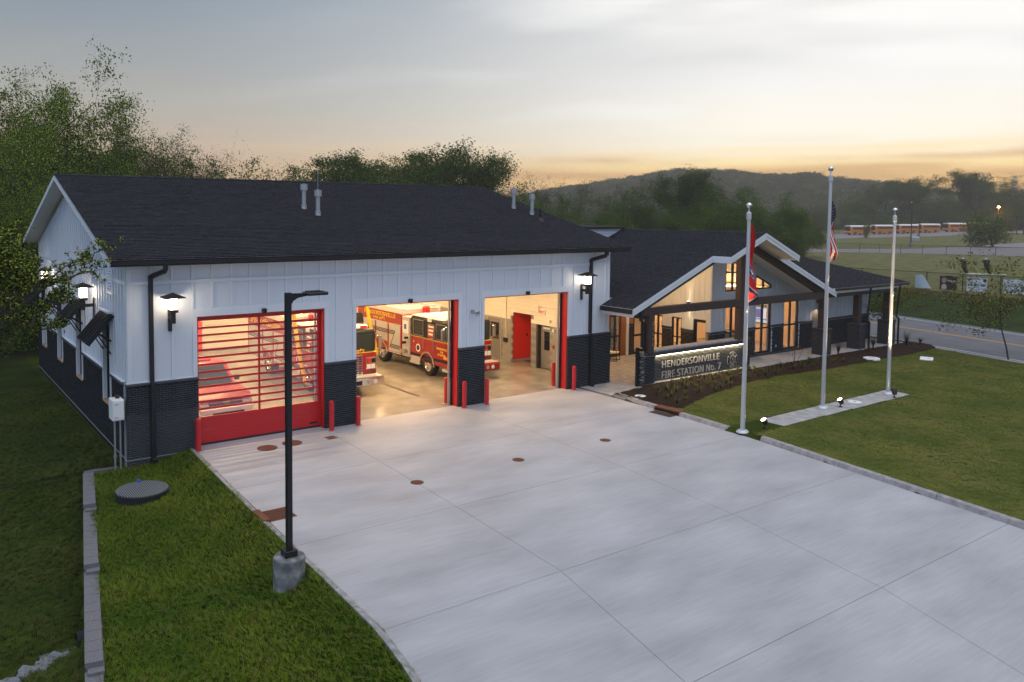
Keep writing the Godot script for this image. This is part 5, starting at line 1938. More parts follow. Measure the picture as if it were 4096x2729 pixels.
	bpart("lifting_slot", M.black, pv, -0.1, 0.0095, -0.02, 0.1, 0.013, 0.02)
	flagpoles()
	# bell lamp over the service door
	var bl := thing("bell_lamp", "lit white bell-shaped lamp above the grey service door", "wall lamp", Vector3(37.55, 2.42, -0.13))
	var gk := G.new()
	gk.lathe(X(Vector3(0, 0, 0.22)), [Vector2(0.20, -0.16), Vector2(0.15, -0.02), Vector2(0.07, 0.12), Vector2(0.04, 0.2)], 18)
	part("shade", gk, M.white, bl)
	var gl := G.new()
	gl.lathe(X(Vector3(0, 0, 0.22)), [Vector2(0.001, -0.15), Vector2(0.06, -0.12), Vector2(0.06, -0.04), Vector2(0.001, 0.0)], 12)
	part("glow_bulb", gl, M.lamp_white, bl)
	var gm := G.new()
	gm.tube(Vector3(0, 0.2, 0.22), Vector3(0, 0.36, 0.18), 0.02, 0.02, 8)
	gm.tube(Vector3(0, 0.36, 0.18), Vector3(0, 0.30, 0.0), 0.02, 0.02, 8)
	gm.box(-0.06, 0.2, 0.0, 0.06, 0.42, 0.03)
	part("bracket", gm, M.bronze, bl)
	omni(Vector3(37.55, 2.33, 0.09), 0.35, 0.06)
	# up-and-down light on the court wall
	var ud := thing("updown_light", "slim lamp washing the court wall with light up and down", "wall lamp", Vector3(27.98, 3.02, -1.46), -PI / 2)
	bpart("body", M.bronze, ud, -0.06, -0.14, 0.0, 0.06, 0.14, 0.12, 0.012)
	bpart("glow_top", M.lamp_white, ud, -0.045, 0.141, 0.02, 0.045, 0.147, 0.10)
	bpart("glow_bottom", M.lamp_white, ud, -0.045, -0.147, 0.02, 0.045, -0.141, 0.10)
	spot(Vector3(27.91, 3.19, -1.46), Vector3(27.96, 5.5, -1.46), 0.9, 32.0)
	spot(Vector3(27.91, 2.85, -1.46), Vector3(27.96, 0.0, -1.46), 0.9, 32.0)
	# bench in the court
	var be := thing("court_bench", "thin dark metal chair against the cedar wall of the entry court", "chair", Vector3(24.9, 0.02, -3.75), 0.5)
	for s in [-1, 1]:
		var g := G.new()
		g.tube(Vector3(s * 0.28, 0, 0.25), Vector3(s * 0.28, 0.62, 0.22), 0.014, 0.014, 6)
		g.tube(Vector3(s * 0.28, 0.62, 0.22), Vector3(s * 0.28, 0.64, -0.25), 0.014, 0.014, 6)
		g.tube(Vector3(s * 0.28, 0, -0.22), Vector3(s * 0.28, 0.95, -0.38), 0.014, 0.014, 6)
		g.tube(Vector3(s * 0.28, 0.02, 0.25), Vector3(s * 0.28, 0.02, -0.22), 0.014, 0.014, 6)
		part("side_frame", g, M.dark_metal, be)
	bpart("seat", M.cream, be, -0.27, 0.40, -0.25, 0.27, 0.46, 0.24, 0.015)
	var gbk := G.new()
	gbk.cbox(X(Vector3(0, 0.72, -0.31), 0, -0.25), Vector3(0.54, 0.5, 0.03), 0.01)
	part("backrest", gbk, M.white, be)

func flagpoles() -> void:
	var d := [[18.48, 8.63, 8.04, "flying the red flag, nearest the kerb"], [23.98, 8.33, 9.45, "the tallest of three, flying the striped flag"], [28.70, 8.46, 7.9, "bare of any flag, at the far end of the path"]]
	for i in 3:
		var hgt: float = d[i][2]
		var y0 := 0.06 if i == 0 else 0.118
		var o := thing("flagpole", "silver flagpole " + d[i][3], "flagpole", Vector3(d[i][0], y0, d[i][1]), 0.0, "three silver flagpoles in a row")
		var g := G.new()
		g.lathe(X(Vector3.ZERO), [Vector2(0.22, 0.0), Vector2(0.22, 0.03), Vector2(0.17, 0.09), Vector2(0.09, 0.12)], 20)
		part("base_collar", g, M.alum, o)
		g = G.new()
		g.tube(Vector3.ZERO, Vector3(0, hgt - 0.62, 0), 0.082, 0.052, 16)
		part("shaft", g, M.alum, o)
		g = G.new()
		g.lathe(X(Vector3(0, hgt - 0.62, 0)), [Vector2(0.052, 0), Vector2(0.085, 0.02), Vector2(0.085, 0.24), Vector2(0.05, 0.28), Vector2(0.02, 0.30), Vector2(0.02, 0.42)], 16)
		part("truck", g, M.alum, o)
		g = G.new()
		var prof := []
		for k in 11:
			var a := -PI / 2 + PI * k / 10
			prof.append(Vector2(maxf(cos(a) * 0.10, 0.001), sin(a) * 0.10))
		g.lathe(X(Vector3(0, hgt - 0.12, 0)), prof, 16)
		part("ball", g, M.chrome, o)
		g = G.new()
		g.tube(Vector3(0.10, 1.4, 0.02), Vector3(0.075, hgt - 0.5, 0.02), 0.006, 0.006, 4)
		g.tube(Vector3(0.075, hgt * 0.55, 0.03), Vector3(-0.10, hgt * 0.53, 0.1), 0.02, 0.02, 5)
		part("halyard", g, M.white, o)
	# ground spots that wash the poles
	var sp := [[19.45, 0.118, 8.83, 18.48, 8.63, "nearest the kerb beside the red-flag pole"], [24.75, 0.118, 8.62, 23.98, 8.33, "in the middle of the path beside the tallest pole"], [28.25, 0.118, 8.95, 28.70, 8.46, "seen from behind in front of the bare pole"]]
	for q in sp:
		var at := Vector3(q[0], q[1], q[2])
		var aim := Vector3(q[3], 4.0, q[4])
		var o := thing("ground_spotlight", "small bronze ground spotlight " + q[5], "spotlight", at, 0.0, "spotlights at the flagpoles")
		var g := G.new()
		g.lathe(X(Vector3.ZERO), [Vector2(0.07, 0.0), Vector2(0.065, 0.03), Vector2(0.02, 0.04), Vector2(0.02, 0.16)], 12)
		part("stem", g, M.bronze, o)
		var c := Vector3(0, 0.24, 0)
		var dir := (aim - at - c).normalized()
		dir = (dir + Vector3(dir.x, 0, dir.z).normalized() * 0.45).normalized()
		var bs := Basis(dir.cross(Vector3.UP).normalized(), dir, dir.cross(Vector3.UP).normalized().cross(dir))
		g = G.new()
		g.lathe(Transform3D(bs, c), [Vector2(0.001, -0.13), Vector2(0.08, -0.11), Vector2(0.105, 0.0), Vector2(0.115, 0.11), Vector2(0.10, 0.11), Vector2(0.09, 0.07)], 16)
		part("head", g, M.bronze, o)
		g = G.new()
		g.lathe(Transform3D(bs, c), [Vector2(0.095, 0.08), Vector2(0.001, 0.085)], 16)
		part("glow_lens", g, M.lamp_white, o)
		spot(at + c + dir * 0.16, aim, 260.0, 9.0)
	flag("red_flag", "limp red flag with a blue starred disc hanging on the nearest pole", Vector3(18.56, 7.40, 8.65), 1.5, 3.8, true)
	flag("striped_flag", "limp red-and-white striped flag with blue canton on the tallest pole", Vector3(24.06, 8.22, 8.36), 1.4, 3.0, false)

func star(im: Image, cx: float, cy: float, r: float, c: Color) -> void:
	var p := PackedVector2Array()
	for i in 10:
		p.append(Vector2(cx, cy) + Vector2.from_angle(-PI / 2 + i * PI / 5) * (r if i % 2 == 0 else r * 0.4))
	for y in range(int(cy - r) - 1, int(cy + r) + 2):
		for x in range(int(cx - r) - 1, int(cx + r) + 2):
			if x >= 0 and y >= 0 and x < im.get_width() and y < im.get_height() and Geometry2D.is_point_in_polygon(Vector2(x + 0.5, y + 0.5), p):
				im.set_pixel(x, y, c)

func flag(called: String, label: String, top: Vector3, hoist: float, drop: float, red: bool) -> void:
	var im := Image.create(300, 180, false, Image.FORMAT_RGB8)
	if red:
		im.fill(Color(0.75, 0.03, 0.06))
		im.fill_rect(Rect2i(272, 0, 5, 180), Color(0.85, 0.85, 0.86))
		im.fill_rect(Rect2i(277, 0, 23, 180), Color(0.05, 0.08, 0.33))
		for y in 180:
			for x in 300:
				var dd := Vector2(x - 140, y - 90).length()
				if dd < 46.0:
					im.set_pixel(x, y, Color(0.05, 0.08, 0.33) if dd < 42.0 else Color(0.85, 0.85, 0.86))
		star(im, 122, 82, 21, Color(0.9, 0.9, 0.9))
		star(im, 158, 74, 21, Color(0.9, 0.9, 0.9))
		star(im, 142, 112, 21, Color(0.9, 0.9, 0.9))
	else:
		for k in 13:
			im.fill_rect(Rect2i(0, int(180.0 * k / 13), 300, 15), Color(0.74, 0.04, 0.08) if k % 2 == 0 else Color(0.87, 0.86, 0.86))
		im.fill_rect(Rect2i(0, 0, 120, 97), Color(0.04, 0.06, 0.22))
		for r in 9:
			for k in (6 if r % 2 == 0 else 5):
				star(im, 10 + 20 * k + (0 if r % 2 == 0 else 10), 9.7 * (r + 1), 4.5, Color(0.88, 0.88, 0.9))
	var m := mat(called, 1, 1, 1, 0.75)
	m.albedo_texture = tex(im)
	m.backlight_enabled = true
	m.backlight = Color(0.3, 0.3, 0.3)
	var nu := 36
	var nv := 26
	var pos := func(u: float, v: float) -> Vector3:
		var k := sqrt(u)
		var y := -v * hoist * (1.0 - 0.42 * u) - drop * 0.55 * u
		var w := 0.05 + 0.34 * k + 0.12 * u
		var ph := v * 7.5 + u * 2.2
		var fold := sin(ph) * 0.5 + 0.5
		return top + Vector3(w * fold * (0.75 + 0.25 * sin(u * 6.0 + 1.0)) + 0.04 * u * sin(v * 3.0), y, 0.16 * k * cos(ph) + 0.05 * sin(u * 8.0 + v * 3.0) * k)
	var g := G.new()
	for i in nu:
		for j in nv:
			var q := []
			var uv := []
			var nn := []
			for e in [[i, j + 1], [i + 1, j + 1], [i + 1, j], [i, j]]:
				var u := float(e[0]) / nu
				var v := float(e[1]) / nv
				q.append(pos.call(u, v))
				uv.append(Vector2(u, v))
				var du: Vector3 = pos.call(u + 0.01, v) - pos.call(maxf(u - 0.01, 0.0), v)
				var dv: Vector3 = pos.call(u, v + 0.01) - pos.call(u, v - 0.01)
				nn.append(du.cross(-dv).normalized())
			g.smooth_quad(q, nn, Color.WHITE, uv)
	var o := part(called, g, m, self)
	tag(o, label, "flag")

# ---------------------------------------------------------------- vehicles
func wheel(parent: Node, at: Vector3, r: float, w: float, side: float, rim: Material) -> void:
	var o := Node3D.new()
	o.name = "wheel"
	parent.add_child(o, true)
	o.position = at
	var x := Transform3D(Basis(Vector3.BACK, -side * PI / 2), Vector3.ZERO)   # local y points outwards
	var g := G.new()
	g.lathe(x, [Vector2(r * 0.55, -w / 2), Vector2(r * 0.94, -w / 2), Vector2(r, -w / 2 + 0.05), Vector2(r, w / 2 - 0.05), Vector2(r * 0.94, w / 2), Vector2(r * 0.58, w / 2 - 0.01)], 24)
	part("tyre", g, M.rubber, o)
	g = G.new()
	g.lathe(x, [Vector2(r * 0.60, w / 2 - 0.012), Vector2(r * 0.56, w / 2 + 0.005), Vector2(r * 0.50, w / 2 - 0.03), Vector2(r * 0.34, w / 2 - 0.05), Vector2(r * 0.26, w / 2 - 0.01), Vector2(r * 0.18, w / 2 + 0.03), Vector2(0.001, w / 2 + 0.04)], 20)
	for k in 10:
		var a := TAU * k / 10
		g.tube(x * Vector3(cos(a) * r * 0.42, w / 2 - 0.05, sin(a) * r * 0.42), x * Vector3(cos(a) * r * 0.42, w / 2 - 0.01, sin(a) * r * 0.42), 0.025, 0.02, 6)
	part("rim", g, rim, o)

func arch(parent: Node, x0: float, z: float, r: float, m: Material, w := 0.07) -> void:
	var g := G.new()
	var n := 14
	for i in n:
		var a := PI * i / n
		var b := PI * (i + 1) / n
		var p := func(q: float, rr: float, xx: float) -> Vector3: return Vector3(xx, 0.5 + sin(q) * rr, z + cos(q) * rr)
		g.quad(p.call(a, r + 0.07, x0), p.call(a, r, x0), p.call(b, r, x0), p.call(b, r + 0.07, x0))
		g.quad(p.call(a, r + 0.07, x0 + w), p.call(a, r + 0.07, x0), p.call(b, r + 0.07, x0), p.call(b, r + 0.07, x0 + w))
	part("fender", g, m, parent)

func fire_truck(called: String, label: String, at: Vector3, engine: bool) -> void:
	var o := thing(called, label, "fire truck", at)
	var hw := 1.22
	var R: Material = M.red_gloss
	# cab, front at z = 0, going back to z = -3.35
	bpart("cab_lower", R, o, -hw, 0.55, -3.35, hw, 1.72, 0.0, 0.06)
	bpart("cab_upper", M.black, o, -hw + 0.02, 1.725, -3.35, hw - 0.02, 2.66, -0.06, 0.07)
	bpart("cab_roof", M.white, o, -hw + 0.08, 2.661, -3.3, hw - 0.08, 2.74, -0.75, 0.03)
	bpart("gold_line", M.gold, o, -hw - 0.004, 1.71, -3.34, hw + 0.004, 1.73, 0.006)
	bpart("black_skirt_band", M.black, o, -hw - 0.003, 0.78, -3.3, hw + 0.003, 0.92, -0.05)
	bpart("windscreen", M.windscreen, o, -hw + 0.14, 1.78, -0.08, hw - 0.14, 2.52, -0.045, 0.01)
	bpart("screen_pillar", M.black, o, -0.03, 1.76, -0.05, 0.03, 2.54, -0.035)
	for s in [-1, 1]:
		var sx = s * (hw - 0.02)
		for q in [[-1.05, -0.25, 1.82, 2.5], [-1.75, -1.25, 1.80, 2.42], [-3.05, -2.2, 1.82, 2.52]]:
			bpart("cab_window", M.windscreen, o, sx - s * 0.01, q[2], q[0], sx + s * 0.012, q[3], q[1], 0.004)
			var g := G.new()
			for e in [[q[0] - 0.03, q[0]], [q[1], q[1] + 0.03]]:
				g.box(sx, q[2] - 0.03, e[0], sx + s * 0.02, q[3] + 0.03, e[1])
			g.box(sx, q[2] - 0.03, q[0], sx + s * 0.02, q[2], q[1])
			g.box(sx, q[3], q[0], sx + s * 0.02, q[3] + 0.03, q[1])
			part("window_trim", g, M.steel, o)
		if s < 0:
			for k in 6:
				bpart("window_flag_stripe", M.white if k % 2 else M.red, o, sx - 0.016, 1.84 + 0.09 * k, -1.72, sx - 0.013, 1.93 + 0.09 * k, -1.28)
		# door seams, handles, grab rails, mirror
		for z in [-0.22, -1.15, -2.12, -3.12]:
			bpart("door_seam", M.black, o, s * hw - 0.003, 0.75, z - 0.008, s * hw + 0.003, 1.70, z + 0.008)
		for z in [-1.05, -2.95]:
			bpart("door_handle", M.chrome, o, s * hw - 0.01, 1.42, z - 0.06, s * (hw + 0.03), 1.54, z + 0.06, 0.01)
		for z in [-1.2, -2.05, -3.2]:
			var g := G.new()
			g.tube(Vector3(s * (hw + 0.07), 1.25, z), Vector3(s * (hw + 0.07), 2.15, z), 0.02, 0.02, 8)
			g.tube(Vector3(s * (hw + 0.07), 1.25, z), Vector3(s * hw, 1.25, z), 0.018, 0.018, 6)
			g.tube(Vector3(s * (hw + 0.07), 2.15, z), Vector3(s * (hw - 0.03), 2.15, z), 0.018, 0.018, 6)
			part("grab_rail", g, M.chrome, o)
		var gm := G.new()
		gm.bb(s * (hw + 0.22) - 0.1, 1.85, -0.22, s * (hw + 0.22) + 0.1, 2.40, -0.10, 0.03)
		gm.tube(Vector3(s * (hw - 0.1), 2.5, -0.2), Vector3(s * (hw + 0.22), 2.42, -0.15), 0.018, 0.018, 6)
		gm.tube(Vector3(s * (hw - 0.1), 1.75, -0.15), Vector3(s * (hw + 0.22), 1.88, -0.15), 0.018, 0.018, 6)
		part("mirror", gm, M.chrome, o)
		var gs := G.new()
		gs.bb(s * hw - 0.05, 2.16, -1.62, s * (hw + 0.03), 2.0, -1.40, 0.0)
		bpart("marker_light", M.amber, o, s * hw - 0.02, 0.98, -0.42, s * (hw + 0.04), 1.10, -0.06, 0.015)
		bpart("side_light", M.white, o, s * (hw - 0.02), 2.55, -1.75, s * (hw + 0.05), 2.72, -1.45, 0.02)
		# crest on the rear door
		var gc := G.new()
		gc.lathe(Transform3D(Basis(Vector3.BACK, -s * PI / 2), Vector3(s * (hw + 0.001), 1.2, -2.6)), [Vector2(0.20, 0.0), Vector2(0.20, 0.006), Vector2(0.001, 0.008)], 8)
		part("door_crest", gc, M.white, o)
		gc = G.new()
		gc.lathe(Transform3D(Basis(Vector3.BACK, -s * PI / 2), Vector3(s * (hw + 0.008), 1.2, -2.6)), [Vector2(0.13, 0.0), Vector2(0.13, 0.003), Vector2(0.001, 0.004)], 16)
		part("crest_disc", gc, M.dark_metal, o)
		# steps and tread plate under the doors
		bpart("tread_step", M.alum, o, s * (hw - 0.5), 0.40, -0.55, s * (hw + 0.02), 0.52, -0.05, 0.015)
		bpart("tread_step", M.alum, o, s * (hw - 0.5), 0.40, -3.3, s * (hw + 0.05), 0.50, -2.45, 0.015)
		bpart("tread_plate", M.alum, o, s * (hw - 0.03), 0.50, -3.28, s * (hw + 0.004), 0.78, -2.45, 0.01)
		arch(o, s * hw if s > 0 else -hw - 0.07, -1.75, 0.56, M.chrome)
		wheel(o, Vector3(s * (hw - 0.17), 0.50, -1.75), 0.50, 0.32, s, M.chrome)
		arch(o, s * hw if s > 0 else -hw - 0.07, -6.05, 0.56, M.chrome)
		wheel(o, Vector3(s * (hw - 0.17), 0.50, -6.05), 0.50, 0.34, s, M.chrome)
		# headlamp cluster
		bpart("headlamp_frame", M.chrome, o, s * 0.68, 0.98, 0.0, s * 1.14, 1.52, 0.05, 0.02)
		bpart("headlight", M.white, o, s * 0.71, 1.03, 0.05, s * 0.90, 1.22, 0.062, 0.01)
		bpart("headlight", M.white, o, s * 0.92, 1.03, 0.05, s * 1.11, 1.22, 0.062, 0.01)
		bpart("warning_light", M.red, o, s * 0.71, 1.28, 0.05, s * 0.92, 1.46, 0.07, 0.01)
		bpart("warning_light", M.dark_metal, o, s * 0.94, 1.28, 0.05, s * 1.11, 1.46, 0.07, 0.01)
	# wheel wells
	for z in [-1.75, -6.05]:
		bpart("wheel_well", M.rubber, o, -hw - 0.006, 0.42, z - 0.56, hw + 0.006, 0.96, z + 0.56, 0.2)
	# grille and bumper
	bpart("grille_shell", M.chrome, o, -0.50, 0.72, 0.002, 0.50, 1.66, 0.10, 0.02)
	for r in 9:
		for k in 5:
			bpart("grille_slot", M.black, o, -0.44 + 0.18 * k, 0.78 + 0.092 * r + (0.03 if r > 4 else 0.0), 0.101, -0.29 + 0.18 * k, 0.83 + 0.092 * r + (0.03 if r > 4 else 0.0), 0.106)
	bpart("bumper", M.chrome if not engine else R, o, -hw - 0.02, 0.42, 0.12, hw + 0.02, 0.80, 0.64, 0.05)
	bpart("bumper_tread", M.alum, o, -hw + 0.06, 0.801, 0.06, hw - 0.06, 0.815, 0.60)
	for s in [-0.8, -0.5, 0.5, 0.8]:
		var g := G.new()
		g.lathe(X(Vector3(s, 0.60, 0.64), 0, PI / 2), [Vector2(0.09, 0.0), Vector2(0.085, 0.015), Vector2(0.06, 0.01), Vector2(0.001, 0.012)], 14)
		part("bumper_lamp", g, M.steel if absf(s) < 0.7 else M.white, o)
	bpart("siren_grille", M.black, o, -0.18, 0.50, 0.641, 0.18, 0.68, 0.65, 0.004)
	bpart("tow_hook", M.chrome, o, -1.05, 0.36, 0.58, -0.95, 0.46, 0.70, 0.02)
	bpart("front_skirt", M.black, o, -hw + 0.1, 0.46, -0.02, hw - 0.1, 0.70, 0.11, 0.02)
	bpart("light_bar", M.white, o, -0.95, 2.70, -0.62, 0.95, 2.86, -0.30, 0.03)
	for k in 5:
		bpart("bar_lens", M.red if k % 2 == 0 else M.white, o, -0.9 + 0.37 * k, 2.73, -0.30, -0.58 + 0.37 * k, 2.83, -0.285, 0.006)
	# body behind the cab
	var zb := -3.42
	bpart("chassis", M.rubber, o, -0.6, 0.35, -8.5, 0.6, 0.62, -0.2)
	bpart("body_shell", R, o, -hw, 0.62, -8.7, hw, 2.62, zb - 0.72, 0.03)
	bpart("pump_panel", M.alum, o, -hw + 0.02, 0.60, zb - 0.70, hw - 0.02, 2.56, zb, 0.02)
	for s in [-1, 1]:
		var x = s * hw
		for q in [[-5.40, -4.20, 0.68, 2.05], [-6.70, -5.46, 1.12, 2.05], [-8.60, -6.76, 0.68, 2.05]]:
			var d := Node3D.new()
			d.name = "roller_door"
			o.add_child(d, true)
			bpart("curtain", M.alum, d, x - s * 0.01, q[2], q[0] + 0.05, x + s * 0.012, q[3], q[1] - 0.05)
			var n := int((q[3] - q[2]) / 0.068)
			for k in n:
				bpart("slat", M.alum, d, x + s * 0.010, q[2] + 0.068 * k + 0.003, q[0] + 0.06, x + s * 0.018, q[2] + 0.068 * k + 0.064, q[1] - 0.06)
			bpart("lift_bar", M.chrome, d, x, q[2] + 0.02, q[0] + 0.1, x + s * 0.05, q[2] + 0.06, q[1] - 0.1, 0.008)
		bpart("body_trim", M.chrome, o, x - s * 0.005, 2.06, -8.68, x + s * 0.012, 2.09, zb - 0.74)
		bpart("body_trim", M.chrome, o, x - s * 0.005, 0.62, -8.68, x + s * 0.03, 0.66, zb - 0.74)
		# dark reflective stripe that steps down towards the cab
		for k in 3:
			var off := 0.075 * k
			var gs := G.new()
			var p := [Vector2(-8.6, 1.72 - off), Vector2(-4.75 - off * 0.6, 1.72 - off), Vector2(-5.15 - off * 0.6, 1.02 - off * 1.0), Vector2(-4.26, 1.02 - off)]
			for j in 3:
				var a: Vector2 = p[j]
				var b: Vector2 = p[j + 1]
				var t := (b - a).normalized()
				var nn := Vector2(-t.y, t.x) * 0.022
				var pts := [a + nn, b + nn, b - nn, a - nn]
				var v3 := []
				for e in pts:
					v3.append(Vector3(x + s * (0.020 + 0.001 * j), e.y, e.x))
				if s < 0:
					gs.quad(v3[0], v3[3], v3[2], v3[1])
				else:
					gs.quad(v3[0], v3[1], v3[2], v3[3])
			part("reflective_stripe", gs, M.dark_metal, o)
		for q in [[-3.7, 0.9, 0.13], [-3.95, 0.85, 0.10], [-3.8, 1.3, 0.07], [-3.6, 1.55, 0.06]]:
			var g := G.new()
			g.lathe(Transform3D(Basis(Vector3.BACK, -s * PI / 2), Vector3(s * (hw - 0.03), q[1], q[0])), [Vector2(q[2], 0), Vector2(q[2] * 0.8, 0.12), Vector2(q[2], 0.13), Vector2(q[2], 0.18), Vector2(0.001, 0.19)], 14)
			part("hose_inlet", g, M.steel if q[2] > 0.08 else M.dark_metal, o)
		bpart("pump_gauge_plate", M.white, o, x - s * 0.03, 1.75, zb - 0.62, x + s * 0.005, 2.35, zb - 0.1, 0.01)
		bpart("round_decal", M.blue, o, x, 1.95, zb - 0.48, x + s * 0.009, 2.2, zb - 0.26, 0.003)
	# lettering
	var fl := Transform3D(frame_left(), Vector3(-hw - 0.012, 0, 0))
	if engine:
		letters(o, "HENDERSONVILLE", fl * X(Vector3(-7.95, 2.36, 0)), 0.21, 3.25, 0.012, M.gold, "letter", true)
		letters(o, "FIRE DEPT.", fl * X(Vector3(-7.0, 2.15, 0)), 0.14, 1.3, 0.012, M.gold, "letter", true)
		letters(o, "HENDERSONVILLE", fl * X(Vector3(-1.02, 1.36, 0)), 0.10, 0.88, 0.008, M.gold, "letter", true)
		letters(o, "FIRE", fl * X(Vector3(-0.70, 1.22, 0)), 0.09, 0.25, 0.008, M.gold, "letter", true)
		letters(o, "DEPARTMENT", fl * X(Vector3(-0.92, 1.08, 0)), 0.09, 0.68, 0.008, M.gold, "letter", true)
	else:
		letters(o, "SPECIAL OPERATIONS", fl * X(Vector3(-8.2, 2.25, 0)), 0.24, 3.7, 0.012, M.gold, "letter", true)
		letters(o, "SPECIAL OPS", X(Vector3(-0.62, 1.755, 0.0)), 0.11, 1.25, 0.012, M.gold, "letter", true)
	# top of the body
	bpart("hose_bed_side", M.white, o, -hw + 0.05, 2.62, -8.6, -hw + 0.20, 2.92, zb - 0.76, 0.02)
	bpart("hose_bed_side", M.white, o, hw - 0.20, 2.62, -8.6, hw - 0.05, 2.92, zb - 0.76, 0.02)
	for z in [-4.25, -5.6, -7.0, -8.5]:
		bpart("hose_bed_divider", M.white, o, -hw + 0.21, 2.62, z - 0.03, hw - 0.21, 2.86, z + 0.03, 0.01)
	bpart("deck_gun", M.red, o, -0.15, 2.62, -3.95, 0.15, 3.0, -3.65, 0.05)
	var gl := G.new()
	for s in [-0.2, 0.2]:
		gl.box(0.6 + s - 0.03, 2.95, -8.4, 0.6 + s + 0.03, 3.04, -3.6)
	for k in 14:
		gl.box(0.4, 2.97, -8.3 + 0.34 * k, 0.8, 3.0, -8.26 + 0.34 * k)
	part("ladder", gl, M.alum, o)
	if not engine:
		var gb := G.new()
		gb.cbox(X(Vector3(0.1, 3.05, -1.2), 0, -0.12), Vector3(1.6, 0.46, 1.3), 0.04)
		part("roof_box", gb, M.black, o)

func pickup(at: Vector3) -> void:
	var o := thing("pickup_truck", "red pickup truck with white lower bumper parked behind the closed bay door", "pickup truck", at, 0.03)
	var hw := 0.98
	var g := G.new()
	var side := func(pts: Array, x0: float, x1: float, called: String, m: Material) -> void:
		var p := PackedVector2Array()
		for q in pts:
			p.append(Vector2(q[0], q[1]))
		var gg := G.new()
		gg.prism(Transform3D(frame_left(), Vector3(x1, 0, 0)), p, x1 - x0)
		part(called, gg, m, o)
	side.call([[-5.6, 0.55], [-5.6, 1.22], [-3.6, 1.24], [-1.35, 1.20], [-0.25, 1.12], [-0.06, 0.98], [0.0, 0.60]], -hw, hw, "body", M.red_gloss)
	side.call([[-4.05, 1.20], [-3.8, 1.84], [-3.5, 1.90], [-2.5, 1.90], [-2.2, 1.84], [-1.30, 1.20]], -hw + 0.12, hw - 0.12, "cabin", M.red_gloss)
	var gw := G.new()
	gw.quad(Vector3(-0.78, 1.245, -1.335), Vector3(0.78, 1.245, -1.335), Vector3(0.70, 1.81, -2.13), Vector3(-0.70, 1.81, -2.13))
	part("windscreen", gw, M.windscreen, o)
	for s in [-1, 1]:
		var gs := G.new()
		for q in [[[-2.02, 1.26], [-1.55, 1.26], [-2.28, 1.78], [-2.50, 1.80]], [[-3.1, 1.26], [-2.1, 1.26], [-2.55, 1.80], [-3.1, 1.82]]]:
			var p := []
			for e in q:
				p.append(Vector3(s * (hw - 0.113), e[1], e[0]))
			if s > 0:
				gs.quad(p[1], p[0], p[3], p[2])
			else:
				gs.quad(p[0], p[1], p[2], p[3])
		part("side_window", gs, M.windscreen, o)
		bpart("headlight", M.chrome, o, s * 0.60, 0.90, -0.05, s * 0.96, 1.04, 0.03, 0.02)
		bpart("headlight", M.white, o, s * 0.62, 0.78, -0.04, s * 0.94, 0.88, 0.035, 0.02)
		bpart("mirror", M.black, o, s * (hw + 0.02), 1.24, -1.85, s * (hw + 0.22), 1.44, -1.72, 0.03)
		bpart("door_handle", M.chrome, o, s * hw - 0.01, 1.08, -2.7, s * (hw + 0.02), 1.11, -2.5, 0.006)
		bpart("door_seam", M.black, o, s * hw - 0.003, 0.6, -1.62, s * hw + 0.002, 1.2, -1.61)
		bpart("wheel_well", M.rubber, o, s * (hw - 0.3), 0.35, -1.35, s * (hw + 0.004), 0.86, -0.50, 0.15)
		wheel(o, Vector3(s * (hw - 0.14), 0.40, -0.92), 0.40, 0.26, s, M.alum)
		bpart("wheel_well", M.rubber, o, s * (hw - 0.3), 0.35, -4.95, s * (hw + 0.004), 0.86, -4.1, 0.15)
		wheel(o, Vector3(s * (hw - 0.14), 0.40, -4.52), 0.40, 0.26, s, M.alum)
	bpart("grille", M.black, o, -0.58, 0.76, -0.02, 0.58, 1.02, 0.03, 0.01)
	bpart("grille_bar", M.chrome, o, -0.60, 0.87, 0.031, 0.60, 0.91, 0.045, 0.006)
	bpart("grille_emblem", M.gold, o, -0.12, 0.865, 0.046, 0.12, 0.915, 0.056, 0.004)
	bpart("bumper", M.white, o, -hw, 0.42, -0.06, hw, 0.72, 0.14, 0.04)
	bpart("bumper_intake", M.rubber, o, -0.52, 0.40, 0.141, 0.62, 0.55, 0.15, 0.02)
	bpart("roof_beacon", M.red, o, -0.45, 1.905, -2.9, 0.45, 1.98, -2.7, 0.02)
	bpart("lower_panel", M.white, o, -hw - 0.004, 0.45, -4.0, hw + 0.004, 0.60, -1.4, 0.02)

func hoses() -> void:
	for q in [[13.9, -10.6, 14.6, 0.9, "hanging from the ceiling beside the letters of the far engine"], [8.0, -6.0, 8.5, 0.9, "hanging from the ceiling behind the closed bay door"]]:
		var o := thing("exhaust_hose", "thick yellow exhaust hose " + q[4], "hose", Vector3(q[0], 0, q[1]), 0.0, "yellow exhaust hoses")
		var g := G.new()
		var last := Vector3(0, 5.0, 0)
		for k in 12:
			var t := (k + 1) / 12.0
			var p := Vector3((q[2] - q[0]) * t * t * 0.8, lerpf(5.0, 0.45, t), 0.5 * t * t)
			g.tube(last, p, 0.085, 0.085, 10, Color.WHITE, false)
			last = p
		part("tube", g, M.yellow, o)
		g = G.new()
		g.tube(last, last + Vector3(0.25, -0.1, 0.05), 0.10, 0.10, 12)
		part("nozzle", g, M.chrome, o)

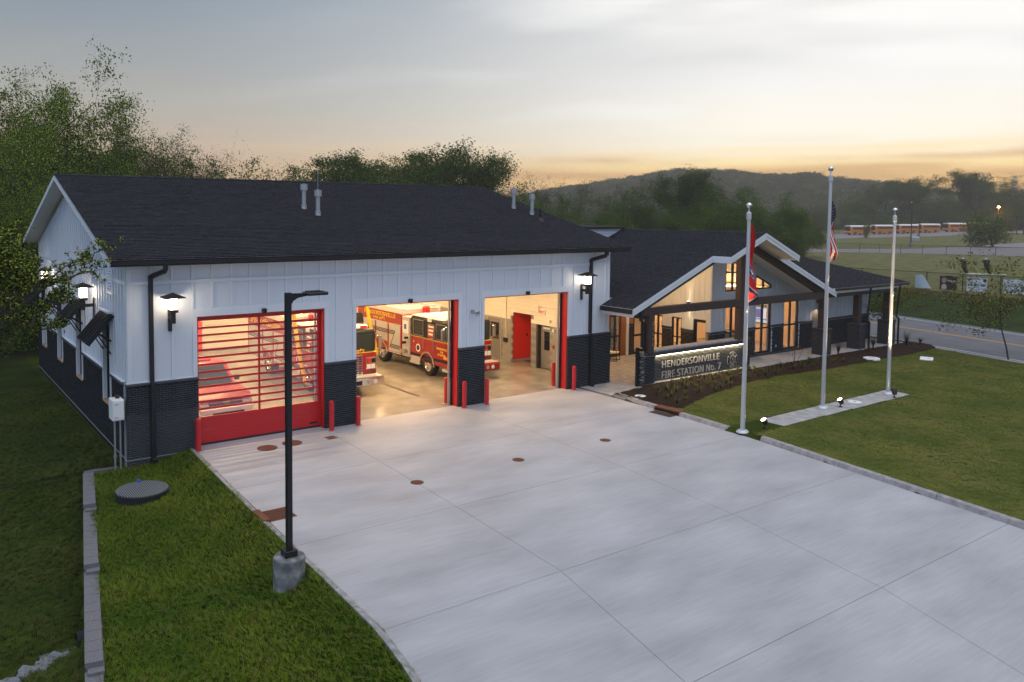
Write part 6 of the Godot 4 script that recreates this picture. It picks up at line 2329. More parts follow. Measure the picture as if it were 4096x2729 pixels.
# ---------------------------------------------------------------- yard
func retaining_wall() -> void:
	var o := thing("retaining_wall", "stepped grey concrete-block retaining wall along the grass slope", "retaining wall")
	# courses under the caps
	var z := -0.40
	while z < 14.0:
		var zn := z + 0.405
		var y := walltop(z + 0.1)
		var x := wallx(z + 0.2)
		var turn := atan(-0.1758)
		place("cap_block", piece_box(Vector3(0.31, 0.10, 0.40)), M.block, o, X(Vector3(x + 0.15, y - 0.05, z + 0.2), turn))
		for k in 9:
			place("wall_block", piece_box(Vector3(0.28, 0.145, 0.40)), M.block, o, X(Vector3(x + 0.15 + rf(-0.006, 0.006), y - 0.175 - 0.15 * k, z + 0.2 + (0.2 if k % 2 == 0 else 0.0)), turn))
		z = zn
	for k in 3:
		place("cap_block", piece_box(Vector3(0.40, 0.10, 0.31)), M.block, o, X(Vector3(-0.95 + 0.41 * k, -0.35, -0.60), 0.02))
		for j in 4:
			place("wall_block", piece_box(Vector3(0.40, 0.145, 0.28)), M.block, o, X(Vector3(-0.95 + 0.41 * k, -0.475 - 0.15 * j, -0.60), 0.02))
	# rocks below it
	var gr := []
	for k in 3:
		var g := G.new()
		var f := FastNoiseLite.new()
		f.seed = 40 + k
		f.frequency = 0.9
		var n := 12
		var pt := func(i: int, j: int) -> Vector3:
			var a := TAU * i / n
			var b := -PI / 2 + PI * j / 8.0
			var d := Vector3(cos(a) * cos(b), sin(b) * 0.7, sin(a) * cos(b))
			return d * (1.0 + 0.7 * f.get_noise_3dv(d * 1.3))
		for i in n:
			for j in 8:
				g.quad(pt.call(i + 1, j), pt.call(i, j), pt.call(i, j + 1), pt.call(i + 1, j + 1))
		gr.append(g.mesh())
	var i := 0
	for q in [[-4.65, 8.3, 0.30], [-4.35, 8.55, 0.22], [-4.15, 8.25, 0.15], [-4.02, 8.5, 0.14], [-3.85, 8.2, 0.12], [-3.75, 7.95, 0.16], [-3.6, 8.15, 0.12], [-3.5, 7.8, 0.10], [-3.35, 7.95, 0.12], [-3.2, 7.7, 0.13], [-3.0, 7.8, 0.09], [-4.9, 8.8, 0.26], [-4.5, 9.0, 0.18], [-5.2, 8.5, 0.28], [-4.1, 8.8, 0.10], [-3.45, 8.25, 0.09]]:
		i += 1
		var r := place("rock", gr[i % 3], M.stone, self, Transform3D(Basis.from_euler(Vector3(0, i * 1.7, 0)).scaled(Vector3(q[2], q[2] * 0.8, q[2])), Vector3(q[0], height(q[0], q[1]) + q[2] * 0.3, q[1])))
		tag(r, "pale rounded rock in the ditch, " + ordinal(i) + " of the line below the retaining wall", "rock", "pale rocks in the ditch")
	var dp := thing("drain_pipe", "dark open drain pipe end at the foot of the retaining wall", "pipe", Vector3(-2.62, -1.45, 7.5))
	var gp := G.new()
	gp.tube(Vector3(0.3, 0, 0), Vector3(-0.12, -0.02, 0), 0.19, 0.19, 16, Color.WHITE, false)
	gp.tube(Vector3(-0.12, -0.02, 0), Vector3(0.3, 0, 0), 0.16, 0.16, 16, Color.WHITE, false)
	part("pipe", gp, M.rubber, dp)
	bpart("concrete_apron", M.old_concrete, dp, -0.85, -0.22, -0.28, -0.12, -0.12, 0.28, 0.02)
	# far kerb walls and lamp beyond the building's rear corner
	var kw := thing("planter_kerb", "low pale kerb wall bending round the grass behind the side wall", "kerb wall")
	for q in [[[-0.95, -20.9], [0.4, -20.9]], [[-0.95, -20.9], [0.25, -26.0]], [[0.25, -26.0], [-0.1, -29.0]], [[-0.1, -29.0], [-3.0, -36.0]]]:
		var a := Vector3(q[0][0], -0.65, q[0][1])
		var b := Vector3(q[1][0], -0.65, q[1][1])
		var g := G.new()
		g.cbox(Transform3D(Basis(UP, atan2((b - a).x, (b - a).z)), (a + b) / 2), Vector3(0.35, 0.35, (b - a).length() + 0.1), 0.03)
		part("kerb_stone", g, M.kerb_concrete, kw)
	var fp := thing("light_pole", "dark far light pole on a concrete foot beyond the side wall's end", "light pole", Vector3(1.25, -0.75, -32.2))
	var gf := G.new()
	gf.lathe(X(Vector3.ZERO), [Vector2(0.45, -0.2), Vector2(0.45, 1.0), Vector2(0.001, 1.01)], 18)
	part("concrete_foot", gf, M.old_concrete, fp)
	bpart("shaft", M.black, fp, -0.08, 1.0, -0.08, 0.08, 7.5, 0.08)
	bpart("lamp_head", M.black, fp, 0.08, 7.35, -0.15, 0.8, 7.45, 0.15, 0.02)

# ---------------------------------------------------------------- beyond the road
func fy(x: float) -> float:
	return 1.0 + maxf(0.0, minf(x - 226.0, 110.0) * 0.020)

func beyond() -> void:
	# chain-link fences
	var runs := [["near_fence", "dark chain-link fence carrying banners beyond the road", [[70.0, -30.0], [71.2, -9.7], [71.9, -4.0], [72.0, 30.0]], 1.55], ["far_fence", "thin chain-link fence beside the field drive, behind the football sled", [[117.0, -80.0], [138.5, -52.5], [140.5, -42.5], [146.5, -33.5], [152.0, -14.0], [160.0, 8.0]], 1.5]]
	for r in runs:
		var o := thing(r[0], r[1], "fence")
		var pts: Array = r[2]
		var h: float = r[3]
		for i in pts.size() - 1:
			var a := Vector3(pts[i][0], fy(pts[i][0]), pts[i][1])
			var b := Vector3(pts[i + 1][0], fy(pts[i + 1][0]), pts[i + 1][1])
			var n := int(ceil((b - a).length() / (3.0 if r[0] == "near_fence" else 4.4)))
			for k in n:
				var p := a.lerp(b, float(k) / n)
				var g := G.new()
				g.tube(p, p + Vector3(0, h + 0.05, 0), 0.04, 0.04, 6)
				part("post", g, M.dark_metal, o)
			var g2 := G.new()
			g2.tube(a + Vector3(0, h, 0), b + Vector3(0, h, 0), 0.028, 0.028, 6)
			part("top_rail", g2, M.dark_metal, o)
			var g3 := G.new()
			g3.quad(a + Vector3(0, 0.03, 0), b + Vector3(0, 0.03, 0), b + Vector3(0, h, 0), a + Vector3(0, h, 0))
			part("wire_net", g3, M.wire_mesh, o)
	banners()
	# football sled
	var s := thing("football_sled", "two black padded dummies on a low football training sled in the field", "football sled", Vector3(95.9, 1.0, -15.2), deg_to_rad(-45))
	var gs := G.new()
	for z in [-0.5, 0.5]:
		gs.box(-1.8, 0.05, z - 0.05, 2.4, 0.14, z + 0.05)
	for x in [-1.6, -0.4, 0.9, 2.2]:
		gs.box(x - 0.05, 0.06, -0.5, x + 0.05, 0.13, 0.5)
	part("skid_frame", gs, M.cream, s)
	for x in [-1.5, 0.9]:
		var d := Node3D.new()
		d.name = "dummy"
		s.add_child(d, true)
		var g := G.new()
		g.tube(Vector3(x, 0.14, 0.1), Vector3(x - 0.35, 0.8, 0.1), 0.16, 0.22, 10)
		g.tube(Vector3(x - 0.35, 0.8, 0.1), Vector3(x - 0.45, 1.45, 0.1), 0.25, 0.29, 12)
		part("body_pad", g, M.rubber, d)
		g = G.new()
		g.cbox(X(Vector3(x - 0.47, 1.55, 0.1), 0, 0, 0.15), Vector3(0.55, 0.34, 0.85), 0.1)
		part("shoulder_pad", g, M.rubber, d)
		g = G.new()
		g.lathe(X(Vector3(x - 0.5, 1.70, 0.1)), [Vector2(0.14, 0), Vector2(0.17, 0.1), Vector2(0.1, 0.2), Vector2(0.001, 0.22)], 10)
		part("head_pad", g, M.galv, d)
	# buses
	var b0 := bus()
	var bp := [[241.4, 1.05, -112.3], [251.8, 1.25, -109.9], [262.0, 1.45, -107.5], [272.0, 1.62, -105.3], [285.2, 1.9, -102.8], [297.2, 2.12, -100.4]]
	var bw := ["half hidden behind the tallest flagpole", "second of the row, between the two taller flagpoles", "third of the row, just left of the bare flagpole", "behind the parking lamp with the dark banner", "fifth of the row, standing apart after a gap", "last of the row, nearest the bright orange lamp"]
	for i in 6:
		var l: String = "yellow school bus with white roof " + bw[i]
		var p := Vector3(bp[i][0], fy(bp[i][0]) - 0.02, bp[i][2])
		if i == 0:
			b0.position = p
			b0.rotation.y = deg_to_rad(-104)
			b0.set_meta("label", l)
		else:
			copy(b0, p, deg_to_rad(-104), l, "school buses parked in a row")
	# parking lamps
	var lamps := [[170.6, -58.9, 9.6, true, 1, "on a pale foot, in front of the bus row"], [241.9, -90.9, 9.4, false, 2, "with twin arms beside the grey bin"], [251.0, -129.7, 7.9, true, 1, "before the trees left of the tallest flagpole"], [286.5, -127.7, 8.0, true, 1, "behind the second bus"], [303.3, -116.3, 8.0, true, 1, "behind the fourth bus"], [273.3, -84.6, 7.9, true, 1, "behind the round-crowned tree"], [132.1, -73.9, 8.4, true, 1, "with a white banner, behind the house ridge"]]
	for q in lamps:
		var at := Vector3(q[0], fy(q[0]), q[1])
		var o := thing("parking_lamp", "thin parking lamp " + q[5], "street lamp", at, deg_to_rad(30), "parking lot lamps")
		var hgt: float = q[2]
		var g := G.new()
		g.lathe(X(Vector3.ZERO), [Vector2(0.36, -0.2), Vector2(0.36, 0.95), Vector2(0.001, 0.96)], 12)
		part("foot", g, M.old_concrete, o)
		g = G.new()
		g.tube(Vector3(0, 0.9, 0), Vector3(0, hgt, 0), 0.11, 0.07, 8)
		part("shaft", g, M.dark_metal, o)
		for k in q[4]:
			var sg := 1.0 if k == 0 else -1.0
			bpart("head", M.dark_metal, o, sg * 0.1, hgt - 0.1, -0.2, sg * 1.1, hgt + 0.08, 0.2, 0.03)
			if q[3]:
				bpart("glow_lens", M.sodium_dim, o, sg * 0.35, hgt - 0.16, -0.16, sg * 1.0, hgt - 0.102, 0.16)
		if q[0] in [170.6, 273.3, 132.1]:
			bpart("pole_banner", M.blue if q[0] > 150 else M.white, o, 0.15, hgt * 0.42, -0.02, 0.95, hgt * 0.42 + 1.5, 0.02)
			bpart("banner_print", M.white if q[0] > 150 else M.blue, o, 0.35, hgt * 0.42 + 0.35, 0.021, 0.75, hgt * 0.42 + 0.9, 0.03)
	var hot := thing("bright_lamp", "glaring orange parking lamp, the brightest, above the last bus", "street lamp", Vector3(302.0, fy(302.0), -93.6))
	var gh := G.new()
	gh.tube(Vector3.ZERO, Vector3(0, 8.2, 0), 0.11, 0.08, 8)
	part("shaft", gh, M.dark_metal, hot)
	gh = G.new()
	gh.lathe(X(Vector3(0, 8.2, 0)), [Vector2(0.001, -0.3), Vector2(0.4, -0.1), Vector2(0.4, 0.2), Vector2(0.001, 0.5)], 10)
	part("glow_globe", gh, M.sodium, hot)
	omni(Vector3(301.5, fy(302.0) + 7.4, -93.2), 40.0, 0.3, Color(1.0, 0.55, 0.2))
	# bin, shelter
	var bin := thing("grey_bin", "low grey bin with light lid beside the parking lamp", "bin", Vector3(215.0, 1.0, -79.0), 0.5)
	bpart("body", M.galv, bin, -1.2, 0, -0.8, 1.2, 0.9, 0.8, 0.05)
	bpart("lid", M.white, bin, -1.25, 0.9, -0.85, 1.25, 1.05, 0.85, 0.04)
	var sh := thing("field_shelter", "dark flat-roofed open shelter on posts behind the round tree", "shelter", Vector3(279.0, fy(279.0), -79.5), deg_to_rad(-28))
	for k in 6:
		bpart("post", M.timber, sh, 2.4 * k - 0.12, 0, -0.12, 2.4 * k + 0.12, 5.4, 0.12)
	bpart("roof_slab", M.dark_metal, sh, -0.6, 5.4, -1.6, 13.5, 5.75, 1.6, 0.05)
	# transmission towers on the skyline
	var tw := [[828.6, 45.2, -311.9, "left of the two on the skyline"], [837.5, 42.9, -289.1, "right of the two on the skyline"]]
	for q in tw:
		var base := height(q[0], q[2])
		var o := thing("transmission_tower", "faint steel transmission tower " + q[3], "transmission tower", Vector3(q[0], base, q[2]), 0.6, "transmission towers")
		var hh: float = q[1] + 2.0 - base
		var g := G.new()
		for sx in [-1, 1]:
			for sz in [-1, 1]:
				g.tube(Vector3(sx * 3.5, 0, sz * 3.5), Vector3(sx * 0.6, hh, sz * 0.6), 0.3, 0.2, 4)
		for k in 6:
			var w := lerpf(3.5, 0.6, k / 6.0)
			g.tube(Vector3(-w, hh * k / 6.0, w), Vector3(w, hh * (k + 1) / 6.0, w), 0.14, 0.14, 4)
			g.tube(Vector3(w, hh * k / 6.0, w), Vector3(-w, hh * (k + 1) / 6.0, w), 0.14, 0.14, 4)
		part("lattice", g, M.galv, o)
		for y in [0.78, 0.88, 0.98]:
			bpart("cross_arm", M.galv, o, -6.5, hh * y - 0.2, -0.3, 6.5, hh * y + 0.2, 0.3)

func banners() -> void:
	var dirv := Vector3(0.12, 0, 1).normalized()
	var spec := [[-10.5, 1.15, "pale banner with its corner folded over on the near fence", 0], [-8.5, 1.2, "dark brown banner with pale round picture on the near fence", 1], [-6.4, 1.35, "white banner with a row of black numbers on the near fence", 2], [-3.7, 1.35, "white banner sagging behind the young tree on the near fence", 3]]
	for q in spec:
		var z0: float = q[0]
		var w: float = q[1] * 1.15
		var xx := 71.0 + 0.12 * (z0 + 9.7) - 0.12
		var o := thing("fence_banner", q[2], "banner", Vector3(xx, 1.12, z0), 0.0, "banners tied to the near fence")
		var bs := Basis(dirv, UP, Vector3(-1, 0, 0.12).normalized())
		var im := Image.create(128, 96, false, Image.FORMAT_RGB8)
		im.fill(Color(0.80, 0.82, 0.86))
		if q[3] == 1:
			im.fill(Color(0.16, 0.11, 0.10))
			for y in 96:
				for x in 128:
					if Vector2(x - 32, y - 30).length() < 19.0:
						im.set_pixel(x, y, Color(0.62, 0.5, 0.45))
					if Vector2(x - 32, (y - 78) * 0.9).length() < 20.0:
						im.set_pixel(x, y, Color(0.72, 0.66, 0.62))
			for k in 9:
				im.fill_rect(Rect2i(58 + 7 * k, 26 + (k * 5) % 7, 4, 14 - (k * 3) % 6), Color(0.85, 0.8, 0.76))
		elif q[3] == 2:
			for k in 11:
				if k != 3 and k != 7:
					im.fill_rect(Rect2i(8 + 10 * k, 42, 6, 18), Color(0.12, 0.12, 0.16))
			im.fill_rect(Rect2i(10, 12, 80, 4), Color(0.5, 0.5, 0.55))
			for y in 96:
				for x in 128:
					if Vector2(x - 112, y - 16).length() < 12.0:
						im.set_pixel(x, y, Color(0.15, 0.12, 0.12))
		elif q[3] == 0:
			for y in 96:
				for x in 128:
					im.set_pixel(x, y, Color(0.62, 0.70, 0.72).lerp(Color(0.82, 0.85, 0.88), x / 128.0))
		var m := mat("banner_print_%d" % q[3], 1, 1, 1, 0.7)
		m.albedo_texture = tex(im)
		var g := G.new()
		var hgt := 1.22
		var nx := 8
		for i in nx:
			var u0 := float(i) / nx
			var u1 := float(i + 1) / nx
			var c := func(u: float, v: float) -> Vector3:
				var cut := 0.0
				if q[3] == 0:
					cut = clampf((u - 0.45) / 0.55, 0, 1) * 0.92
				return bs * Vector3(u * w, v * hgt * (1.0 - cut) - 0.04 * sin(u * 9.0) * v, 0.02 * sin(u * 7.0) + 0.02)
			var a: Vector3 = c.call(u0, 0.0)
			var b: Vector3 = c.call(u1, 0.0)
			var d: Vector3 = c.call(u1, 1.0)
			var e: Vector3 = c.call(u0, 1.0)
			var nn := (b - a).cross(e - a).normalized()
			g.smooth_quad([a, b, d, e], [nn, nn, nn, nn], Color.WHITE, [Vector2(u0, 1), Vector2(u1, 1), Vector2(u1, 0), Vector2(u0, 0)])
		part("sheet", g, m, o)

func bus() -> Node3D:
	var o := thing("school_bus", "", "bus", Vector3.ZERO, 0.0, "school buses parked in a row")
	bpart("body", M.bus_yellow, o, -1.2, 0.55, -8.7, 1.2, 2.75, 0.0, 0.1)
	var g := G.new()
	g.prism(Transform3D(Basis(Vector3.RIGHT, UP, Vector3.BACK), Vector3(0, 0, -8.7)), PackedVector2Array([Vector2(-1.19, 2.70), Vector2(1.19, 2.70), Vector2(1.05, 3.0), Vector2(0.5, 3.14), Vector2(-0.5, 3.14), Vector2(-1.05, 3.0)]), 8.6)
	part("roof", g, M.white, o)
	for s in [-1, 1]:
		for k in 9:
			bpart("side_window", M.dark_glass, o, s * 1.19, 1.85, -8.2 + 0.82 * k, s * 1.206, 2.55, -8.2 + 0.82 * k + 0.72)
		for y in [1.05, 1.35, 1.7]:
			bpart("rub_rail", M.black, o, s * 1.20, y, -8.6, s * 1.215, y + 0.05, -0.3)
		wheel(o, Vector3(s * 1.05, 0.5, -2.0), 0.5, 0.3, s, M.bus_yellow)
		wheel(o, Vector3(s * 1.05, 0.5, -6.4), 0.5, 0.3, s, M.bus_yellow)
		bpart("wheel_well", M.rubber, o, s * 1.0, 0.4, -2.6, s * 1.207, 1.05, -1.4, 0.05)
		bpart("wheel_well", M.rubber, o, s * 1.0, 0.4, -7.0, s * 1.207, 1.05, -5.8, 0.05)
	bpart("windscreen", M.dark_glass, o, -1.08, 1.45, 0.0, 1.08, 2.62, 0.03, 0.01)
	bpart("front_sign", M.bus_yellow, o, -0.9, 2.66, 0.0, 0.9, 2.9, 0.05, 0.01)
	bpart("front_bumper", M.black, o, -1.2, 0.5, 0.0, 1.2, 0.8, 0.15, 0.03)
	for s in [-0.85, 0.85]:
		bpart("headlight", M.white, o, s - 0.15, 0.95, 0.0, s + 0.15, 1.2, 0.04, 0.02)
	return o

# ---------------------------------------------------------------- plants
class Leaf:
	var v := PackedVector3Array()
	var n := PackedVector3Array()
	var c := PackedColorArray()
	func add(p: Vector3, a: Vector3, b: Vector3, nn: Vector3, col: Color) -> void:
		for q in [p - a, p + b, p + a, p - a, p - b, p + b]:
			v.append(q)
			n.append(nn)
			c.append(col)
	func mesh() -> ArrayMesh:
		var m := ArrayMesh.new()
		var x := []
		x.resize(Mesh.ARRAY_MAX)
		x[Mesh.ARRAY_VERTEX] = v
		x[Mesh.ARRAY_NORMAL] = n
		x[Mesh.ARRAY_COLOR] = c
		m.add_surface_from_arrays(Mesh.PRIMITIVE_TRIANGLES, x)
		return m

var wood: G
var tips: Array

func limb(p: Vector3, d: Vector3, len_: float, r: float, level: int, o: Dictionary) -> void:
	var segs := 4 if level < 2 else 3
	var q := p
	var dd := d
	for i in segs:
		dd = (dd + Vector3(rf(-1, 1), rf(-0.4, 0.7) * o.lift, rf(-1, 1)) * o.wander).normalized()
		var e := q + dd * len_ / segs
		var r0 := r * (1.0 - 0.62 * float(i) / segs)
		var r1 := r * (1.0 - 0.62 * float(i + 1) / segs)
		wood.tube(q, e, r0, r1, 6 if level < 2 else 4, Color.WHITE, false)
		if level >= o.leaf_level or (level >= o.leaf_level - 1 and i >= segs - 2):
			tips.append([e, level])
		if level < o.levels and (level > 0 or float(i + 1) / segs > o.bare):
			var kids: int = o.kids
			for k in kids:
				var a := rf(0, TAU)
				var side := dd.cross(Vector3(cos(a), 0.3, sin(a))).normalized()
				var cd = (dd * rf(0.25, 0.75) + side * rf(0.6, 1.1) * o.open).normalized()
				limb(e, cd, len_ * rf(0.42, 0.68) * (1.0 - 0.15 * float(i) / segs), r1 * 0.62, level + 1, o)
		q = e

func tree_kind(o: Dictionary) -> Array:
	wood = G.new()
	tips = []
	var hgt: float = o.h
	limb(Vector3(0, -0.4, 0), UP, hgt * o.stem, o.r, 0, o)
	var l := Leaf.new()
	var cols: Array = o.cols
	var per: int = maxi(1, int(o.leaves / maxf(tips.size(), 1)))
	var hi := 0.0
	for t in tips:
		hi = maxf(hi, t[0].y)
	for t in tips:
		var c: Vector3 = t[0]
		var base: Color = cols[0].lerp(cols[1], rng.randf())
		if rng.randf() < 0.2:
			base = base.lerp(cols[2], rf(0.2, 0.8))
		if rng.randf() < o.gap:
			continue
		for k in per:
			var off = Vector3(rng.randfn(), rng.randfn() * 0.6 - o.droop, rng.randfn()) * o.clump
			var s = rf(0.6, 1.2) * o.size
			var nn = (Vector3(rf(-1, 1), rf(-0.1, 1.5), rf(-1, 1)) + off.normalized() * 0.7).normalized()
			var sh = (nn * 0.5 + UP * 0.55 + off.normalized() * 0.35).normalized()
			var a = nn.cross(Vector3(rf(-1, 1), rf(-1, 1), rf(-1, 1))).normalized() * s * 0.5
			var b = nn.cross(a).normalized() * s * 0.28
			l.add(c + off, a, b, sh, base * rf(0.75, 1.3))
	return [wood.mesh(), l.mesh(), hi]

func plant(called: String, kind: Array, bark: Material, label: String, category: String, at: Vector3, hgt: float, wide: float, turn: float, group := "") -> Node3D:
	var o := thing(called, label, category, at, turn, group)
	var k: float = hgt / kind[2]
	place("trunk", kind[0], bark, o)
	place("crown", kind[1], M.leaf, o)
	o.scale = Vector3(k * wide, k, k * wide)
	return o

func plants() -> void:
	rng.seed = 4242
	var dark := Color(0.085, 0.16, 0.022)
	var mid := Color(0.16, 0.265, 0.032)
	var lite := Color(0.32, 0.40, 0.05)
	var K := []
	K.append(tree_kind({h = 16.0, stem = 0.75, r = 0.26, levels = 3, kids = 2, leaf_level = 2, bare = 0.2, wander = 0.22, lift = 0.8, open = 1.0, leaves = 30000, clump = 0.40, size = 0.24, droop = 0.5, gap = 0.2, cols = [mid, Color(0.24, 0.34, 0.04), lite]}))
	K.append(tree_kind({h = 15.0, stem = 0.85, r = 0.20, levels = 3, kids = 2, leaf_level = 2, bare = 0.3, wander = 0.16, lift = 1.0, open = 0.75, leaves = 24000, clump = 0.36, size = 0.22, droop = 0.2, gap = 0.25, cols = [dark, mid, Color(0.09, 0.12, 0.025)]}))
	K.append(tree_kind({h = 10.0, stem = 0.6, r = 0.20, levels = 3, kids = 2, leaf_level = 1, bare = 0.0, wander = 0.25, lift = 0.6, open = 1.15, leaves = 26000, clump = 0.42, size = 0.25, droop = 0.2, gap = 0.12, cols = [dark, mid, Color(0.08, 0.11, 0.022)]}))
	K.append(tree_kind({h = 13.0, stem = 0.85, r = 0.16, levels = 3, kids = 2, leaf_level = 2, bare = 0.35, wander = 0.2, lift = 1.1, open = 0.7, leaves = 12000, clump = 0.32, size = 0.22, droop = 0.1, gap = 0.3, cols = [dark, Color(0.11, 0.145, 0.035), Color(0.16, 0.15, 0.045)]}))
	K.append(tree_kind({h = 12.0, stem = 0.6, r = 0.24, levels = 3, kids = 2, leaf_level = 2, bare = 0.25, wander = 0.26, lift = 0.8, open = 1.1, leaves = 18000, clump = 0.33, size = 0.24, droop = 0.1, gap = 0.25, cols = [dark, Color(0.075, 0.115, 0.024), mid]}))
	K.append(tree_kind({h = 5.0, stem = 0.85, r = 0.045, levels = 2, kids = 3, leaf_level = 1, bare = 0.25, wander = 0.15, lift = 0.9, open = 0.9, leaves = 4200, clump = 0.22, size = 0.17, droop = 0.1, gap = 0.15, cols = [Color(0.17, 0.19, 0.03), Color(0.27, 0.26, 0.04), Color(0.33, 0.28, 0.04)]}))
	K.append(tree_kind({h = 5.0, stem = 0.5, r = 0.12, levels = 3, kids = 2, leaf_level = 1, bare = 0.15, wander = 0.2, lift = 0.8, open = 1.0, leaves = 5000, clump = 0.34, size = 0.24, droop = 0.0, gap = 0.05, cols = [mid, Color(0.09, 0.13, 0.025), lite]}))
	K.append(tree_kind({h = 14.0, stem = 0.85, r = 0.15, levels = 3, kids = 3, leaf_level = 3, bare = 0.35, wander = 0.14, lift = 1.3, open = 0.6, leaves = 500, clump = 0.3, size = 0.22, droop = 0.0, gap = 0.55, cols = [dark, Color(0.08, 0.08, 0.03), Color(0.10, 0.08, 0.03)]}))
	K.append(tree_kind({h = 6.0, stem = 0.5, r = 0.12, levels = 3, kids = 2, leaf_level = 1, bare = 0.0, wander = 0.3, lift = 0.4, open = 1.2, leaves = 5000, clump = 0.5, size = 0.36, droop = 0.2, gap = 0.03, cols = [dark, mid, lite]}))
	var look := ["broad leafy tree", "tall narrow tree", "dense round tree", "thin airy tree", "spreading open-crowned tree", "young tree", "round young tree", "bare twiggy tree", "low bushy tree"]
	var nm := ["broad_tree", "tall_tree", "round_tree", "airy_tree", "open_tree", "young_tree", "round_tree", "bare_tree", "bushy_tree"]
	var sets := [
		["in tall woods left of the roof", -0.8, [[-2.4,-25.0,13.6,0],[1.2,-26.5,14.2,0],[-5.0,-21.0,12.0,0],[-1.4,-32.2,16.7,1],[0.5,-36.1,16.8,0],[1.6,-33.9,19.4,0],[3.3,-35.7,17.9,0],[5.2,-37.4,18.6,0],[6.7,-41.2,17.7,1],[2.1,-43.9,16.0,1],[4.4,-45.7,15.3,1],[8.1,-43.0,15.5,1],[8.2,-38.9,15.3,3],[10.0,-42.6,15.6,1],[10.6,-40.4,15.3,3],[12.3,-42.0,15.7,3],[13.8,-43.7,16.1,7],[14.0,-41.5,14.9,3],[16.2,-45.1,14.5,1],[16.8,-42.8,13.8,3],[19.8,-48.1,13.4,2],[20.1,-45.9,13.2,2],[-0.5,-34.1,11.2,2],[4.7,-37.5,13.1,2],[13.3,-52.1,13.9,2],[17.2,-53.1,13.5,2],[24.5,-52.8,13.3,7],[24.2,-50.7,11.7,2],[6.8,-35.1,12.6,2],[3.0,-39.8,12.2,2],[15.8,-41.0,12.0,2]]],
		["in the row behind the roof", -0.5, [[28.8,-57.5,12.3,2],[32.5,-61.4,12.7,1],[31.2,-54.3,12.5,2],[37.4,-64.6,12.6,2],[36.5,-56.1,14.4,4],[37.7,-53.2,14.4,4],[37.2,-48.9,14.1,4],[43.5,-56.8,14.4,1],[46.9,-59.4,14.2,4],[47.7,-56.6,16.4,4],[51.4,-58.9,16.0,4],[52.1,-56.0,15.1,4],[55.9,-58.2,15.2,4],[32.2,-44.9,11.9,2],[34.8,-43.4,11.5,2],[39.1,-45.4,11.0,2],[42.1,-43.4,10.8,2],[54.3,-54.4,12.5,2],[61.2,-61.7,13.1,3]]],
		["in the belt before the hazy hill", 0.0, [[63.9,-62.2,12.3,3],[69.1,-65.7,12.3,2],[72.1,-65.8,13.7,7],[72.0,-63.2,13.8,3],[75.8,-65.2,12.8,3],[72.7,-58.5,10.4,2],[77.5,-60.9,11.4,3],[77.6,-57.9,11.7,3],[74.6,-52.4,9.8,2],[83.3,-57.8,10.6,2],[81.7,-53.7,12.2,3],[87.4,-56.3,11.6,3],[90.7,-55.5,13.3,4],[89.0,-51.3,13.3,4],[93.1,-52.6,13.2,3],[88.1,-46.0,10.8,2],[92.7,-46.5,10.6,2],[96.3,-46.6,10.4,2],[101.8,-47.5,10.3,2],[101.3,-44.6,10.1,2],[108.2,-46.9,8.7,2],[113.4,-47.9,7.9,2],[63.2,-46.8,8.5,2],[69.1,-43.7,8.2,2],[77.5,-43.3,8.6,2],[78.1,-37.7,8.9,2]]],
		["in hazy woods beyond the buses", 1.0, [[251.7, -128.5, 10.2, 2], [289.1, -143.9, 11.5, 1], [296.0, -141.8, 14.1, 2], [302.9, -139.5, 15.8, 1], [300.5, -133.3, 19.0, 4], [307.6, -130.4, 19.9, 4], [305.3, -123.7, 18.0, 4], [312.0, -121.3, 13.3, 2], [314.0, -116.9, 14.1, 2], [325.4, -115.8, 21.6, 4], [327.2, -111.3, 22.4, 4], [324.1, -105.7, 18.9, 4], [320.9, -100.2, 14.0, 2], [318.0, -93.7, 19.2, 1], [314.6, -88.5, 19.7, 1], [278.9, -141.4, 5.7, 8], [284.3, -132.0, 6.6, 2], [293.6, -124.9, 7.5, 2], [302.0, -119.0, 7.9, 2], [310.2, -113.0, 9.2, 2], [312.9, -106.8, 9.6, 2], [311.1, -97.8, 9.2, 2], [308.2, -91.4, 10.7, 2]]]]
	for s in sets:
		var list: Array = s[2].duplicate()
		list.sort_custom(func(a, b): return atan2(a[0] + 5.7, 25.6 - a[1]) < atan2(b[0] + 5.7, 25.6 - b[1]))
		for i in list.size():
			var q: Array = list[i]
			var kd: int = q[3]
			var wide := rf(0.9, 1.15)
			if q[0] < 26.0:
				wide *= 0.78
			elif kd == 2:
				wide = rf(1.0, 1.3)
			if q[0] > 200.0:
				wide *= 1.25
			plant(nm[kd], K[kd], M.bark_pale if kd in [1, 3, 7] else M.bark, look[kd] + ", " + ordinal(i + 1) + " from left " + s[0], "tree", Vector3(q[0], height(q[0], q[1]), q[1]), q[2], wide, rf(0, TAU), "trees " + s[0])
	# street trees by the road
	plant("young_tree", K[5], M.bark, "young yellow-green tree on the verge at the right edge", "tree", Vector3(42.8, 0.08, 7.7), 5.9, 1.25, 1.0, "young street trees")
	plant("young_tree", K[5], M.bark, "young yellow-green tree seen past the porch columns", "tree", Vector3(44.3, 0.1, 0.5), 4.1, 1.7, 2.0, "young street trees")
	plant("round_tree", K[6], M.bark, "round-crowned young tree on the grass island before the shelter", "tree", Vector3(186.5, 1.0, -49.5), 7.6, 1.15, 0.4)
	plant("round_tree", K[6], M.bark, "small dark young tree before the second and third bus", "tree", Vector3(226.0, 1.0, -98.0), 4.6, 0.5, 2.2)
	# the near tree whose branches reach in from the left
	near_tree(mid, lite)
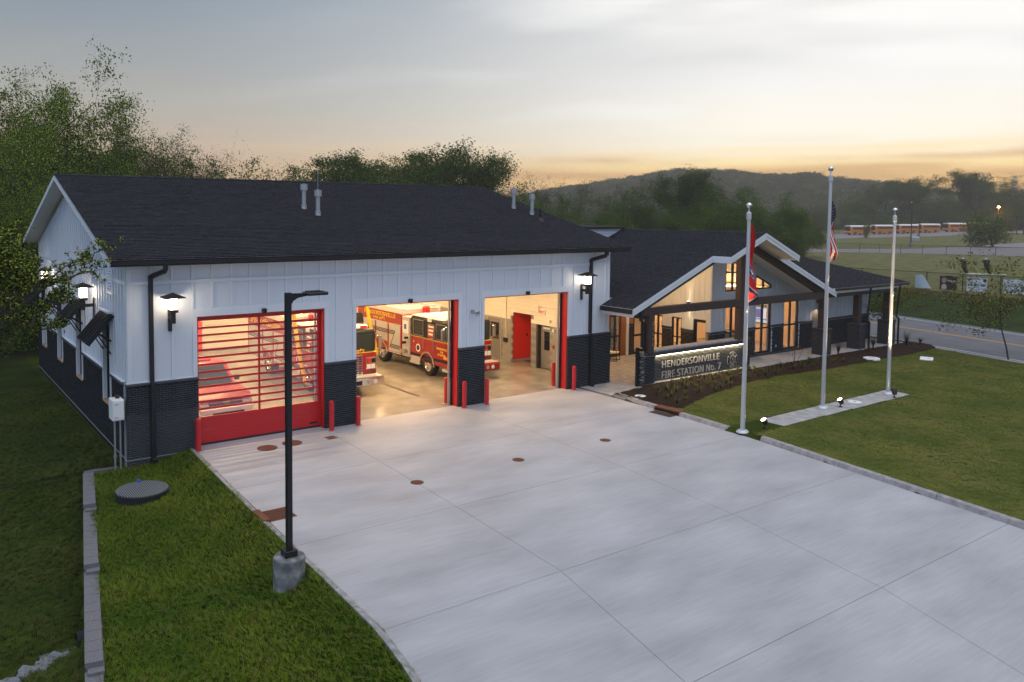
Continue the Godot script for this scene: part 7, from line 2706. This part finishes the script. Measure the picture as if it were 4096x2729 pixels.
	# wooded hill
	var far := tree_kind({h = 9.0, stem = 0.5, r = 0.2, levels = 2, kids = 3, leaf_level = 1, bare = 0.0, wander = 0.25, lift = 0.4, open = 1.2, leaves = 900, clump = 0.9, size = 1.1, droop = 0.1, gap = 0.0, cols = [Color(0.7, 0.75, 0.6), Color(1.0, 1.0, 0.9), Color(1.2, 1.1, 0.8)]})
	var places := []
	for i in 5200:
		var az := rf(33.0, 86.0)
		var dist := rf(400.0, 690.0)
		var crest := hill_crest(az)
		if crest < 0.008 and dist > 500.0:
			continue
		var p := Vector3(-5.7 + dist * sin(deg_to_rad(az)), 0, 25.6 - dist * cos(deg_to_rad(az)))
		p.y = height(p.x, p.z) - 0.5
		places.append(p)
	for i in 500:
		var az := rf(44.0, 74.0)
		var dist := rf(330.0, 400.0)
		if az > 55.0 and dist < 355.0:
			continue
		var p := Vector3(-5.7 + dist * sin(deg_to_rad(az)), 0, 25.6 - dist * cos(deg_to_rad(az)))
		p.y = height(p.x, p.z) - 0.5
		places.append(p)
	var mm := MultiMesh.new()
	mm.transform_format = MultiMesh.TRANSFORM_3D
	mm.use_colors = true
	mm.mesh = far[1]
	mm.instance_count = places.size()
	for i in places.size():
		var s := rf(0.8, 1.5)
		mm.set_instance_transform(i, Transform3D(Basis(UP, rf(0, TAU)).scaled(Vector3(s * rf(0.9, 1.2), s, s * rf(0.9, 1.2))), places[i]))
		var c := Color(0.09, 0.11, 0.045).lerp(Color(0.27, 0.27, 0.10), rng.randf() * rng.randf())
		mm.set_instance_color(i, c)
	var hf := MultiMeshInstance3D.new()
	hf.name = "hill_forest"
	hf.multimesh = mm
	hf.material_override = M.leaf
	add_child(hf, true)
	tag(hf, "hazy forest covering the far hill under the sunset", "forest")
	hf.set_meta("kind", "stuff")
	# undergrowth at the feet of the woods
	var under := []
	for i in 420:
		var t := rng.randf()
		if i < 150:
			under.append(Vector3(rf(-9, 26), 0, rf(-52, -27) if rng.randf() < 0.8 else -30.0))
		elif i < 250:
			under.append(Vector3(lerpf(27, 62, t), 0, -47 - 6 * t + rf(-3, 6)))
		else:
			under.append(Vector3(lerpf(60, 100, t), 0, -50 + 2 * t + rf(-9, 3)))
	var mu := MultiMesh.new()
	mu.transform_format = MultiMesh.TRANSFORM_3D
	mu.use_colors = true
	mu.mesh = K[8][1]
	mu.instance_count = under.size()
	for i in under.size():
		var p: Vector3 = under[i]
		p.y = height(p.x, p.z) - 0.6
		var s := rf(0.5, 1.05)
		mu.set_instance_transform(i, Transform3D(Basis(UP, rf(0, TAU)).scaled(Vector3(s * 1.3, s, s * 1.3)), p))
		mu.set_instance_color(i, Color.WHITE * rf(0.55, 1.0))
	var ug := MultiMeshInstance3D.new()
	ug.name = "undergrowth"
	ug.multimesh = mu
	ug.material_override = M.leaf
	add_child(ug, true)
	tag(ug, "dense green undergrowth at the feet of the trees behind the station", "undergrowth")
	ug.set_meta("kind", "stuff")
	bed_plants()

func near_tree(mid: Color, lite: Color) -> void:
	wood = G.new()
	tips = []
	var paths := [
		[[-5.6, -1.4, 4.6], [-5.3, 1.0, 4.5], [-4.9, 3.2, 4.3], [-4.17, 4.90, 4.00]],
		[[-5.3, 1.0, 4.5], [-5.2, 3.4, 4.7], [-4.7, 5.6, 4.4], [-4.3, 7.4, 4.1]],
		[[-4.17, 4.90, 4.00], [-3.65, 5.19, 3.67], [-3.40, 5.44, 3.33], [-3.05, 5.72, 3.00], [-2.61, 5.82, 2.67], [-2.27, 5.93, 2.33], [-1.94, 6.15, 2.00], [-1.53, 6.29, 1.67], [-1.15, 6.41, 1.33], [-0.78, 6.55, 1.00]],
		[[-4.17, 4.90, 4.00], [-3.85, 5.02, 3.69], [-3.50, 5.10, 3.38], [-3.28, 5.00, 3.06], [-3.04, 4.80, 2.75], [-2.89, 4.63, 2.44], [-2.52, 4.51, 2.12], [-2.22, 4.48, 1.81], [-2.04, 4.52, 1.50]],
		[[-4.08, 4.73, 4.00], [-3.64, 4.84, 3.50], [-3.42, 4.93, 3.00], [-3.26, 5.08, 2.50]],
		[[-3.43, 5.46, 3.60], [-3.23, 5.66, 3.32], [-3.15, 5.95, 3.05], [-2.90, 6.13, 2.77], [-2.76, 6.24, 2.50]],
		[[-2.60, 5.82, 2.60], [-2.28, 5.76, 2.38], [-1.97, 5.78, 2.16], [-1.65, 5.91, 1.94], [-1.37, 5.96, 1.72], [-1.09, 5.96, 1.50]],
		[[-4.7, 5.6, 4.4], [-4.06, 5.72, 4.00], [-3.63, 6.01, 3.67], [-3.34, 6.28, 3.33], [-2.92, 6.60, 3.00]],
		[[-2.96, 4.70, 3.00], [-2.66, 5.07, 2.75], [-2.31, 5.17, 2.50], [-1.95, 5.33, 2.25], [-1.93, 5.41, 2.00]],
		[[-4.7, 5.6, 4.4], [-4.2, 6.3, 4.0], [-3.7, 6.75, 3.5], [-3.4, 7.0, 3.2]]]
	var n := 0
	for p in paths:
		n += 1
		var r := 0.11 if n <= 2 else 0.042
		for i in p.size() - 1:
			var a := Vector3(p[i][0], p[i][1], p[i][2])
			var b := Vector3(p[i + 1][0], p[i + 1][1], p[i + 1][2])
			var t0 = float(i) / (p.size() - 1)
			var t1 = float(i + 1) / (p.size() - 1)
			wood.tube(a, b, r * (1.0 - 0.75 * t0), r * (1.0 - 0.75 * t1), 7, Color.WHITE, false)
			if n <= 2:
				continue
			# side twigs
			for k in 4:
				var s := a.lerp(b, rng.randf())
				var d := ((b - a).normalized() + Vector3(rf(-1, 1), rf(-0.5, 1.1), rf(-1, 1))).normalized()
				var ln := rf(0.15, 0.42)
				var e := s + d * ln
				wood.tube(s, e, 0.008, 0.004, 4, Color.WHITE, false)
				var lower := n in [4, 5] and e.x < -2.9
				if rng.randf() < (0.25 if lower else 0.78):
					tips.append(e)
					tips.append(s.lerp(e, 0.55))
				if rng.randf() < 0.5 and not lower:
					var f := e + Vector3(rf(-0.2, 0.3), rf(-0.02, 0.3), rf(-0.2, 0.2))
					wood.tube(e, f, 0.004, 0.003, 4, Color.WHITE, false)
					tips.append(f)
	# the leafy mass at the picture's left edge
	for i in 560:
		var p := Vector3(-4.15, 6.35, 3.7) + Vector3(rng.randfn() * 0.45, rng.randfn() * 0.42, rng.randfn() * 0.5)
		if p.x < -3.05 - 0.3 * maxf(0.0, 6.0 - p.y):
			tips.append(p)
	for i in 150:
		tips.append(Vector3(-4.35, 4.15, 3.6) + Vector3(rng.randfn() * 0.22, rng.randfn() * 0.28, rng.randfn() * 0.3))
	var l := Leaf.new()
	for c in tips:
		var base: Color = Color(0.16, 0.25, 0.03).lerp(Color(0.34, 0.38, 0.06), rng.randf())
		for k in 10:
			var off := Vector3(rng.randfn(), rng.randfn() * 0.8, rng.randfn()) * 0.06
			var nn := Vector3(rf(-1, 1), rf(0.0, 1.6), rf(-0.4, 1.2)).normalized()
			var s := rf(0.09, 0.19)
			var a := nn.cross(Vector3(rf(-1, 1), rf(-1, 1), rf(-1, 1))).normalized() * s * 0.5
			l.add(c + off, a, nn.cross(a).normalized() * s * 0.22, nn, base * rf(0.75, 1.3))
	var o := thing("near_tree", "near tree reaching light-green spring branches across the side wall", "tree")
	part("trunk", wood, M.bark, o)
	place("crown", l.mesh(), M.leaf, o)

func clump(n: int, hgt: float, wid: float, arch_: float, cols: Array) -> ArrayMesh:
	var l := Leaf.new()
	for i in n:
		var a := rf(0, TAU)
		var out := Vector3(cos(a), 0, sin(a))
		var side := Vector3(-out.z, 0, out.x) * wid
		var h := hgt * rf(0.6, 1.1)
		var reach := arch_ * rf(0.4, 1.1)
		var col: Color = cols[0].lerp(cols[1], rng.randf()) * rf(0.8, 1.2)
		var last := out * rf(0, 0.03)
		for k in 3:
			var t := (k + 1) / 3.0
			var p := out * reach * t * t + Vector3(0, h * (t - 0.35 * t * t * arch_ / maxf(hgt, 0.1)), 0)
			var w0 := side * (1.0 - 0.3 * k)
			var w1 := side * (0.7 - 0.3 * k + 0.05)
			var nn := (UP + out * 0.6).normalized()
			for q in [last - w0, p + w1, last + w0, last - w0, p - w1, p + w1]:
				l.v.append(q); l.n.append(nn); l.c.append(col)
			last = p
	return l.mesh()

func bed_plants() -> void:
	rng.seed = 99
	var lil := clump(34, 0.36, 0.011, 0.26, [Color(0.09, 0.12, 0.02), Color(0.17, 0.19, 0.045)])
	var k := 0
	var rows := [[21.7, 28.9, 2.15, 15], [20.4, 29.0, 2.75, 15], [19.9, 28.6, 3.3, 14], [19.6, 24.5, 3.9, 8], [29.2, 34.2, 2.5, 9], [29.0, 34.5, 3.25, 8], [19.4, 20.6, 4.6, 2]]
	var ri := 0
	for r in rows:
		ri += 1
		for i in r[3]:
			k += 1
			var x: float = lerpf(r[0], r[1], (i + 0.5) / r[3]) + rf(-0.14, 0.14)
			var z: float = r[2] + rf(-0.16, 0.16)
			var s := rf(0.7, 1.25)
			var o := place("grass_clump", lil, M.leaf, self, Transform3D(Basis(UP, rf(0, TAU)).scaled(Vector3(s, s * rf(0.8, 1.2), s)), Vector3(x, 0.13, z)))
			tag(o, "small arching grass clump, " + ordinal(i + 1) + " from the left, " + ordinal(ri) + " planted row of the mulch bed", "grass clump", "grass clumps in the mulch bed")
	var tan_ := clump(90, 0.95, 0.008, 0.35, [Color(0.12, 0.085, 0.05), Color(0.20, 0.15, 0.09)])
	var green := clump(120, 0.62, 0.014, 0.34, [Color(0.045, 0.055, 0.02), Color(0.08, 0.08, 0.035)])
	var sp := [[35.9, 2.15, tan_, 1.0, "tall dry grass in front of the first porch column"], [39.3, 2.25, tan_, 1.1, "tall dry grass in front of the middle porch column"], [38.2, 2.6, tan_, 0.6, "low rusty grass left of the middle porch column"], [42.5, 2.5, tan_, 1.1, "tall dry grass before the last porch column"], [43.2, 1.3, green, 1.25, "green shrub past the last porch column"], [43.75, 2.7, green, 0.75, "small dark shrub near the mulch bed tip"], [43.9, 1.9, green, 0.5, "tiny dark shrub at the mulch bed edge"]]
	for q in sp:
		var o := place("ornamental_grass", q[2], M.leaf, self, Transform3D(Basis(UP, q[0]).scaled(Vector3.ONE * q[3]), Vector3(q[0], 0.12, q[1])))
		tag(o, q[4], "shrub", "shrubs before the porch")
	for q in [[20.9, 3.35, "bare thin sapling in the mulch before the sign's first letters"], [30.95, 2.75, "bare thin sapling in the mulch before the house windows"]]:
		var o := thing("bare_sapling", q[2], "sapling", Vector3(q[0], 0.1, q[1]), 0.0, "bare saplings in the mulch bed")
		for j in 4:
			var g := G.new()
			var last := Vector3(rf(-0.03, 0.03), 0, rf(-0.03, 0.03))
			var d := Vector3(rf(-0.25, 0.25), 1, rf(-0.25, 0.25)).normalized()
			for m in 5:
				var e := last + (d + Vector3(rf(-0.1, 0.1), 0, rf(-0.1, 0.1))) * 0.34
				g.tube(last, e, 0.012 - 0.002 * m, 0.010 - 0.002 * m, 5, Color.WHITE, false)
				if m > 0:
					g.tube(e, e + Vector3(rf(-0.2, 0.2), rf(0.1, 0.3), rf(-0.2, 0.2)), 0.004, 0.002, 4, Color.WHITE, false)
				last = e
			part("stem", g, M.bark, o)

# ---------------------------------------------------------------- main
func _ready() -> void:
	rng.seed = 20240517
	stage()
	materials()
	ground()
	bay_building()
	house()
	sign_wall()
	fittings()
	fire_truck("fire_engine", "red-and-silver fire engine lettered in gold, parked in the last bay", Vector3(15.93, 0, -4.05), true)
	fire_truck("rescue_truck", "red rescue truck with chrome grille and bumper in the middle bay", Vector3(9.85, 0, -4.18), false)
	pickup(Vector3(3.85, 0, -2.25))
	hoses()
	retaining_wall()
	beyond()
	plants()
